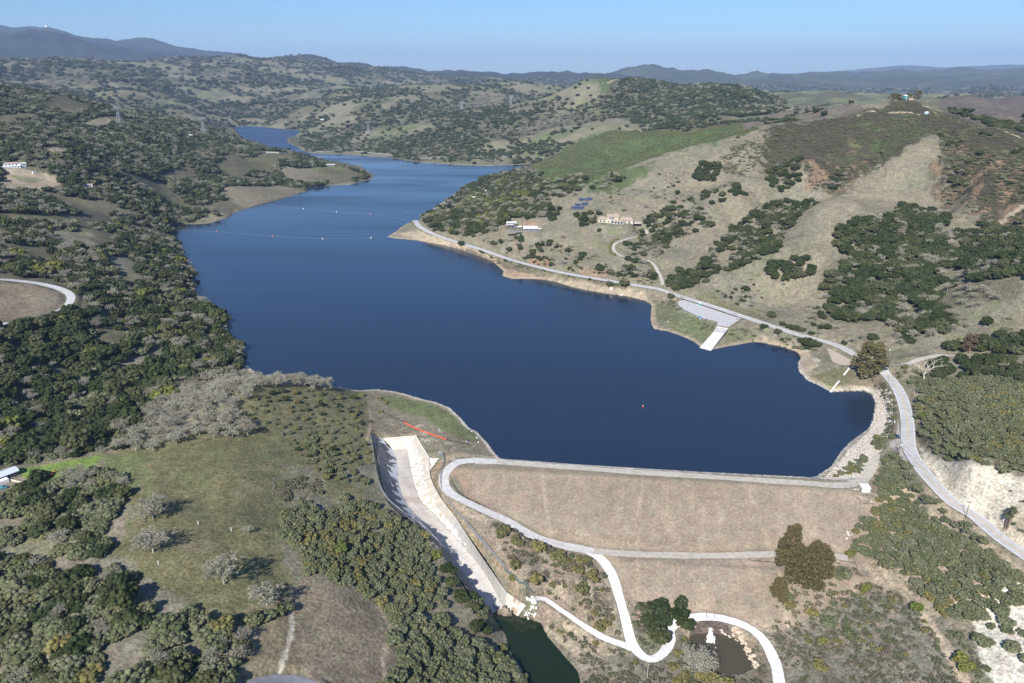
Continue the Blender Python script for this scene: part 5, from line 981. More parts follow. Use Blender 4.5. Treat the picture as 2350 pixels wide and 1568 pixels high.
def build_kind(kind):
    A = [tuple(a)+((1.0, False) if len(a) == 6 else ()) for a in PL[kind]]
    x = np.array([a[0] for a in A]); y = np.array([a[1] for a in A]); r = np.array([a[2] for a in A]); z = ground(x, y)
    vis = visible(x, y, z+r); forced = np.array([a[7] for a in A]); d = np.hypot(x, y); score = r/d*vis+forced*10
    order = np.argsort(-score); ni = min(INDIV[kind], int((score > 0).sum())); ind = set(order[:ni].tolist()); src = {}; rest = []
    rng = np.random.default_rng(5)
    for i in order:
        lod = lod_of(r[i], d[i]); items = MESH[(kind, lod)]; v = int(rng.integers(len(items))); hs = r[i]*rng.uniform(*HF[kind])*A[i][6]; zz = z[i]-.12*r[i]
        if i in ind:
            c, t = items[v]
            if t is not None:
                e = empty(kind, (x[i], y[i], zz), A[i][3]); e.scale = (r[i]*rng.uniform(.8, 1.15), r[i]*rng.uniform(.85, 1.22), hs); co = link('crown', c, e); link('trunk', t, e)
            else: e = co = link(kind, c, None, (x[i], y[i], zz)); e.rotation_euler = (0, 0, A[i][3]); e.scale = (r[i]*rng.uniform(.8, 1.15), r[i]*rng.uniform(.85, 1.22), hs)
            tag(e, A[i][4], {'oak_tree': 'tree', 'bay_tree': 'tree', 'bare_tree': 'tree'}.get(kind, 'shrub'), A[i][5]); src.setdefault((lod, v), co)
        else: rest.append((x[i], y[i], zz, r[i], A[i][3], (lod, v), hs))
    return src, rest
ALLR = {}
for kind in PL:
    if PL[kind]: ALLR[kind] = build_kind(kind)
# far trees: 2 kinds; each mesh variant also stands as a tree of its own on the far hills
for kind, sel in (('oak_tree', fb > -.14), ('bare_tree', fb <= -.14)):
    src, rest = ALLR[kind]; X, Y, S, Z = fx[sel], fy[sel], fs[sel], fz[sel]; rng = np.random.default_rng(9); o = np.argsort(-S/np.hypot(X, Y))
    for q, i in enumerate(o):
        v = int(rng.integers(len(MESH[(kind, 2)])))
        if (2, v) not in src and q < 40:
            e = link(kind, MESH[(kind, 2)][v][0], None, (X[i], Y[i], Z[i]-.2)); e.rotation_euler = (0, 0, rng.uniform(0, 6)); e.scale = (S[i], S[i], S[i]*.95); tag(e, LAB_FAR[kind], 'tree', 'trees on the far hills'); src[(2, v)] = e
        else: rest.append((X[i], Y[i], Z[i]-.2, S[i], rng.uniform(0, 6.28), (2, v), S[i]*rng.uniform(.8, 1.05)))
for kind, (src, rest) in ALLR.items():
    if not rest: continue
    keys = sorted(src); SRC[kind] = [src[k] for k in keys]; A = []
    for a in rest:
        k = a[5]
        if k not in src: k = min(keys, key=lambda q: abs(q[0]-k[0])*10+abs(q[1]-k[1]))
        A.append((*a[:5], keys.index(k), a[6]))
    nm, lb = STUFF[kind]; stuff_object(nm, lb, kind, A); print(kind, 'individual', len(PL[kind])-len(rest) if kind not in ('oak_tree','bare_tree') else '', 'rest', len(A))
# ================================================================ things
def zc_at(p): return p[1]*CP-(p[2]-CAM_Z)*SP
def height_for(base, top_vy):
    """height of an upright thing whose foot is at base and whose top shows at photo row top_vy"""
    lo, hi = 0, 120
    for _ in range(40):
        m = (lo+hi)/2
        if project(base[0], base[1], base[2]+m)[1] > top_vy: lo = m
        else: hi = m
    return lo
def to_cam(p): return math.atan2(-p[0], -p[1])*-1    # z rotation that turns a -Y front towards the valley
def face(p): return math.atan2(p[0], -p[1])*-1*0+math.atan2(-p[0], p[1])
def gz(x, y): return float(ground(x, y))
# ---------------------------------------------------------------- dam
def dam_obj():
    ns, nq = 260, 100; S = np.linspace(-1, DL+2, ns); Q = np.linspace(-7, 74, nq); s, q = np.meshgrid(S, Q, indexing='ij')
    X = A3[0]+AX[0]*s-NX[0]*q; Y = A3[1]+AX[1]*s-NX[1]*q; Z = ground(X, Y); D = dam_z(X, Y); inn = D > Z-1.2
    top = Z+.07; 
    # thickness: the embankment goes down into the ground
    V = np.stack([X, Y, top], -1).reshape(-1, 3); idx = np.arange(ns*nq).reshape(ns, nq); ok = inn[:-1, :-1] & inn[1:, :-1] & inn[1:, 1:] & inn[:-1, 1:]
    F = np.stack([idx[:-1, :-1], idx[:-1, 1:], idx[1:, 1:], idx[1:, :-1]], -1)[ok].reshape(-1, 4)[:, ::-1]
    n0 = len(V); V = np.vstack([V, V-np.array([0, 0, 3.0])]); F2 = F[:, ::-1]+n0
    from collections import Counter
    ed = Counter(); 
    E = np.concatenate([F[:, [0, 1]], F[:, [1, 2]], F[:, [2, 3]], F[:, [3, 0]]]); key = set(map(tuple, E.tolist())); side = [(b, a, a+n0, b+n0) for a, b in key if (b, a) not in key]
    F = np.vstack([F, F2, np.array(side)])
    ci = bil_col(V[:, 0], V[:, 1]); me = mesh_np('dam', V, F, M_DAM, ci, False); o = link('dam', me)
    f = np.zeros(len(F), bool); f[:len(F2)] = True; me.polygons.foreach_set('use_smooth', f); tag(o, 'earthfill dam with a dry brown grass face, holding the lake', 'dam')
def bil_col(x, y):
    u, v = np.arctan2(x, y), np.log(np.maximum(np.hypot(x, y), 91)); return np.stack([bil(COL[..., c], TH, LR, u, v) for c in range(3)], -1)
dam_obj()
# ---------------------------------------------------------------- spillway
def vcol_mat(name, rough=.9):
    m, nt, b = nmat(name, rough, .15); a = N(nt, 'ShaderNodeVertexColor', layer_name='Col'); geo = N(nt, 'ShaderNodeNewGeometry'); n = N(nt, 'ShaderNodeTexNoise'); n.inputs['Scale'].default_value = 1.2; n.inputs['Detail'].default_value = 6
    nt.links.new(geo.outputs['Position'], n.inputs['Vector']); mr = N(nt, 'ShaderNodeMapRange'); mr.inputs['To Min'].default_value = .75; mr.inputs['To Max'].default_value = 1.25; nt.links.new(n.outputs['Fac'], mr.inputs['Value'])
    v = N(nt, 'ShaderNodeVectorMath', operation='SCALE'); nt.links.new(a.outputs['Color'], v.inputs[0]); nt.links.new(mr.outputs['Result'], v.inputs['Scale']); nt.links.new(v.outputs['Vector'], b.inputs['Base Color']); return m
M_SPILL = vcol_mat('stained_concrete')
def patchwork(a, b, na, nb, name, parent, colf, thick=.35):
    a = resample(a, na); b = resample(b, na); f = np.linspace(0, 1, nb)[None, :, None]; V = a[:, None]*(1-f)+b[:, None]*f
    u, v = np.meshgrid(np.linspace(0, 1, na), np.linspace(0, 1, nb), indexing='ij'); cols = colf(u, v, V); V = V.reshape(-1, 3); idx = np.arange(na*nb).reshape(na, nb)
    F = np.stack([idx[:-1, :-1], idx[:-1, 1:], idx[1:, 1:], idx[1:, :-1]], -1).reshape(-1, 4); n = np.cross(V[F[0][1]]-V[F[0][0]], V[F[0][3]]-V[F[0][0]])
    if n[2] < 0: F = F[:, ::-1]
    n0 = len(V); E = np.concatenate([F[:, [0, 1]], F[:, [1, 2]], F[:, [2, 3]], F[:, [3, 0]]]); key = set(map(tuple, E.tolist())); side = np.array([(q, p, p+n0, q+n0) for p, q in key if (q, p) not in key])
    V2 = np.vstack([V, V-np.array([0, 0, thick])]); F2 = np.vstack([F, F[:, ::-1]+n0, side]); c2 = np.vstack([cols.reshape(-1, 3), cols.reshape(-1, 3)]); return link(name, mesh_np(name, V2, F2, M_SPILL, c2), parent)
def lerp(a, b, k): return np.array(a)*(1-k[..., None])+np.array(b)*k[..., None]
def joints(c, u, n, w=.0016):
    g = np.abs((u*n) % 1-.5); return c*(1-.25*(g > .5-w*n))[..., None]
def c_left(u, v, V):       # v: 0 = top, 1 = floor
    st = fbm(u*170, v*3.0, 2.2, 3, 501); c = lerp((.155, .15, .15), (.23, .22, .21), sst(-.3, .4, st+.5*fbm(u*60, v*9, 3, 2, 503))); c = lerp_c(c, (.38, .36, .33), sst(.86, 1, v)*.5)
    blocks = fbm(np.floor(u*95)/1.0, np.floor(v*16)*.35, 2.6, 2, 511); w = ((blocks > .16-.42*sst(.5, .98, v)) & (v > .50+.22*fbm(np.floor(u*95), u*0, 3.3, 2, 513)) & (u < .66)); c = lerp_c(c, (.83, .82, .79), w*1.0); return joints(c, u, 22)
def lerp_c(c, b, k): return c*(1-k[..., None])+np.array(b)*k[..., None]
def c_right(u, v, V):      # v: 0 = floor, 1 = top
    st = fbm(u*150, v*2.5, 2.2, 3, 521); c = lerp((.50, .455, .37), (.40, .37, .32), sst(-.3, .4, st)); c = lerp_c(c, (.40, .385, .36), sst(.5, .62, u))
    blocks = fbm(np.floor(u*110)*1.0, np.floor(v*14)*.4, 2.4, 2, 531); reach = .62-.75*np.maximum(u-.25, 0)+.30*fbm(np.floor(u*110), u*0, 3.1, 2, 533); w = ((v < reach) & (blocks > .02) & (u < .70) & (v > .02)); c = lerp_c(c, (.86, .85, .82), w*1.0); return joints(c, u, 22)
def c_floor(u, v, V):
    c = lerp((.46, .42, .37), (.38, .355, .33), sst(-.3, .3, fbm(u*26, v*5, 2.5, 4, 541))); c = lerp_c(c, (.30, .24, .18), .55*sst(.18, .36, u)*(1-sst(.34, .5, u))*sst(-.1, .2, fbm(u*60, v*4, 3, 3, 543))); c = lerp_c(c, (.52, .505, .48), .6*sst(.5, .7, u)); c = lerp_c(c, (.50, .40, .30), .5*sst(.95, 1, v)); c = lerp_c(c, (.30,.28,.26), .35*(np.abs(v-.55+.02*np.sin(u*40)) < .03)); return joints(c, u, 14)
def c_wing(u, v, V): c = lerp((.66, .60, .52), (.5, .46, .40), sst(-.3, .3, fbm(u*20, v*3, 2, 3, 551))); return lerp_c(c, (.24, .16, .09), .85*(np.abs(u-.60+.05*np.sin(v*5)) < .2)*sst(-.35, .1, fbm(u*16, v*3, 2, 3, 553)))
sp = empty('spillway', SPW[0][1]); sp.location = (0, 0, 0); tag(sp, 'concrete spillway chute with dark left wall and white repair patches', 'spillway')
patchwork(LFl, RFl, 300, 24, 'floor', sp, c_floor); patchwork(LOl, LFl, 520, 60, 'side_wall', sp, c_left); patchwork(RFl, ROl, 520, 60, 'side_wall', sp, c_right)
def c_apron(u, v, V): c = lerp((.55, .50, .41), (.46, .42, .35), sst(-.3, .3, fbm(u*9, v*9, 2, 3, 561))); bl = fbm(np.floor(u*9), np.floor(v*7), 1.7, 2, 563); return lerp_c(c, (.84, .82, .77), ((bl > .12) & (v > .15))*1.0)
for (nm, a, b), cf, na in zip(PANELS[3:], (c_apron, c_right, c_left, c_apron, lambda u, v, V: c_wing(v, u, V)), (60, 40, 30, 24, 60)): patchwork(a, b, na, 30, nm, sp, cf)
mb = MB()
for a, b in (((879, 1006), (954, 1000)), ((954, 1000), (984, 1049))): mb.tube(atz(*a, 3.15), atz(*b, 3.15), .3, None, 4)
mb.build('sill', M_CONCW, sp)
e0 = np.array(SPW[-1][1]); e1 = np.array(SPW[-1][2]); dn = (np.array(SPW[-1][1])-np.array(SPW[-2][1])); dn /= np.linalg.norm(dn[:2])
for f in (.06, .52, .97):
    p = e0*(1-f)+e1*f; mb = MB(); w_ = .22; n = np.array([-dn[1], dn[0], 0]); q = p-dn*5.2; zt = 1.5
    V_ = [q-n*w_, q+n*w_, p-n*w_, p+n*w_, p+np.array([0,0,zt])-n*w_, p+np.array([0,0,zt])+n*w_]; mb.add(V_, [(0,2,4), (1,5,3), (0,4,5,1), (2,3,5,4), (0,1,3,2)]); mb.build('fin', M_CONC, sp)
mb = MB(); ed = np.stack([e0-dn*.8, e0, e1, e1-dn*.8]); mb.prism([(p[0], p[1]) for p in ed], float(e0[2])-1.0, float(e0[2])+.12); mb.build('end_sill', M_CONCW, sp)
# ---------------------------------------------------------------- chain-link fences
def mesh_mat(name, c, a=.35):
    m, nt, b = nmat(name, .6, .3); b.inputs['Base Color'].default_value = (*c, 1); b.inputs['Alpha'].default_value = a; b.inputs['Metallic'].default_value = .3; return m
M_CHAIN = mesh_mat('chain_link', (.36, .40, .43), .55); M_CHAIN2 = mesh_mat('green_slats', (.12, .22, .19), .55)
def fence(V, h, label, post=3.0, mat=None, pm=None, rail=True, name='chain_link_fence', r=.06):
    L = smooth_line(hits(PV(V)), post); L[:, 2] = ground(L[:, 0], L[:, 1]); e = empty(name, L[0]); tag(e, label, 'fence'); o0 = np.array(L[0])
    for p in L[:100]: mb = MB(); mb.tube((0, 0, -.3), (0, 0, h+.1), r, None, 5); mb.build('post', pm or M_STEEL, e, loc=tuple(p-o0))
    if mat:
        mb = MB()
        for a, b in zip(L[:-1]-o0, L[1:]-o0): mb.add([a, b, b+[0, 0, h], a+[0, 0, h]], [(0, 1, 2, 3)])
        mb.build('mesh_panel', mat, e)
    if rail:
        mb = MB()
        for a, b in zip(L[:-1]-o0, L[1:]-o0): mb.tube(a+[0, 0, h], b+[0, 0, h], r*.7, None, 4)
        mb.build('rail', pm or M_STEEL, e)
    return e
fence("850,989 856,1034 861,1074 869,1112 883,1139 896,1157 924,1180 951,1203", 2.1, 'grey chain-link fence along the left edge of the spillway', 3, M_CHAIN)
fence("1005,1043 1014,1045 1018,1065 1010,1095 1011,1120 1021,1142 1038,1163 1066,1197 1095,1232 1124,1265 1158,1304", 2.1, 'grey chain-link fence between the spillway and the dam road', 3, M_CHAIN)
fence("1156,1308 1171,1321 1191,1340 1221,1367", 2.1, 'green-slatted fence above the end of the spillway', 3, M_CHAIN2)
fence("1570,716 1580,721 1590,726 1605,731 1625,735 1640,738", 1.1, 'row of low white posts along the water side of the parking lot', 4, None, M_WHITE, False, 'post_fence', .12)
fence("0,1099 20,1103 40,1107 62,1112", 1.3, 'pale board fence below the grey-roofed house', 2.4, pmat('pale_board', (.62,.58,.48)), M_POLE, True, 'board_fence'); fence("69,1099 78,1101 87,1104", 1.4, 'green fence panel at the edge of the bright lawn', 2, pmat('green_board', (.08,.25,.2)), M_POLE, True, 'garden_fence')
# ---------------------------------------------------------------- boom
def boom():
    L = smooth_line(hits(PV("879,946 924,968 970,990 1019,1007 1050,1015 1082,1023")), 1.2); L[:, 2] = ground(L[:, 0], L[:, 1])+.25; e = empty('floating_boom', L[0]); tag(e, 'orange boom with black ends lying across the grass by the lake', 'boom'); o = L[0].copy(); t = np.linspace(0, 1, len(L))
    vx = project(L[:, 0], L[:, 1], L[:, 2])[0]; a = int(np.argmax(vx > 924)); b = int(np.argmax(vx > 1019))
    for s, q in ((0, a), (b, len(L)-1)):
        mb = MB()
        for i in range(s, q): mb.tube(L[i]-o, L[i+1]-o, .2, None, 6)
        mb.build('black_hose', M_BLACK, e)
    for i in range(a, b, 3):
        j = min(i+3, b); mb = MB(); p = L[i]-o; q = L[j]-o; d = (q-p)*.04; mb.tube(p+d, q-d, .32, None, 8); mb.build('float', M_ORANGE, e)
boom()
# ---------------------------------------------------------------- outlet with water jet
def outlet():
    p = np.array(atz(1630, 1432, -25.5)); b = hit(1630, 1420); e = empty('outlet_works', (p[0], p[1], 0)); tag(e, 'white concrete outlet with a round pipe pouring into the brown pool', 'outlet'); z0 = POND2_Z
    rz = math.atan2(p[0], -1*-p[1]); e.rotation_euler = (0, 0, -math.atan2(p[0], p[1])*.6); zt = -24.3
    mb = MB(); mb.box(-1.8, 1.8, 1.6, 6.6, zt-.4, zt+.12); mb.build('deck', pmat('brown_deck', (.30,.26,.22), (.24,.20,.17), 2), e)
    mb = MB(); mb.add([(-1.8,1.55,zt),(1.8,1.55,zt),(1.75,-.1,-26.1),(-1.75,-.1,-26.1),(-1.8,1.55,z0-1),(1.8,1.55,z0-1),(1.75,-.1,z0-1),(-1.75,-.1,z0-1)], [(0,3,2,1),(4,5,6,7),(0,1,5,4),(1,2,6,5),(2,3,7,6),(3,0,4,7)]); mb.build('headwall', M_WHITE, e)
    mb = MB(); n = 14; out = 1.55; inn = 1.15; A_ = []; zc = -27.6
    for yy in (-.12, -1.7):
        for r in (out, inn):
            for i in range(n+1): t = math.pi*i/n; A_.append((r*math.cos(t), yy, zc+r*math.sin(t)))
    m_ = n+1; fs = []
    for i in range(n): fs += [(i, i+1, 2*m_+i+1, 2*m_+i), (m_+i, 3*m_+i, 3*m_+i+1, m_+i+1), (2*m_+i, 2*m_+i+1, 3*m_+i+1, 3*m_+i), (i, m_+i, m_+i+1, i+1)]
    mb.add(A_, fs); mb.build('pipe_collar', M_CONC, e)
    mb = MB(); mb.tube((0, -.125, zc), (0, -.135, zc), 1.14, None, 14); mb.build('pipe_mouth', M_BLACK, e)
    for s in (-1, 1):
        mb = MB()
        for yy in (1.7, 3.3, 4.9, 6.5): mb.tube((s*1.75, yy, zt), (s*1.75, yy, zt+1.05), .05)
        mb.tube((s*1.75, 1.7, zt+1.05), (s*1.75, 6.5, zt+1.05), .05); mb.build('railing', M_POLE, e)
    # jet: an arching, widening sheet of foam
    rng = np.random.default_rng(3); m, nt, bb = nmat('foam', .6, .3); bb.inputs['Base Color'].default_value = (.93, .95, .96, 1); mb = MB(); rows = 15; prev = None
    for i in range(rows):
        t = i/(rows-1); y = -1.2-6.6*t; z = zc+.3-.2*t-1.0*t*t; w_ = .75+.95*t**1.4; h = .55*(1-t)+.22
        row = [(w_*math.cos(a)*(1+rng.uniform(-.12, .12)), y+rng.uniform(-.1, .1), max(z+h*math.sin(a)*(1+rng.uniform(-.2, .2)), z0+.05)) for a in np.linspace(math.pi, 0, 9)]
        b0 = len(mb.v); mb.v += row
        if prev is not None: mb.f += [(prev+k, prev+k+1, b0+k+1, b0+k) for k in range(8)]
        prev = b0
    for _ in range(150): t = rng.uniform(.35, 1.05); mb.ball((rng.normal(0, .5+.7*t), -1.2-7.0*t, z0+.06+rng.uniform(0, .35)*(1.2-t)), rng.uniform(.08, .26), 1, .3)
    j = mb.build('water_jet', m, None); tag(j, 'white jet of water pouring from the outlet pipe', 'water jet'); j.location = e.location; j.rotation_euler = e.rotation_euler
outlet()
# ---------------------------------------------------------------- rocks
def rock_mesh(seed):
    rng = np.random.default_rng(seed); v, f = ICO[2]; d = unit(rng, 7); k = rng.uniform(.6, .85, 7); v = v.copy()
    for a, b in zip(d, k): s = v@a; v = v-np.outer(np.maximum(s-b, 0), a)
    v = v*np.array([1, rng.uniform(.7, .95), rng.uniform(.55, .8)])*rng.uniform(.93, 1.07, (len(v), 1)); return v, np.array(f)
M_WROCK = pmat('white_boulder', (.78,.76,.72), (.58,.55,.50), 1.5); M_TROCK = pmat('tan_boulder', (.68,.56,.42), (.48,.38,.28), 1.5)
M_DROCK = pmat('dark_boulder', (.20,.18,.16), (.14,.13,.11), 1.5)
ROCKS = {m.name: [mesh_np('boulder', *rock_mesh(i), m) for i in range(5)] for m in (M_WROCK, M_TROCK, M_ROCK, M_DROCK)}
def rocks(V, n, s0, s1, mat, label, group, seed=1, name='boulder'):
    P = hits(PV(V))[:, :2]; rng = np.random.default_rng(seed); a = P.min(0); b = P.max(0); c = 0
    while c < n:
        x, y = rng.uniform(a, b)
        if not inpoly(np.array([x]), np.array([y]), P)[0]: continue
        s = rng.uniform(s0, s1); o = link(name, ROCKS[mat.name][rng.integers(5)], None, (x, y, gz(x, y)+s*.15)); o.scale = (s,)*3; o.rotation_euler = (0, 0, rng.uniform(0, 6)); tag(o, label, 'boulder', group); c += 1
rocks("1208,1372 1222,1368 1232,1385 1230,1412 1215,1422 1203,1415 1212,1395", 42, .5, 1.1, M_WROCK, 'white boulder piled between the spillway and the gravel track', 'white boulders by the spillway', 2)
rocks("1672,1446 1688,1438 1702,1452 1712,1478 1728,1500 1740,1528 1730,1536 1716,1508 1700,1480 1680,1462", 60, .5, 1.15, M_TROCK, 'tan boulder on the right bank of the brown pool', 'tan boulders by the brown pool', 4)
rocks("1640,1442 1655,1444 1680,1460 1675,1464 1650,1450", 9, .4, .8, M_ROCK, 'grey rock beside the outlet pipe', 'rocks by the outlet', 5)
rocks("2945,0 2946,0 2946,1" if False else "1938,1215 1952,1215 1955,1235 1940,1237", 8, .3, .7, M_WROCK, 'pale rock lying at the right foot of the dam', 'rocks at the right end of the dam', 6)
rocks("1380,655 1405,655 1410,668 1385,668", 1, 3.2, 3.2, M_ROCK, 'big tan boulder on the shore below the road', None, 7); rocks("1425,676 1430,676 1430,680 1425,680", 1, 1.5, 1.5, M_WROCK, 'single white boulder at the water line', None, 8)
rocks("629,1095 636,1098 625,1142 616,1142 620,1120", 12, .35, .7, M_DROCK, 'grey rock in the row across the upper meadow', 'row of rocks on the meadow', 9)
def rubble(name, V, n, s0, s1, label, seed, line=None):
    rng = np.random.default_rng(seed); Vv = []; Ff = []; nv = 0
    if line is None:
        P = hits(PV(V))[:, :2]; a = P.min(0); b = P.max(0); x = rng.uniform(a[0], b[0], n*4); y = rng.uniform(a[1], b[1], n*4); m = inpoly(x, y, P); x = x[m][:n]; y = y[m][:n]
    else: k = rng.integers(len(line), size=n); x = line[k, 0]+rng.normal(0, 1, n); y = line[k, 1]+rng.normal(0, .8, n)
    z = ground(x, y); R0 = [rock_mesh(40+i) for i in range(4)]; iv, jf = ICO[1]; jf = np.array(jf)
    for i in range(len(x)): s = s0+(s1-s0)*rng.beta(1.2, 4); v = iv*rng.uniform(.7, 1.2, (len(iv), 1))*s*np.array([1, 1, .6])+[x[i], y[i], z[i]+.1*s]; Vv.append(v); Ff.append(jf+nv); nv += len(v)
    o = link(name, mesh_np(name, np.vstack(Vv), np.vstack(Ff), M_ROCK)); tag(o, label, None, None, 'stuff')
rubble('riprap', "1990,890 2020,888 2045,900 2050,960 2040,1005 1990,1060 1975,1095 1880,1098 1925,1060 1950,1030 1995,990 2010,925 2002,903", 6500, .25, 1.1, 'pale stones covering the lake corner by the road bend', 11)
dl = smooth_line([np.append(LAKE[i], 0) for i in range(6)], 1.0); rubble('shore_stones', None, 2600, .15, .6, 'pale stones lining the water side of the dam', 12, dl+np.array([0, -1.3, 0]))
sl = smooth_line([np.append(LAKE[i], 0) for i in range(len(LAKE)-14, len(LAKE))]+[np.append(LAKE[0], 0)], 1.0); rubble('shore_pebbles', None, 1700, .12, .5, 'pale stones along the grassy point', 13, sl+np.array([-.3, -.5, 0]))
# ---------------------------------------------------------------- boat ramp, concrete strip
def quad_slab(name, P, mat, lift, label, cat, th=.3, parent=None):
    P = [np.array([p[0], p[1], p[2]+lift]) for p in P]; mb = MB(); mb.add(P+[p-[0, 0, th] for p in P], [(0,1,2,3)[::-1] if np.cross(P[1]-P[0], P[2]-P[0])[2] < 0 else (0,1,2,3), (4,5,6,7), (0,1,5,4), (1,2,6,5), (2,3,7,6), (3,0,4,7)]); o = mb.build(name, mat, parent); 
    if label: tag(o, label, cat)
    return o
r0 = hits(PV("1644,750 1670,755 1661,765 1637,761")); zl = LOT[0][2]
br = empty('boat_ramp', (0, 0, 0)); tag(br, 'pale concrete boat ramp running from the parking lot into the lake', 'boat ramp')
A_ = [np.array(atz(1644, 750.5, zl)), np.array(atz(1670, 755.5, zl)), np.array(atz(1661, 766, zl-1.2)), np.array(atz(1637, 761.5, zl-1.2))]; quad_slab('upper_slab', A_, M_ASPH, .35, None, None, .6, br)
B_ = [A_[3], A_[2], np.array(atz(1630, 806, -.35)), np.array(atz(1604, 799, -.35))]; quad_slab('lower_slab', B_, M_CONCW, .30, None, None, .6, br)
mb = MB(); mb.tube(A_[0]+[0,0,.4], A_[1]+[0,0,.4], .35, None, 4); mb.build('kerb', M_CONCW, br)
P_ = hits(PV("1947,845 1950,847 1907,901 1903,900")); quad_slab('concrete_strip', [P_[0], P_[1], P_[2], P_[3]], M_CONCW, .9, 'narrow concrete strip running down the grass to the water', 'concrete strip', 1.4)
# ---------------------------------------------------------------- buildings
M_CREAM = pmat('cream_stucco', (.58,.52,.38), (.52,.46,.34), .5); M_TILE = pmat('rose_tile', (.40,.32,.26), (.33,.26,.21), 2.5); M_GLASS = pmat('window_glass', (.06,.09,.12), (.04,.06,.08), 1, .12, .5); M_BROWN = pmat('brown_siding', (.16,.11,.08), (.12,.08,.06), 1); M_GREYW = pmat('grey_siding', (.22,.22,.23), (.17,.17,.18), 1)
M_ROOFW = pmat('white_roofing', (.84,.84,.82), (.76,.76,.74), 1); M_ROOFG = pmat('grey_metal_roof', (.55,.60,.66), (.48,.53,.58), 1); M_TEAL = pmat('teal_paint', (.05,.42,.40), (.04,.33,.31), 1, .4); M_TANK = pmat('green_tank', (.04,.16,.15), (.03,.13,.12), .3, .4); M_PAT = pmat('patio', (.60,.56,.50), (.5,.46,.40), .6)
def hip(mb, x0, x1, y0, y1, z, h, ov=.6, rid=.5):
    x0 -= ov; x1 += ov; y0 -= ov; y1 += ov; w_ = min(x1-x0, y1-y0)/2; 
    if x1-x0 > y1-y0: a = (x0+w_*rid*1.2, (y0+y1)/2, z+h); b = (x1-w_*rid*1.2, (y0+y1)/2, z+h)
    else: a = ((x0+x1)/2, y0+w_*rid*1.2, z+h); b = ((x0+x1)/2, y1-w_*rid*1.2, z+h)
    V_ = [(x0,y0,z),(x1,y0,z),(x1,y1,z),(x0,y1,z),a,b,(x0,y0,z-.2),(x1,y0,z-.2),(x1,y1,z-.2),(x0,y1,z-.2)]
    if x1-x0 > y1-y0: fs = [(0,1,5,4),(1,2,5),(2,3,4,5),(3,0,4)]
    else: fs = [(0,1,4),(1,2,5,4),(2,3,5),(3,0,4,5)]
    mb.add(V_, fs+[(6,7,1,0),(7,8,2,1),(8,9,3,2),(9,6,0,3),(9,8,7,6)])
def gable(mb, x0, x1, y0, y1, z, h, ov=.5):
    x0 -= ov; x1 += ov; y0 -= ov; y1 += ov; ym = (y0+y1)/2; mb.add([(x0,y0,z),(x1,y0,z),(x1,y1,z),(x0,y1,z),(x0,ym,z+h),(x1,ym,z+h),(x0,y0,z-.2),(x1,y0,z-.2),(x1,y1,z-.2),(x0,y1,z-.2)], [(0,1,5,4),(2,3,4,5),(1,2,5),(3,0,4),(6,7,1,0),(7,8,2,1),(8,9,3,2),(9,6,0,3),(9,8,7,6)])
def windows(e, specs, mat=None, name='window', frame=None):
    for x0, x1, y, z0, z1 in specs:
        mb = MB(); mb.box(x0-.12, x1+.12, y-.06, y+.02, z0-.12, z1+.12); f = mb.build(name, frame or M_WHITE, e); mb = MB(); mb.box(x0, x1, y-.10, y-.065, z0, z1); mb.build('pane' if name == 'window' else 'panel', mat or M_GLASS, f)
HS = {'villa': 1.12, 'dark': 1.15, 'flat': 1.15}
def house(name, key, label, rz=0, cat='house'):
    p = SITES[key]; e = empty(name, (p[0], p[1], p[2]-.1)); e.rotation_euler = (0, 0, -math.atan2(p[0], p[1])+rz); tag(e, label, cat); e.scale = (HS.get(key, 1),)*3; return e
e = house('tile_roof_house', 'villa', 'large cream house with rose tile roofs and a curved white terrace')
mb = MB(); mb.box(-9, 3, -1, 10, -2, 6.4); mb.box(3, 18, 1, 9, -1, 3.4); mb.box(-18, -9, 2, 10, -2, 3.6); mb.box(-2, 8, -5, 2, -2.4, 2.8); mb.build('wall', M_CREAM, e)
mb = MB(); gable(mb, -9, 3, -1, 10, 6.4, 2.4); mb.build('roof', M_TILE, e); mb = MB(); hip(mb, 3, 18, 1, 9, 3.4, 2.4); mb.build('roof', M_TILE, e); mb = MB(); hip(mb, -18, -9, 2, 10, 3.6, 2); mb.build('roof', M_TILE, e); mb = MB(); hip(mb, -2, 8, -5, 2, 2.8, 1.6); mb.build('roof', M_TILE, e)
mb = MB(); P_ = [(3+7.5*math.cos(a), -3.5+5.2*math.sin(a)) for a in np.linspace(math.pi, 2*math.pi, 14)]; mb.prism(P_, -2.2, -.1); mb.build('terrace', M_ROOFW, e); mb = MB()
for a, b in zip(P_[:-1], P_[1:]): mb.tube((*a, .9), (*b, .9), .09)
mb.build('terrace_rail', M_WHITE, e); mb = MB(); mb.box(-.6, .6, 5.5, 6.6, 6, 9.6); mb.build('chimney', M_CREAM, e)
windows(e, [(-6.5,-4.9,-1,4.0,5.8),(-4.5,-1.5,-1,.2,3.0),(-8,-6.9,-1,.6,2.6),(6,7.5,1,.9,2.4),(9.5,11,1,.9,2.4),(13,15,1,.2,2.4),(-1,1.2,-5,.3,2.3),(2,4.2,-5,.3,2.3),(5,7.2,-5,.3,2.3),(-16.5,-14.5,2,.6,2.4),(-12.8,-11,2,.6,2.4),(-4.2,-1.8,-1,4.0,5.8)])
mb = MB(); mb.box(4, 22, 10, 17, -.3, .06); mb.box(18.6, 26, 2, 10, -.3, .05); mb.build('patio', M_PAT, e)
e = house('flat_roof_house', 'dark', 'two-storey brown house with stacked flat white roofs on the point'); mb = MB(); mb.box(-6, 5, -2, 5, -2, 3); mb.box(-5.5, 3.5, -1, 5, 3, 5.6); mb.box(5, 9, -2.5, 3, -2, 1.6); mb.build('wall', M_BROWN, e)
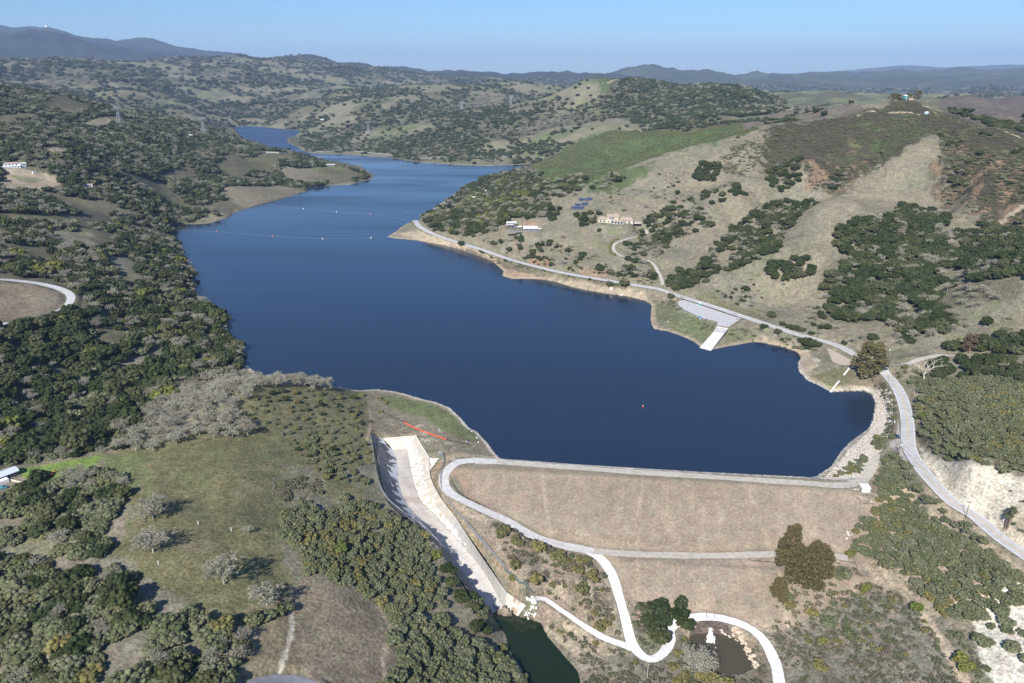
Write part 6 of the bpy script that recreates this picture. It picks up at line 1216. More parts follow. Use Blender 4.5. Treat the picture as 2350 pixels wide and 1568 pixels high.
mb = MB(); mb.box(-6.8, 4.2, -2, 5.8, 5.6, 5.95); mb.build('roof', M_ROOFW, e); mb = MB(); mb.box(-7, 1, -4.2, -2.05, 4.0, 4.3); mb.build('roof', M_ROOFW, e); mb = MB(); mb.box(4.6, 9.8, -3.4, 3.6, 1.6, 1.95); mb.build('roof', M_ROOFW, e)
mb = MB(); mb.box(-7, 6, -3.8, -2.05, .4, .6); mb.build('balcony', M_BROWN, e); windows(e, [(-4.5,-2.5,-1,3.4,5.2),(-1.8,.4,-1,3.4,5.2),(1,3,-1,3.4,5.2),(-5,-3,-2,-1,.2),(-1,1.5,-2,.8,2.6),(-4.6,-2,-2,.8,2.6),(2.4,4.4,-2,.8,2.6)])
e = house('low_house', 'flat', 'low dark house with a broad white roof beside a paved yard'); mb = MB(); mb.box(-7, 6, -3, 4, -1.5, 2.6); mb.box(6, 10, -2, 1, -1.5, 1.9); mb.build('wall', M_GREYW, e)
mb = MB(); mb.add([(-8,-4,2.7),(7,-4,2.7),(7,5,3.6),(-8,5,3.6),(-8,-4,2.4),(7,-4,2.4),(7,5,3.3),(-8,5,3.3)], [(0,1,2,3),(7,6,5,4),(0,4,5,1),(1,5,6,2),(2,6,7,3),(3,7,4,0)]); mb.build('roof', M_ROOFW, e); mb = MB(); mb.box(6.1, 10.5, -2.5, 1.5, 1.9, 2.15); mb.build('roof', M_ROOFW, e)
mb = MB(); mb.box(-26, 8, -9, -4.6, -.4, .12); mb.build('paved_yard', M_ASPH2, e); windows(e, [(-5.5,-3,-3,.3,2),(-1.5,1,-3,.3,2),(2.5,4.5,-3,.3,2)])
e = house('white_building', 'block', 'long white two-storey building with a rose-brown roof at the left edge'); mb = MB(); mb.box(-13, 9, -3, 6, -2.5, 3); mb.box(-10, 14, 1, 9, 3, 6.2); mb.build('wall', M_WHITE, e); mb = MB(); mb.box(9, 16, -1, 8, -2.5, 5.8); mb.build('side_wing', pmat('blue_grey_wall', (.28,.33,.36)), e)
mb = MB(); hip(mb, -9, 8, 1, 9, 6.2, 1.8); mb.build('roof', M_TILE, e); mb = MB(); mb.box(8.6, 16.6, -1.6, 8.6, 5.8, 6.15); mb.build('roof', M_ROOFW, e); mb = MB(); mb.box(-13.6, 9, -3.8, .9, 3.02, 3.3); mb.build('roof', M_ROOFW, e); windows(e, [(x, x+1.5, -3, -.6, 1.4) for x in (-12,-9.2,-6.4,-3.6,-.8,2.4,5.6)]+[(x, x+1.6, 1, 3.8, 5.4) for x in (-8,-4,0,4)])
e = house('white_van', 'van', 'white box van parked on the tan yard by the long white building', .5, 'van'); mb = MB(); mb.box(-2.8, 1.6, -1.1, 1.1, .5, 3.0); mb.build('cargo_box', M_WHITE, e); mb = MB(); mb.add([(1.65,-1,.5),(3.4,-1,.5),(3.4,1,.5),(1.65,1,.5),(1.65,-1,2.3),(2.5,-1,2.3),(2.5,1,2.3),(1.65,1,2.3),(3.4,-1,1.4),(3.4,1,1.4)], [(3,2,1,0),(4,5,6,7),(0,1,8,5,4),(2,3,7,6,9),(1,2,9,8),(8,9,6,5),(3,0,4,7)]); mb.build('cab', M_ROOFW, e)
for x in (-1.9, 2.4):
    for y in (-1.0, 1.0): mb = MB(); mb.tube((x, y-.12, .45), (x, y+.12, .45), .45, None, 10); mb.build('wheel', M_BLACK, e)
e = house('metal_roof_house', 'shed', 'grey metal-roofed house on the edge of the bright green lawn', .25); mb = MB(); mb.box(-5, 4, -2.5, 2.5, -1, 2.6); mb.build('wall', M_GREYW, e); mb = MB(); gable(mb, -5, 4, -2.5, 2.5, 2.6, 1.1, .9); mb.build('roof', M_ROOFG, e); mb = MB(); mb.box(-7, -1, -6.5, -3.6, -1, 1.9); mb.build('annex', M_WHITE, e); windows(e, [(-3,-1.6,-2.5,.6,1.8),(1,2.4,-2.5,.6,1.8)])
e = house('shore_house', 'far1', 'low grey-roofed house on the wooded point across the lake'); mb = MB(); mb.box(-10, 10, -3, 4, -2, 3); mb.build('wall', M_GREYW, e); mb = MB(); gable(mb, -10, 10, -3, 4, 3, 1.6, 1); mb.build('roof', pmat('pale_roof', (.5,.49,.46)), e); windows(e, [(-7,-4,-3,.5,2.2),(-1,2,-3,.5,2.2),(5,8,-3,.5,2.2)])
for k, lb in (('far2', 'tiny pale-roofed cabin below the lattice towers'), ('far3', 'long white house above the far arm of the lake'), ('cot', 'small white-walled cottage among the oaks on the point'), ('cot2', 'small pale garden house near the tip of the point'), ('far4', 'little cabin half hidden in the left-hand woods')):
    e = house('cabin', k, lb); q = 1.7 if k == 'far3' else 1; mb = MB(); mb.box(-5*q, 5*q, -2.5, 2.5, -2, 2.6); mb.build('wall', M_WHITE, e); mb = MB(); gable(mb, -5*q, 5*q, -2.5, 2.5, 2.6, 1.4); mb.build('roof', M_ROOFW if k != 'far4' else M_TILE, e); windows(e, [(-3,-1.5,-2.5,.6,1.8),(1.5,3,-2.5,.6,1.8)])
p = SITES['tank']; e = empty('water_tank', (p[0], p[1], p[2])); tag(e, 'green round water tank with a white domed lid on the summit', 'tank'); mb = MB(); mb.tube((0, 0, -1.5), (0, 0, 6.2), 3.7, None, 28); mb.build('shell', M_TANK, e, True)
mb = MB(); mb.tube((0, 0, 6.2), (0, 0, 7.2), 3.75, .5, 28); mb.tube((0, 0, 7.2), (0, 0, 7.8), .5, .4, 8); mb.build('lid', M_ROOFW, e); mb = MB(); mb.tube((-.2, -3.75, -.5), (-.2, -3.75, 6.4), .12); mb.tube((.3, -3.75, -.5), (.3, -3.75, 6.4), .12); mb.build('ladder', M_WHITE, e)
e = empty('pump_shed', (p[0]+8.2, p[1]+1, gz(p[0]+8.2, p[1]+1))); tag(e, 'small tan shed beside the green water tank', 'shed'); mb = MB(); mb.box(-2.7, 2.7, -1.8, 1.8, -1.5, 3.0); mb.build('wall', pmat('tan_wall', (.48,.36,.24)), e); mb = MB(); mb.box(-3, 3, -2.1, 2.1, 3.0, 3.25); mb.build('roof', pmat('tan_roof', (.42,.32,.22)), e); windows(e, [(-.6,.6,-1.8,0,2.1)], M_BROWN, 'door')
p = SITES['tank2']; e = empty('storage_tank', (p[0], p[1], p[2])); tag(e, 'pale blue tank standing below the summit track', 'tank'); mb = MB(); mb.tube((0, 0, -1), (0, 0, 3.3), 2.9, None, 20); mb.build('shell', pmat('pale_blue', (.32,.40,.48), (.28,.36,.44), .5, .4), e, True); mb = MB(); mb.tube((0, 0, 3.3), (0, 0, 3.9), 2.95, .3, 20); mb.build('lid', M_ROOFW, e)
p = SITES['hut']; e = empty('gauge_hut', (p[0], p[1], p[2])); tag(e, 'white windowless hut at the right end of the dam crest', 'hut'); mb = MB(); mb.box(-2, 2, -1.6, 1.6, -.5, 2.6); mb.build('wall', M_WHITE, e); mb = MB(); mb.add([(-2.3,-2,2.6),(2.3,-2,2.6),(2.3,2,3.1),(-2.3,2,3.1),(-2.3,-2,2.45),(2.3,-2,2.45),(2.3,2,2.95),(-2.3,2,2.95)], [(0,1,2,3),(7,6,5,4),(0,4,5,1),(1,5,6,2),(2,6,7,3),(3,7,4,0)]); mb.build('roof', M_ROOFW, e); mb = MB(); mb.box(-2.05, -2.0, -.5, .5, 0, 2.1); mb.build('door', M_BROWN, e)
q = hit(1963, 1124); e = empty('bench', q); tag(e, 'white bench beside the white hut on the dam', 'bench'); mb = MB(); mb.box(-1.2, 1.2, -.3, .3, .42, .5); mb.build('seat', M_WHITE, e)
for x in (-.95, .95): mb = MB(); mb.box(x-.06, x+.06, -.25, .25, 0, .42); mb.build('leg', M_WHITE, e)
q = atY(108, 69.5, 11000); e = empty('summit_tower', (q[0], q[1], gz(q[0], q[1])-5)); tag(e, 'white block tower on the highest blue mountain', 'tower'); mb = MB(); mb.prism([(-12,-10),(12,-10),(13,10),(-13,10)], 0, 26); mb.build('shaft', M_WHITE, e); mb = MB(); mb.box(-7, 7, -6, 6, 26, 31); mb.build('roof_house', M_ROOFW, e)
mb = MB(); P_ = hits(PV("592,353 610,351 640,352 668,353")); 
for a, b in zip(P_[:-1], P_[1:]): mb.add([a-[0,0,1], b-[0,0,1], b+[0,0,3], a+[0,0,3], a+[0,1,-1], b+[0,1,-1], b+[0,1,3], a+[0,1,3]], [(0,1,2,3),(3,2,6,7),(4,7,6,5)])
tag(mb.build('retaining_wall', M_CONC), 'pale retaining wall on the ridge behind the left shore', 'wall')
# ---------------------------------------------------------------- solar arrays
def solar(p, ref=None):
    if ref is None:
        e = empty('solar_array', p); mb = MB(); a = math.radians(28); c, s = math.cos(a), math.sin(a)
        for i in range(6):
            x0 = -3.5+i*1.17
            for j in range(2): y0 = -2+j*2.0; y1 = y0+1.92; mb.add([(x0, y0*c, 1.7+y0*s), (x0+1.1, y0*c, 1.7+y0*s), (x0+1.1, y1*c, 1.7+y1*s), (x0, y1*c, 1.7+y1*s)], [(0, 1, 2, 3)])
        mb.build('panel', pmat('solar_cells', (.016,.026,.085), (.022,.04,.12), 1, .25, .5), e); mb = MB(); mb.add([(-3.6,-2.1*c,1.6-2.1*s),(3.6,-2.1*c,1.6-2.1*s),(3.6,2.1*c,1.6+2.1*s),(-3.6,2.1*c,1.6+2.1*s),(-3.6,-2.1*c,1.68-2.1*s),(3.6,-2.1*c,1.68-2.1*s),(3.6,2.1*c,1.68+2.1*s),(-3.6,2.1*c,1.68+2.1*s)], [(3,2,1,0),(4,5,6,7),(0,1,5,4),(1,2,6,5),(2,3,7,6),(3,0,4,7)]); mb.build('frame', M_STEEL, e)
        for x in (-2.6, 2.6): mb = MB(); mb.tube((x, -1.4, -.5), (x, -1.4, .9), .08); mb.tube((x, 1.4, -.5), (x, 1.4, 2.3), .08); mb.build('leg', M_STEEL, e)
        return e
    e = ref.copy(); COLL.objects.link(e); e.location = p
    for ch in ref.children: c = ch.copy(); COLL.objects.link(c); c.parent = e
    return e
ref = None
SOL = hit(1333, 472)
for a, b, w_ in ((1333,464.5,'back row, left'), (1347.5,466.5,'back row, right'), (1327,471,'middle row, left'), (1341,473,'middle row, right'), (1321,477,'front row, left'), (1334.5,479,'front row, right')):
    q = atz(a, b, SOL[2]); s = solar((SOL[0]+(q[0]-SOL[0])*1.12, SOL[1]+(q[1]-SOL[1])*.62, gz(SOL[0]+(q[0]-SOL[0])*1.12, SOL[1]+(q[1]-SOL[1])*.62)), ref); ref = ref or s; s.scale = (1.15,)*3; s.rotation_euler = (0, 0, -.08); tag(s, 'blue solar array on the hillside, '+w_, 'solar array', 'solar arrays on the hillside')
# ---------------------------------------------------------------- poles and wires
def pole(base, top_vy, label, arms=1, trafo=False, lean=0, mat=None, r=.16):
    p = hit(*base) if len(base) == 2 else np.array(base); h = max(6.5, min(15, height_for(p, top_vy))); e = empty('utility_pole', p); e.rotation_euler = (0, lean, 0); tag(e, label, 'utility pole'); mb = MB(); mb.tube((0, 0, -.5), (0, 0, h), r, r*.7, 7); mb.build('pole', mat or M_POLE, e)
    for i in range(arms): mb = MB(); mb.box(-1.3, 1.3, -.07, .07, h-.5-i*.9, h-.32-i*.9); mb.build('crossarm', M_POLE, e); 
    mb = MB(); [mb.tube((x, 0, h-.32), (x, 0, h-.08), .06) for x in (-1.1, 0.3, 1.1)]; mb.build('insulator', M_WHITE, e)
    if trafo: mb = MB(); mb.tube((.35, -.2, h-2.2), (.35, -.2, h-1.1), .28, None, 8); mb.build('transformer', M_WHITE, e)
    return np.array(p)+[0, 0, h-.1]
def wire(a, b, label, sag=.03, offs=(-1.1, 1.1), r=.05):
    a = np.array(a); b = np.array(b); L_ = np.linalg.norm(b-a); d = (b-a)[:2]/np.linalg.norm((b-a)[:2]); mb = MB()
    for o in offs:
        P = [a*(1-t)+b*t+np.array([0+o, 0, -4*sag*L_*t*(1-t)]) for t in np.linspace(0, 1, 14)]
        for p, q in zip(P[:-1], P[1:]): mb.tube(p, q, r, None, 3)
    o = mb.build('power_line', M_BLACK); tag(o, label, 'power line')
t0 = pole((2032, 843), 776, 'tall pole with a white crossarm beside the eucalyptus', 2, True); t1 = pole((2052, 1047), 1018, 'dark pole with a long crossarm at the pullout', 1); t2 = pole((2056, 1048.5), 1013.5, 'leaning pole with a white transformer at the pullout', 1, True, .10); pole((2060, 1048), 1028.5, 'short stub pole at the pullout', 0)
t3 = pole((2047, 984), 966, 'pole with a white transformer above the rocky shore', 1, True); t4 = pole((2215, 1188), 1150, 'timber pole beside the road below the white cut slope', 1)
wire(t0, t3, 'wires running along the road to the pullout'); wire(t3, t1, 'wires between the two poles at the road bend'); wire(t2, t4, 'wires crossing the road below the pullout')
tt = pole((1484.5, 1556), 1524, 'pale lone pole below the white hairpin road', 0, False, 0, M_CONC); pole((527, 1559), 1499, 'leaning pole with white insulators at the bottom of the meadow', 2, False, -.05)
tA = pole((1553, 664), 645, 'brown pole beside the junction oaks', 1); tB = pole((1654, 686), 668, 'pole on the grass above the parking lot', 1); tC = pole((1754, 727), 702, 'pole beside the lone roadside oak', 1); tD = pole((1874, 775), 744, 'pole on the flat above the roadside trees', 1)
tE = pole((1250, 573), 556, 'pole with white insulators beside the round dark oak', 1, True); tF = pole((1374, 609), 586, 'pole on the grass slope below the large house', 1); tG = pole((1116, 563), 545, 'pole above the orange road cut', 1); pole((934, 500), 485, 'pole at the very tip of the point', 1); pole((971, 502), 487, 'pole beside the road on the point', 0); pole((1566, 1405), 1378, 'thin dark pole behind the hairpin trees', 0, False, 0, None, .1)
for a, b, l in ((tG, tE, 'wire above the orange road cut'), (tE, tF, 'wire crossing the slope below the houses'), (tF, tA, 'wire running to the junction oaks'), (tA, tB, 'wire from the junction to the parking lot'), (tB, tC, 'wire along the grass above the parking lot'), (tC, tD, 'wire above the roadside oaks'), (tD, t0, 'wire crossing the grass to the eucalyptus')): wire(a, b, l, .015, (-.8, .8), .06)
def lattice(base, top_vy, label):
    p = hit(*base); h = min(52, max(30, height_for(p, top_vy))); e = empty('transmission_tower', p); tag(e, label, 'transmission tower', None); e.rotation_euler = (0, 0, -.2); w0, w1 = h*.16, h*.045; r = .22; mb = MB()
    def c(s, t, z): k = w0+(w1-w0)*min(z/(h*.72), 1); return (s*k, t*k, z)
    for s in (-1, 1):
        for t in (-1, 1): m2 = MB(); m2.tube(c(s, t, -1), c(s, t, h*.72), r*1.2, r, 4); m2.tube(c(s, t, h*.72), (s*w0*.9, t*w1, h), r, r*.7, 4); m2.build('leg', M_STEEL, e)
    n = 6
    for i in range(n):
        za = h*.72*i/n; zb = h*.72*(i+1)/n
        for q in (((-1,-1),(1,-1)), ((1,-1),(1,1)), ((1,1),(-1,1)), ((-1,1),(-1,-1))): mb.tube(c(*q[0], za), c(*q[1], zb), r*.55, None, 3); mb.tube(c(*q[1], za), c(*q[0], zb), r*.55, None, 3); mb.tube(c(*q[0], zb), c(*q[1], zb), r*.55, None, 3)
    mb.build('bracing', M_STEEL, e); mb = MB()
    for y in (-w1, w1): mb.tube((-w0*1.5, y, h*.93), (w0*1.5, y, h*.93), r, None, 4); mb.tube((-w0*1.3, y, h), (w0*1.3, y, h), r, None, 4); [mb.tube((w0*x, y, h*.93), (w0*(x+.45), y, h), r*.6, None, 3) for x in (-1.35, -.9, -.45, 0, .45, .9)]
    mb.build('crossarm', M_STEEL, e); mb = MB(); [mb.tube((x*w0*1.4, 0, h*.93-3), (x*w0*1.4, 0, h*.93), .3, None, 5) for x in (-1, 0, 1)]; mb.build('insulator', M_WHITE, e)
    return np.array([p[0], p[1], p[2]+h*.93-3])
w1_ = lattice((277, 291), 245, 'left lattice tower on the bare knoll of the wooded ridge'); w2_ = lattice((469, 308), 269, 'right lattice tower beside the upper lake'); w3_ = lattice((846, 308), 279, 'lattice tower on the slope above the far road'); w4_ = lattice((1060, 253), 233, 'lattice tower on the far brown ridge, left of the saddle'); w5_ = lattice((1172, 241), 228, 'lattice tower standing in the saddle of the far ridge')
# ---------------------------------------------------------------- buoys, rope
for a, b, c_, l in ((696,479,0,'white buoy on the far line, left'), (772,486,0,'white buoy on the far line, middle'), (850,491,1,'red buoy on the far line near the point'), (497,531,1,'red buoy nearest the left shore'), (625,542,1,'red buoy on the middle of the buoy line'), (740,548,0,'white buoy in the middle of the buoy line'), (851,546,0,'white buoy nearest the right-hand point'), (1475,933,1,'lone red and white buoy in front of the dam')):
    p = atz(a, b, 0); e = empty('buoy', p); tag(e, l, 'buoy'); k = 1.0 if b < 900 else .75; mb = MB(); mb.ball((0, 0, .3*k), .75*k, 2); mb.build('float', M_ORANGE if c_ else M_WHITE, e, True); mb = MB(); mb.tube((0, 0, .9*k), (0, 0, 1.7*k), .3*k, .2*k, 8); mb.build('top', M_WHITE, e)
for pts, l in ((((410,528),(497,531),(625,542),(740,548),(851,546),(888,543)), 'rope of the near buoy line'), (((610,468),(696,479),(772,486),(850,491),(934,505)), 'rope of the far buoy line')):
    mb = MB(); P_ = [atz(a, b, .05) for a, b in pts]
    for a, b in zip(P_[:-1], P_[1:]): mb.tube(a, b, .05, None, 4)
    tag(mb.build('buoy_rope', M_STEEL), l, 'rope')
# ---------------------------------------------------------------- people on the bank
def person_mesh(pose, shirt, pants, seed):
    """one continuous body grown over a jointed skeleton"""
    if pose == 'stand': J = dict(pel=(0,0,.95), ch=(0,.02,1.30), nk=(0,.02,1.48), hd=(0,.04,1.60), ht=(0,.03,1.76), ls=(-.19,.02,1.42), le=(-.26,.05,1.15), lw=(-.24,.22,.98), lh=(-.22,.30,.95), rs=(.19,.02,1.42), re=(.25,.10,1.16), rw=(.18,.34,1.10), rh=(.16,.42,1.10), lp=(-.10,0,.92), lk=(-.12,.04,.50), la=(-.13,0,.08), lf=(-.14,.16,.04), rp=(.10,0,.92), rk=(.12,.05,.50), ra=(.14,-.02,.08), rf=(.15,.14,.04))
    else: J = dict(pel=(0,0,.45), ch=(0,-.04,.80), nk=(0,-.03,.98), hd=(0,0,1.10), ht=(0,.0,1.26), ls=(-.19,-.03,.92), le=(-.25,.08,.68), lw=(-.18,.30,.60), lh=(-.15,.38,.60), rs=(.19,-.03,.92), re=(.25,.08,.68), rw=(.18,.30,.60), rh=(.15,.38,.60), lp=(-.10,.03,.44), lk=(-.13,.42,.47), la=(-.13,.46,.08), lf=(-.14,.62,.04), rp=(.10,.03,.44), rk=(.13,.42,.47), ra=(.13,.46,.08), rf=(.14,.62,.04))
    names = list(J); E = [('pel','ch'),('ch','nk'),('nk','hd'),('hd','ht'),('ch','ls'),('ls','le'),('le','lw'),('lw','lh'),('ch','rs'),('rs','re'),('re','rw'),('rw','rh'),('pel','lp'),('lp','lk'),('lk','la'),('la','lf'),('pel','rp'),('rp','rk'),('rk','ra'),('ra','rf')]
    Rr = dict(pel=.15, ch=.16, nk=.06, hd=.10, ht=.08, ls=.07, le=.05, lw=.035, lh=.04, rs=.07, re=.05, rw=.035, rh=.04, lp=.10, lk=.07, la=.05, lf=.04, rp=.10, rk=.07, ra=.05, rf=.04)
    me = bpy.data.meshes.new('body'); me.from_pydata([J[n] for n in names], [(names.index(a), names.index(b)) for a, b in E], []); o = bpy.data.objects.new('body', me); COLL.objects.link(o); o.modifiers.new('s', 'SKIN'); sk = me.skin_vertices[0].data
    for i, n in enumerate(names): sk[i].radius = (Rr[n], Rr[n])
    sk[0].use_root = True; o.modifiers.new('u', 'SUBSURF').levels = 1; dg = bpy.context.evaluated_depsgraph_get(); m2 = bpy.data.meshes.new_from_object(o.evaluated_get(dg)); bpy.data.objects.remove(o); m2.materials.clear()
    for m in (pmat('skin', (.45,.28,.20)), shirt, pants): m2.materials.append(m)
    top = J['nk'][2]; hipz = J['pel'][2]+.02
    for f in m2.polygons:
        c = f.center; f.material_index = 0 if c.z > top or (abs(c.x) < .3 and c.y > (.24 if pose == 'stand' else .28) and J['lh'][2]-.06 < c.z < top-.2 and abs(c.x) > .06 and (pose == 'stand' or c.z > .53)) else (1 if c.z > hipz and c.y < .3 else 2)
    m2.name = 'body'; return m2, J
SH = [pmat('navy_cloth', (.03,.05,.16)), pmat('black_cloth', (.03,.03,.035)), pmat('blue_cloth', (.05,.10,.35)), pmat('grey_cloth', (.25,.25,.28))]
for i, (a, b, pose, sh, pn, rz, l) in enumerate(((1059,978,'stand',1,3,-.6,'person in black standing farthest left on the grassy bank'), (1080,988,'sit',0,1,-.8,'person in dark blue sitting with white gear on the bank'), (1089,998,'stand',2,1,-.7,'person in blue standing nearest the lake edge'), (1074,1012,'sit',0,3,-.5,'person in navy and grey sitting lowest on the bank'), (1092,1013,'stand',0,1,-.9,'person in dark clothes standing by the white gear'))):
    bm_, J = person_mesh(pose, SH[sh], SH[pn], i); p = hit(a, b); o = link('person', bm_, None, tuple(p)); o.rotation_euler = (0, 0, rz); tag(o, l, 'person'); mb = MB(); h = J['hd']; mb.ball((h[0], h[1]-.03, h[2]+.09), .115, 2, 0, .10); mb.build('hair', M_BLACK, o)
    if pose == 'sit': e = empty('folding_chair', tuple(p), rz); tag(e, 'folding chair under the seated person '+('with white gear' if i == 1 else 'lowest on the bank'), 'chair'); mb = MB(); mb.box(-.26, .26, -.2, .28, .30, .34); mb.build('seat', SH[2], e); mb = MB(); mb.box(-.26, .26, -.30, -.26, .34, .9); mb.build('backrest', SH[2], e); [ (lambda m_: (m_.tube((x, y, 0), (x, y, .32), .02), m_.build('leg', M_STEEL, e)))(MB()) for x in (-.24, .24) for y in (-.24, .24)]
for a, b, l, m_ in ((1082,990,'white cooler beside the seated person in dark blue',M_WHITE), (1094,1005,'white bag on the grass below the person in blue',M_WHITE), (1097,1015,'pale cooler at the lake edge',M_WHITE), (1070,1014,'blue cooler beside the lowest seated person',SH[2])):
    p = hit(a, b); e = empty('cooler', p, .4); tag(e, l, 'cooler'); mb = MB(); mb.box(-.4, .4, -.25, .25, 0, .4); mb.build('box', m_, e); mb = MB(); mb.box(-.42, .42, -.27, .27, .405, .48); mb.build('lid', M_WHITE, e)
# ---------------------------------------------------------------- car
def car(p, rz, mat, label, name='parked_car'):
    e = empty(name, p, rz); tag(e, label, 'car'); mb = MB(); prof = [(-2.2,.35),(-2.25,.75),(-1.5,.92),(-.8,1.42),(.7,1.45),(1.4,.98),(2.2,.85),(2.28,.4)]
    for s in (1,): n = len(prof); V_ = [(x, -.88 if z < 1 else -.70, z) for x, z in prof]+[(x, .88 if z < 1 else .70, z) for x, z in prof]; mb.add(V_, [(i, i+1, n+i+1, n+i) for i in range(n-1)]+[(n-1, 0, n, 2*n-1), tuple(range(n))[::-1], tuple(range(n, 2*n))])
    mb.build('body', mat, e, False); mb = MB(); mb.add([(-1.44,-.72,.96),(-.84,-.64,1.40),(-.84,.64,1.40),(-1.44,.72,.96)], [(0,1,2,3)]); mb.build('rear_window', M_GLASS, e, loc=(-.03, 0, .02)); mb = MB(); mb.add([(1.36,-.72,1.02),(.74,-.62,1.43),(.74,.62,1.43),(1.36,.72,1.02)], [(3,2,1,0)]); mb.build('windscreen', M_GLASS, e, loc=(.03, 0, .02))
    for x in (-1.4, 1.45):
        for y in (-.8, .8): mb = MB(); mb.tube((x, y-.12, .33), (x, y+.12, .33), .33, None, 12); mb.build('wheel', M_BLACK, e)
    for y in (-.6, .6): mb = MB(); mb.box(2.24, 2.30, y-.18, y+.18, .6, .74); mb.build('headlight', M_WHITE, e)
car(hit(2058, 1003), -1.65, pmat('dark_blue_paint', (.02,.035,.09), (.025,.04,.10), 1, .25, .6), 'dark blue car parked at the pullout by the road bend'); car(hit(5, 1121), .2, pmat('teal_paint_car', (.06,.22,.24), (.05,.2,.22), 1, .25, .6), 'teal car at the left edge below the metal-roofed house')
# ---------------------------------------------------------------- small things
p = hit(1605, 700); e = empty('portable_toilet', p, .3); tag(e, 'teal portable toilet with a white roof in the parking lot', 'portable toilet'); mb = MB(); mb.box(-1.0, 1.0, -1.0, 1.0, 0, 2.3); mb.build('cabin', M_TEAL, e); mb = MB(); gable(mb, -1.0, 1.0, -1.0, 1.0, 2.3, .3, .1); mb.build('roof', M_ROOFW, e); mb = MB(); mb.box(-.4, .4, -1.06, -1.005, .15, 2.05); mb.build('door', pmat('teal_door', (.04,.34,.34)), e)
p = hit(1606, 731); e = empty('info_box', p); tag(e, 'bright blue box standing at the lake side of the parking lot', 'box'); mb = MB(); mb.box(-.6, .6, -.4, .4, .5, 2.2); mb.build('cabinet', pmat('bright_blue', (.02,.25,.75)), e); mb = MB(); mb.box(-.5, .5, -.35, .35, -.1, .5); mb.build('base', M_WHITE, e)
p = hit(1532, 741); e = empty('sign', p); tag(e, 'small white sign on the grass by the shore path', 'sign'); mb = MB(); mb.tube((0, 0, -.2), (0, 0, 1.2), .07); mb.build('post', M_WHITE, e); mb = MB(); mb.box(-.45, .45, -.04, .04, 1.2, 1.9); mb.build('panel', M_WHITE, e)
for i, (a, b, l) in enumerate(((1565,684,'dark gate posts at the left entrance of the parking lot'), (1590,690,'dark gate posts beside the teal toilet'), (1686,722,'dark gate posts at the right end of the lot'), (1704,729,'dark gate posts where the ramp meets the road'), (1694,734,'dark barrier at the corner above the boat ramp'))):
    p = hit(a, b); e = empty('gate', p, -.5); tag(e, l, 'gate'); [(lambda m_: (m_.box(x-.15, x+.15, -.15, .15, -.2, 1.3), m_.build('post', M_POLE, e)))(MB()) for x in (-1.6, 0, 1.6)]; mb = MB(); mb.box(-1.8, 1.8, -.22, -.16, .7, .95); mb.build('bar', M_POLE, e)
for a, b, l in ((455,1203,'white plant tube on the meadow right of the upper bare oak'), (531,1218,'white plant tube farthest right on the meadow'), (364,1295,'white plant tube below the second bare oak'), (241,1277,'pale plant tube at the left edge of the meadow')): p = hit(a, b); mb = MB(); mb.tube((0, 0, -.1), (0, 0, 1.7), .17, None, 8); o = mb.build('plant_tube', M_WHITE, None, False, tuple(p)); tag(o, l, 'plant tube')
p = hit(113, 1093); e = empty('garden_tractor', p, .3); tag(e, 'orange and black garden tractor on the bright green lawn', 'tractor'); mb = MB(); mb.box(.3, 1.5, -.4, .4, .5, 1.1); mb.build('hood', M_ORANGE, e); mb = MB(); mb.box(-.9, .3, -.5, .5, .4, .8); mb.build('chassis', M_BLACK, e); mb = MB(); mb.box(-.7, -.1, -.3, .3, .8, 1.3); mb.build('seat', M_BLACK, e)
for x, r in ((-.6, .55), (1.1, .38)):
    for y in (-.6, .6): mb = MB(); mb.tube((x, y-.15, r), (x, y+.15, r), r, None, 10); mb.build('wheel', M_BLACK, e)
p = hit(122, 1086); e = empty('slide', p, .5); tag(e, 'yellow slide on the bright green lawn', 'slide'); mb = MB(); mb.add([(-1.4,-.35,.1),(-1.4,.35,.1),(.6,.35,1.4),(.6,-.35,1.4),(-1.4,-.35,0),(-1.4,.35,0),(.6,.35,1.3),(.6,-.35,1.3)], [(0,3,2,1),(4,5,6,7),(0,1,5,4),(1,2,6,5),(2,3,7,6),(3,0,4,7)]); mb.build('chute', pmat('yellow_plastic', (.75,.60,.12)), e); mb = MB(); [mb.tube((.7, y, 0), (.6, y, 1.9), .05) for y in (-.3, .3)]; mb.build('ladder', M_ORANGE, e)
# ---------------------------------------------------------------- hedges
def hedge(V, w_, h, label):
    L = smooth_line(hits(PV(V)), .8); rng = np.random.default_rng(5); Vv = []; Ff = []; Cc = []; nv = 0; iv, jf = ICO[2]; jf = np.array(jf)
    for p in L:
        for _ in range(3): s = rng.uniform(.55, .85); c = np.array([p[0]+rng.normal(0, w_*.25), p[1]+rng.normal(0, w_*.25), gz(p[0], p[1])+rng.uniform(.3, h-.5)]); v = iv*rng.uniform(.75, 1.25, (len(iv), 1))*s+c; Vv.append(v); Ff.append(jf+nv); nv += len(v); Cc.append(np.full((len(v), 3), rng.uniform(.8, 1.2)))
    o = link('hedge', mesh_np('hedge', np.vstack(Vv), np.vstack(Ff), M_OLIVE, np.vstack(Cc))); tag(o, label, 'hedge')
hedge("1420,549 1407,554 1400,562 1398,572 1404,582 1412,587", 1.6, 2.4, 'curved clipped hedge around the driveway bend'); hedge("1488,603 1493,613 1500,627 1507,641", 1.6, 2.4, 'straight clipped hedge beside the lower driveway'); hedge("1452,531 1466,529 1477,527", 1.6, 2, 'short hedge beside the large house')
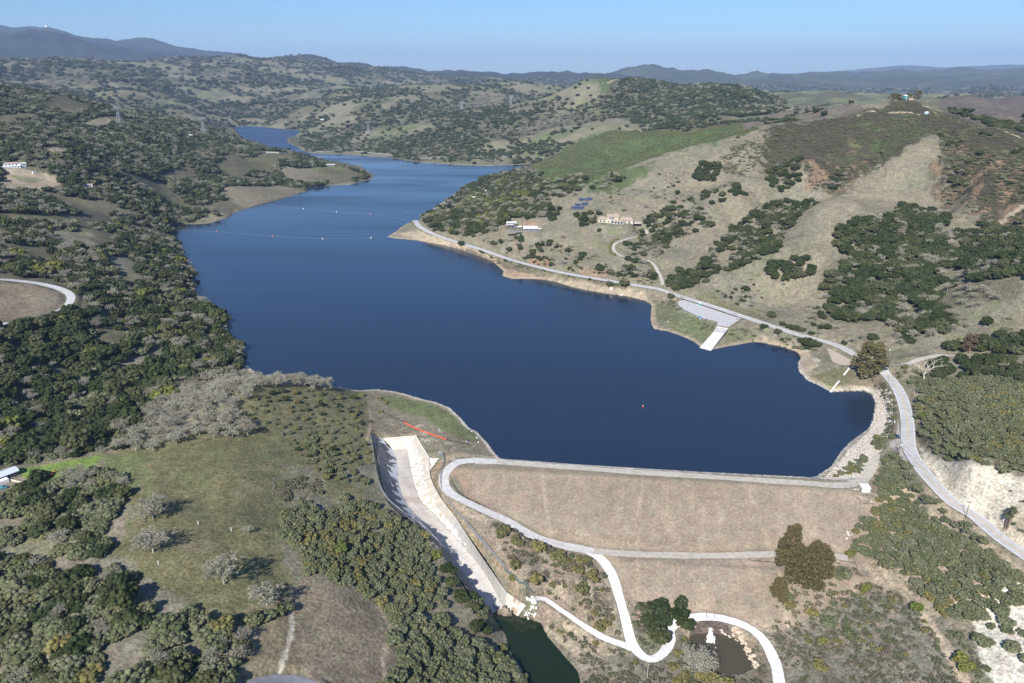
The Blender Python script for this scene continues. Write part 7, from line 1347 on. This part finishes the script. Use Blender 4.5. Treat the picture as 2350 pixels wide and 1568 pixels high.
# ---------------------------------------------------------------- special trees
def tall_tree(name, p, r, h, mat, bark, label, seed, trunk_r=.5, lobes=10, group=None, cat='tree', base=.22, clusters=None, dens=1.0):
    e = empty(name, (p[0], p[1], p[2]-.2), random.uniform(0, 6)); tag(e, label, cat, group); rng = np.random.default_rng(seed); n = lobes; iv, jf = ICO[2]; jf = np.array(jf); Vv = []; Ff = []; Cc = []; nv = 0; mb = MB(); lean = rng.normal(0, .04*h, 2); top = np.array([lean[0], lean[1], h*.8])
    pts = [np.array([0, 0, -.3]), np.array([lean[0]*.3, lean[1]*.3, h*.3]), top*np.array([.7, .7, .75]), top]
    for i in range(3): mb.tube(pts[i], pts[i+1], trunk_r*(1-.25*i), trunk_r*(.75-.25*i), 8)
    for i in range(n):
        a = i*2.4+rng.uniform(-.3, .3); f = (i+.5)/n; zz = h*(base+(1-base)*f**.9); rr = r*(1-.55*f**2)*rng.uniform(.45, .8); ls = r*rng.uniform(.26, .42)*(1-.25*f); c = np.array([lean[0]*f+rr*math.cos(a), lean[1]*f+rr*math.sin(a), min(zz, h-ls*.8)]); s0 = top*np.clip(f*.9, .15, .95); mb.tube(s0, c, trunk_r*.3, trunk_r*.12, 5)
        for k in range(int(34*dens)):
            d = unit(rng, 1)[0]; q = c+d*ls*np.array([1, 1, .8])*rng.uniform(.5, 1.05); s = ls*rng.uniform(.13, .24); v = iv*rng.uniform(.65, 1.35, (len(iv), 1))*s*np.array([1, 1, .75])+q; Vv.append(v); Ff.append(jf+nv); nv += len(v); Cc.append(np.full((len(v), 3), rng.uniform(.65, 1.35)))
        nl = int(260*dens); d = unit(rng, nl); q = c+d*ls*rng.uniform(.6, 1.25, (nl, 1))*np.array([1, 1, .85]); A1 = unit(rng, nl)*.42; B1 = unit(rng, nl)*.42; T_ = np.stack([q-A1, q+B1, q+A1*.6-B1*.3], 1).reshape(-1, 3); Vv.append(T_); Ff.append(np.arange(nl*3).reshape(-1, 3)+nv); nv += nl*3; Cc.append(np.repeat(rng.uniform(.6, 1.4, (nl, 1)), 3, 0)*np.ones((1, 3)))
    link('crown', mesh_np('crown', np.vstack(Vv), np.vstack(Ff), mat, np.vstack(Cc)), e); mb.build('trunk', bark, e); return e
M_EUC2 = leafmat('brown_eucalyptus_leaves', [(.098,.088,.040), (.115,.098,.046)])
p = hit(1988, 866); tall_tree('eucalyptus_tree', p, 12, 27, M_EUC, M_PBARK, 'huge olive-brown eucalyptus over the bend of the main road', 21, .9, 24)
for a, b, r, h, s, l in ((1842,1352,8.5,22,22,'tallest eucalyptus of the clump at the right foot of the dam'), (1805,1318,6.0,27,23,'slender eucalyptus rising at the back left of the dam-foot clump'), (1872,1330,7.5,19,24,'broad eucalyptus on the right side of the dam-foot clump'), (1785,1378,4.2,12,25,'small eucalyptus at the lower left of the dam-foot clump')): tall_tree('eucalyptus_tree', hit(a, b), r, h, M_EUC2, M_RBARK, l, s, .5, 30, 'eucalyptus clump at the dam foot')
for a, b, r, h, s, l in ((-14,6,6.5,11,31,'dark round eucalyptus left of the summit tank'), (-8.5,2,4.6,8.5,32,'lower eucalyptus touching the left side of the summit tank'), (9,9,5.5,10,33,'dark eucalyptus just behind the pump shed'), (18,3,6.2,15,34,'tallest eucalyptus on the summit, right of the tank')): q = (KNOB[0]+a, KNOB[1]+b, gz(KNOB[0]+a, KNOB[1]+b)); tall_tree('eucalyptus_tree', q, r, h, M_EUC, M_RBARK, l, s, .4, 9, 'eucalyptus trees round the summit tank', dens=.7)
p = hit(2222, 812); tall_tree('eucalyptus_tree', p, 5.5, 15, leafmat('brown_leaves', [(.16,.11,.07), (.13,.10,.07)]), M_RBARK, 'brownish eucalyptus beside the dirt side road', 36, .4, 12)
def pine(p, r, h, label, seed):
    e = empty('pine_tree', (p[0], p[1], p[2]-.2)); tag(e, label, 'tree'); rng = np.random.default_rng(seed); Vv = []; Ff = []; Cc = []; nv = 0; iv, jf = ICO[1]; jf = np.array(jf)
    for k in range(420): f = rng.uniform(0, 1)**1.3; rr = r*(1-f)*rng.uniform(.55, 1.02); a = rng.uniform(0, 6.28); q = np.array([rr*math.cos(a), rr*math.sin(a), h*(.08+.9*f)-.15*rr]); s = r*rng.uniform(.08, .17)*(1-.5*f); v = iv*rng.uniform(.6, 1.4, (len(iv), 1))*s*np.array([1.2, 1.2, .7])+q; Vv.append(v); Ff.append(jf+nv); nv += len(v); Cc.append(np.full((len(v), 3), rng.uniform(.65, 1.4)))
    link('crown', mesh_np('crown', np.vstack(Vv), np.vstack(Ff), M_PINE, np.vstack(Cc)), e); mb = MB(); mb.tube((0, 0, -.3), (0, 0, h*.9), .3, .05); mb.build('trunk', M_RBARK, e)
pine(hit(1195, 552), 4.4, 10, 'conical dark conifer in front of the two flat-roofed houses', 1); pine(hit(1365, 502), 2.2, 6.5, 'yellowish narrow conifer left of the large house', 2); pine(hit(1170, 447), 4.6, 14, 'dark conifer behind the dirt clearing on the point', 3); pine(hit(1403, 412), 4.4, 13, 'tall conifer at the edge of the brushy hill', 4); pine(hit(910+180, 466), 3.2, 9, 'conifer near the tip of the wooded point', 5)
# dead sycamore
(lv, lf), (tv, tf, tc) = branches(901, 3, 3, 3, .06, .01, .9, .9); p = hit(2118, 872); e = empty('sycamore_tree', (p[0], p[1], p[2]-.3), 2.2, 12); tag(e, 'leafless white-barked sycamore right of the road bend', 'tree'); k = mesh_np('limbs', lv, lf, M_PBARK); link('trunk', k, e); k = mesh_np('crown', tv, tf, M_PBARK, tc); link('crown', k, e)
(lv, lf), (tv, tf, tc) = branches(903, 4, 4, 7, .05, .012, .9, .9); p = hit(1600, 1548); e = empty('sycamore_tree', (p[0], p[1], p[2]-.3), 1, 9); tag(e, 'pale leafless sycamore left of the brown pool', 'tree'); link('trunk', mesh_np('limbs', lv, lf, M_PBARK), e); link('crown', mesh_np('crown', tv, tf, M_TWIG, tc), e)
# palms
def palm(p, h, label, seed):
    e = empty('palm_tree', (p[0], p[1], p[2]-.2)); tag(e, label, 'palm'); rng = np.random.default_rng(seed); mb = MB(); mb.tube((0, 0, -.3), (.4, 0, h), .34, .24, 8); mb.build('trunk', M_POLE, e); Vv = []; Ff = []; nv = 0
    for k in range(46):
        a = rng.uniform(0, 6.28); el = rng.uniform(-.7, 1.1); d = np.array([math.cos(a)*math.cos(el), math.sin(a)*math.cos(el), math.sin(el)]); s = np.array([-math.sin(a), math.cos(a), 0]); o_ = np.array([.4, 0, h]); L_ = rng.uniform(1.7, 2.5); P_ = [o_+d*L_*t+np.array([0, 0, -1.0*t*t]) for t in (0, .4, .75, 1)]; W_ = (.1, .42, .36, .05)
        Vv.append(np.array([q for p_, w_ in zip(P_, W_) for q in (p_-s*w_, p_+s*w_)])); Ff.append(np.array([(0,1,3,2), (2,3,5,4), (4,5,7,6)])+nv); nv += 8
    v = np.vstack(Vv); link('crown', mesh_np('crown', v, np.vstack(Ff), M_MANZ, np.ones((len(v), 3))*.7), e)
palm(hit(2304, 1213), 8.0, 'left palm of the pair on the white cut slope', 1); palm(hit(2310, 1213), 10.5, 'right, taller palm of the pair on the white cut slope', 2)
# pale dead branches lying in the thicket
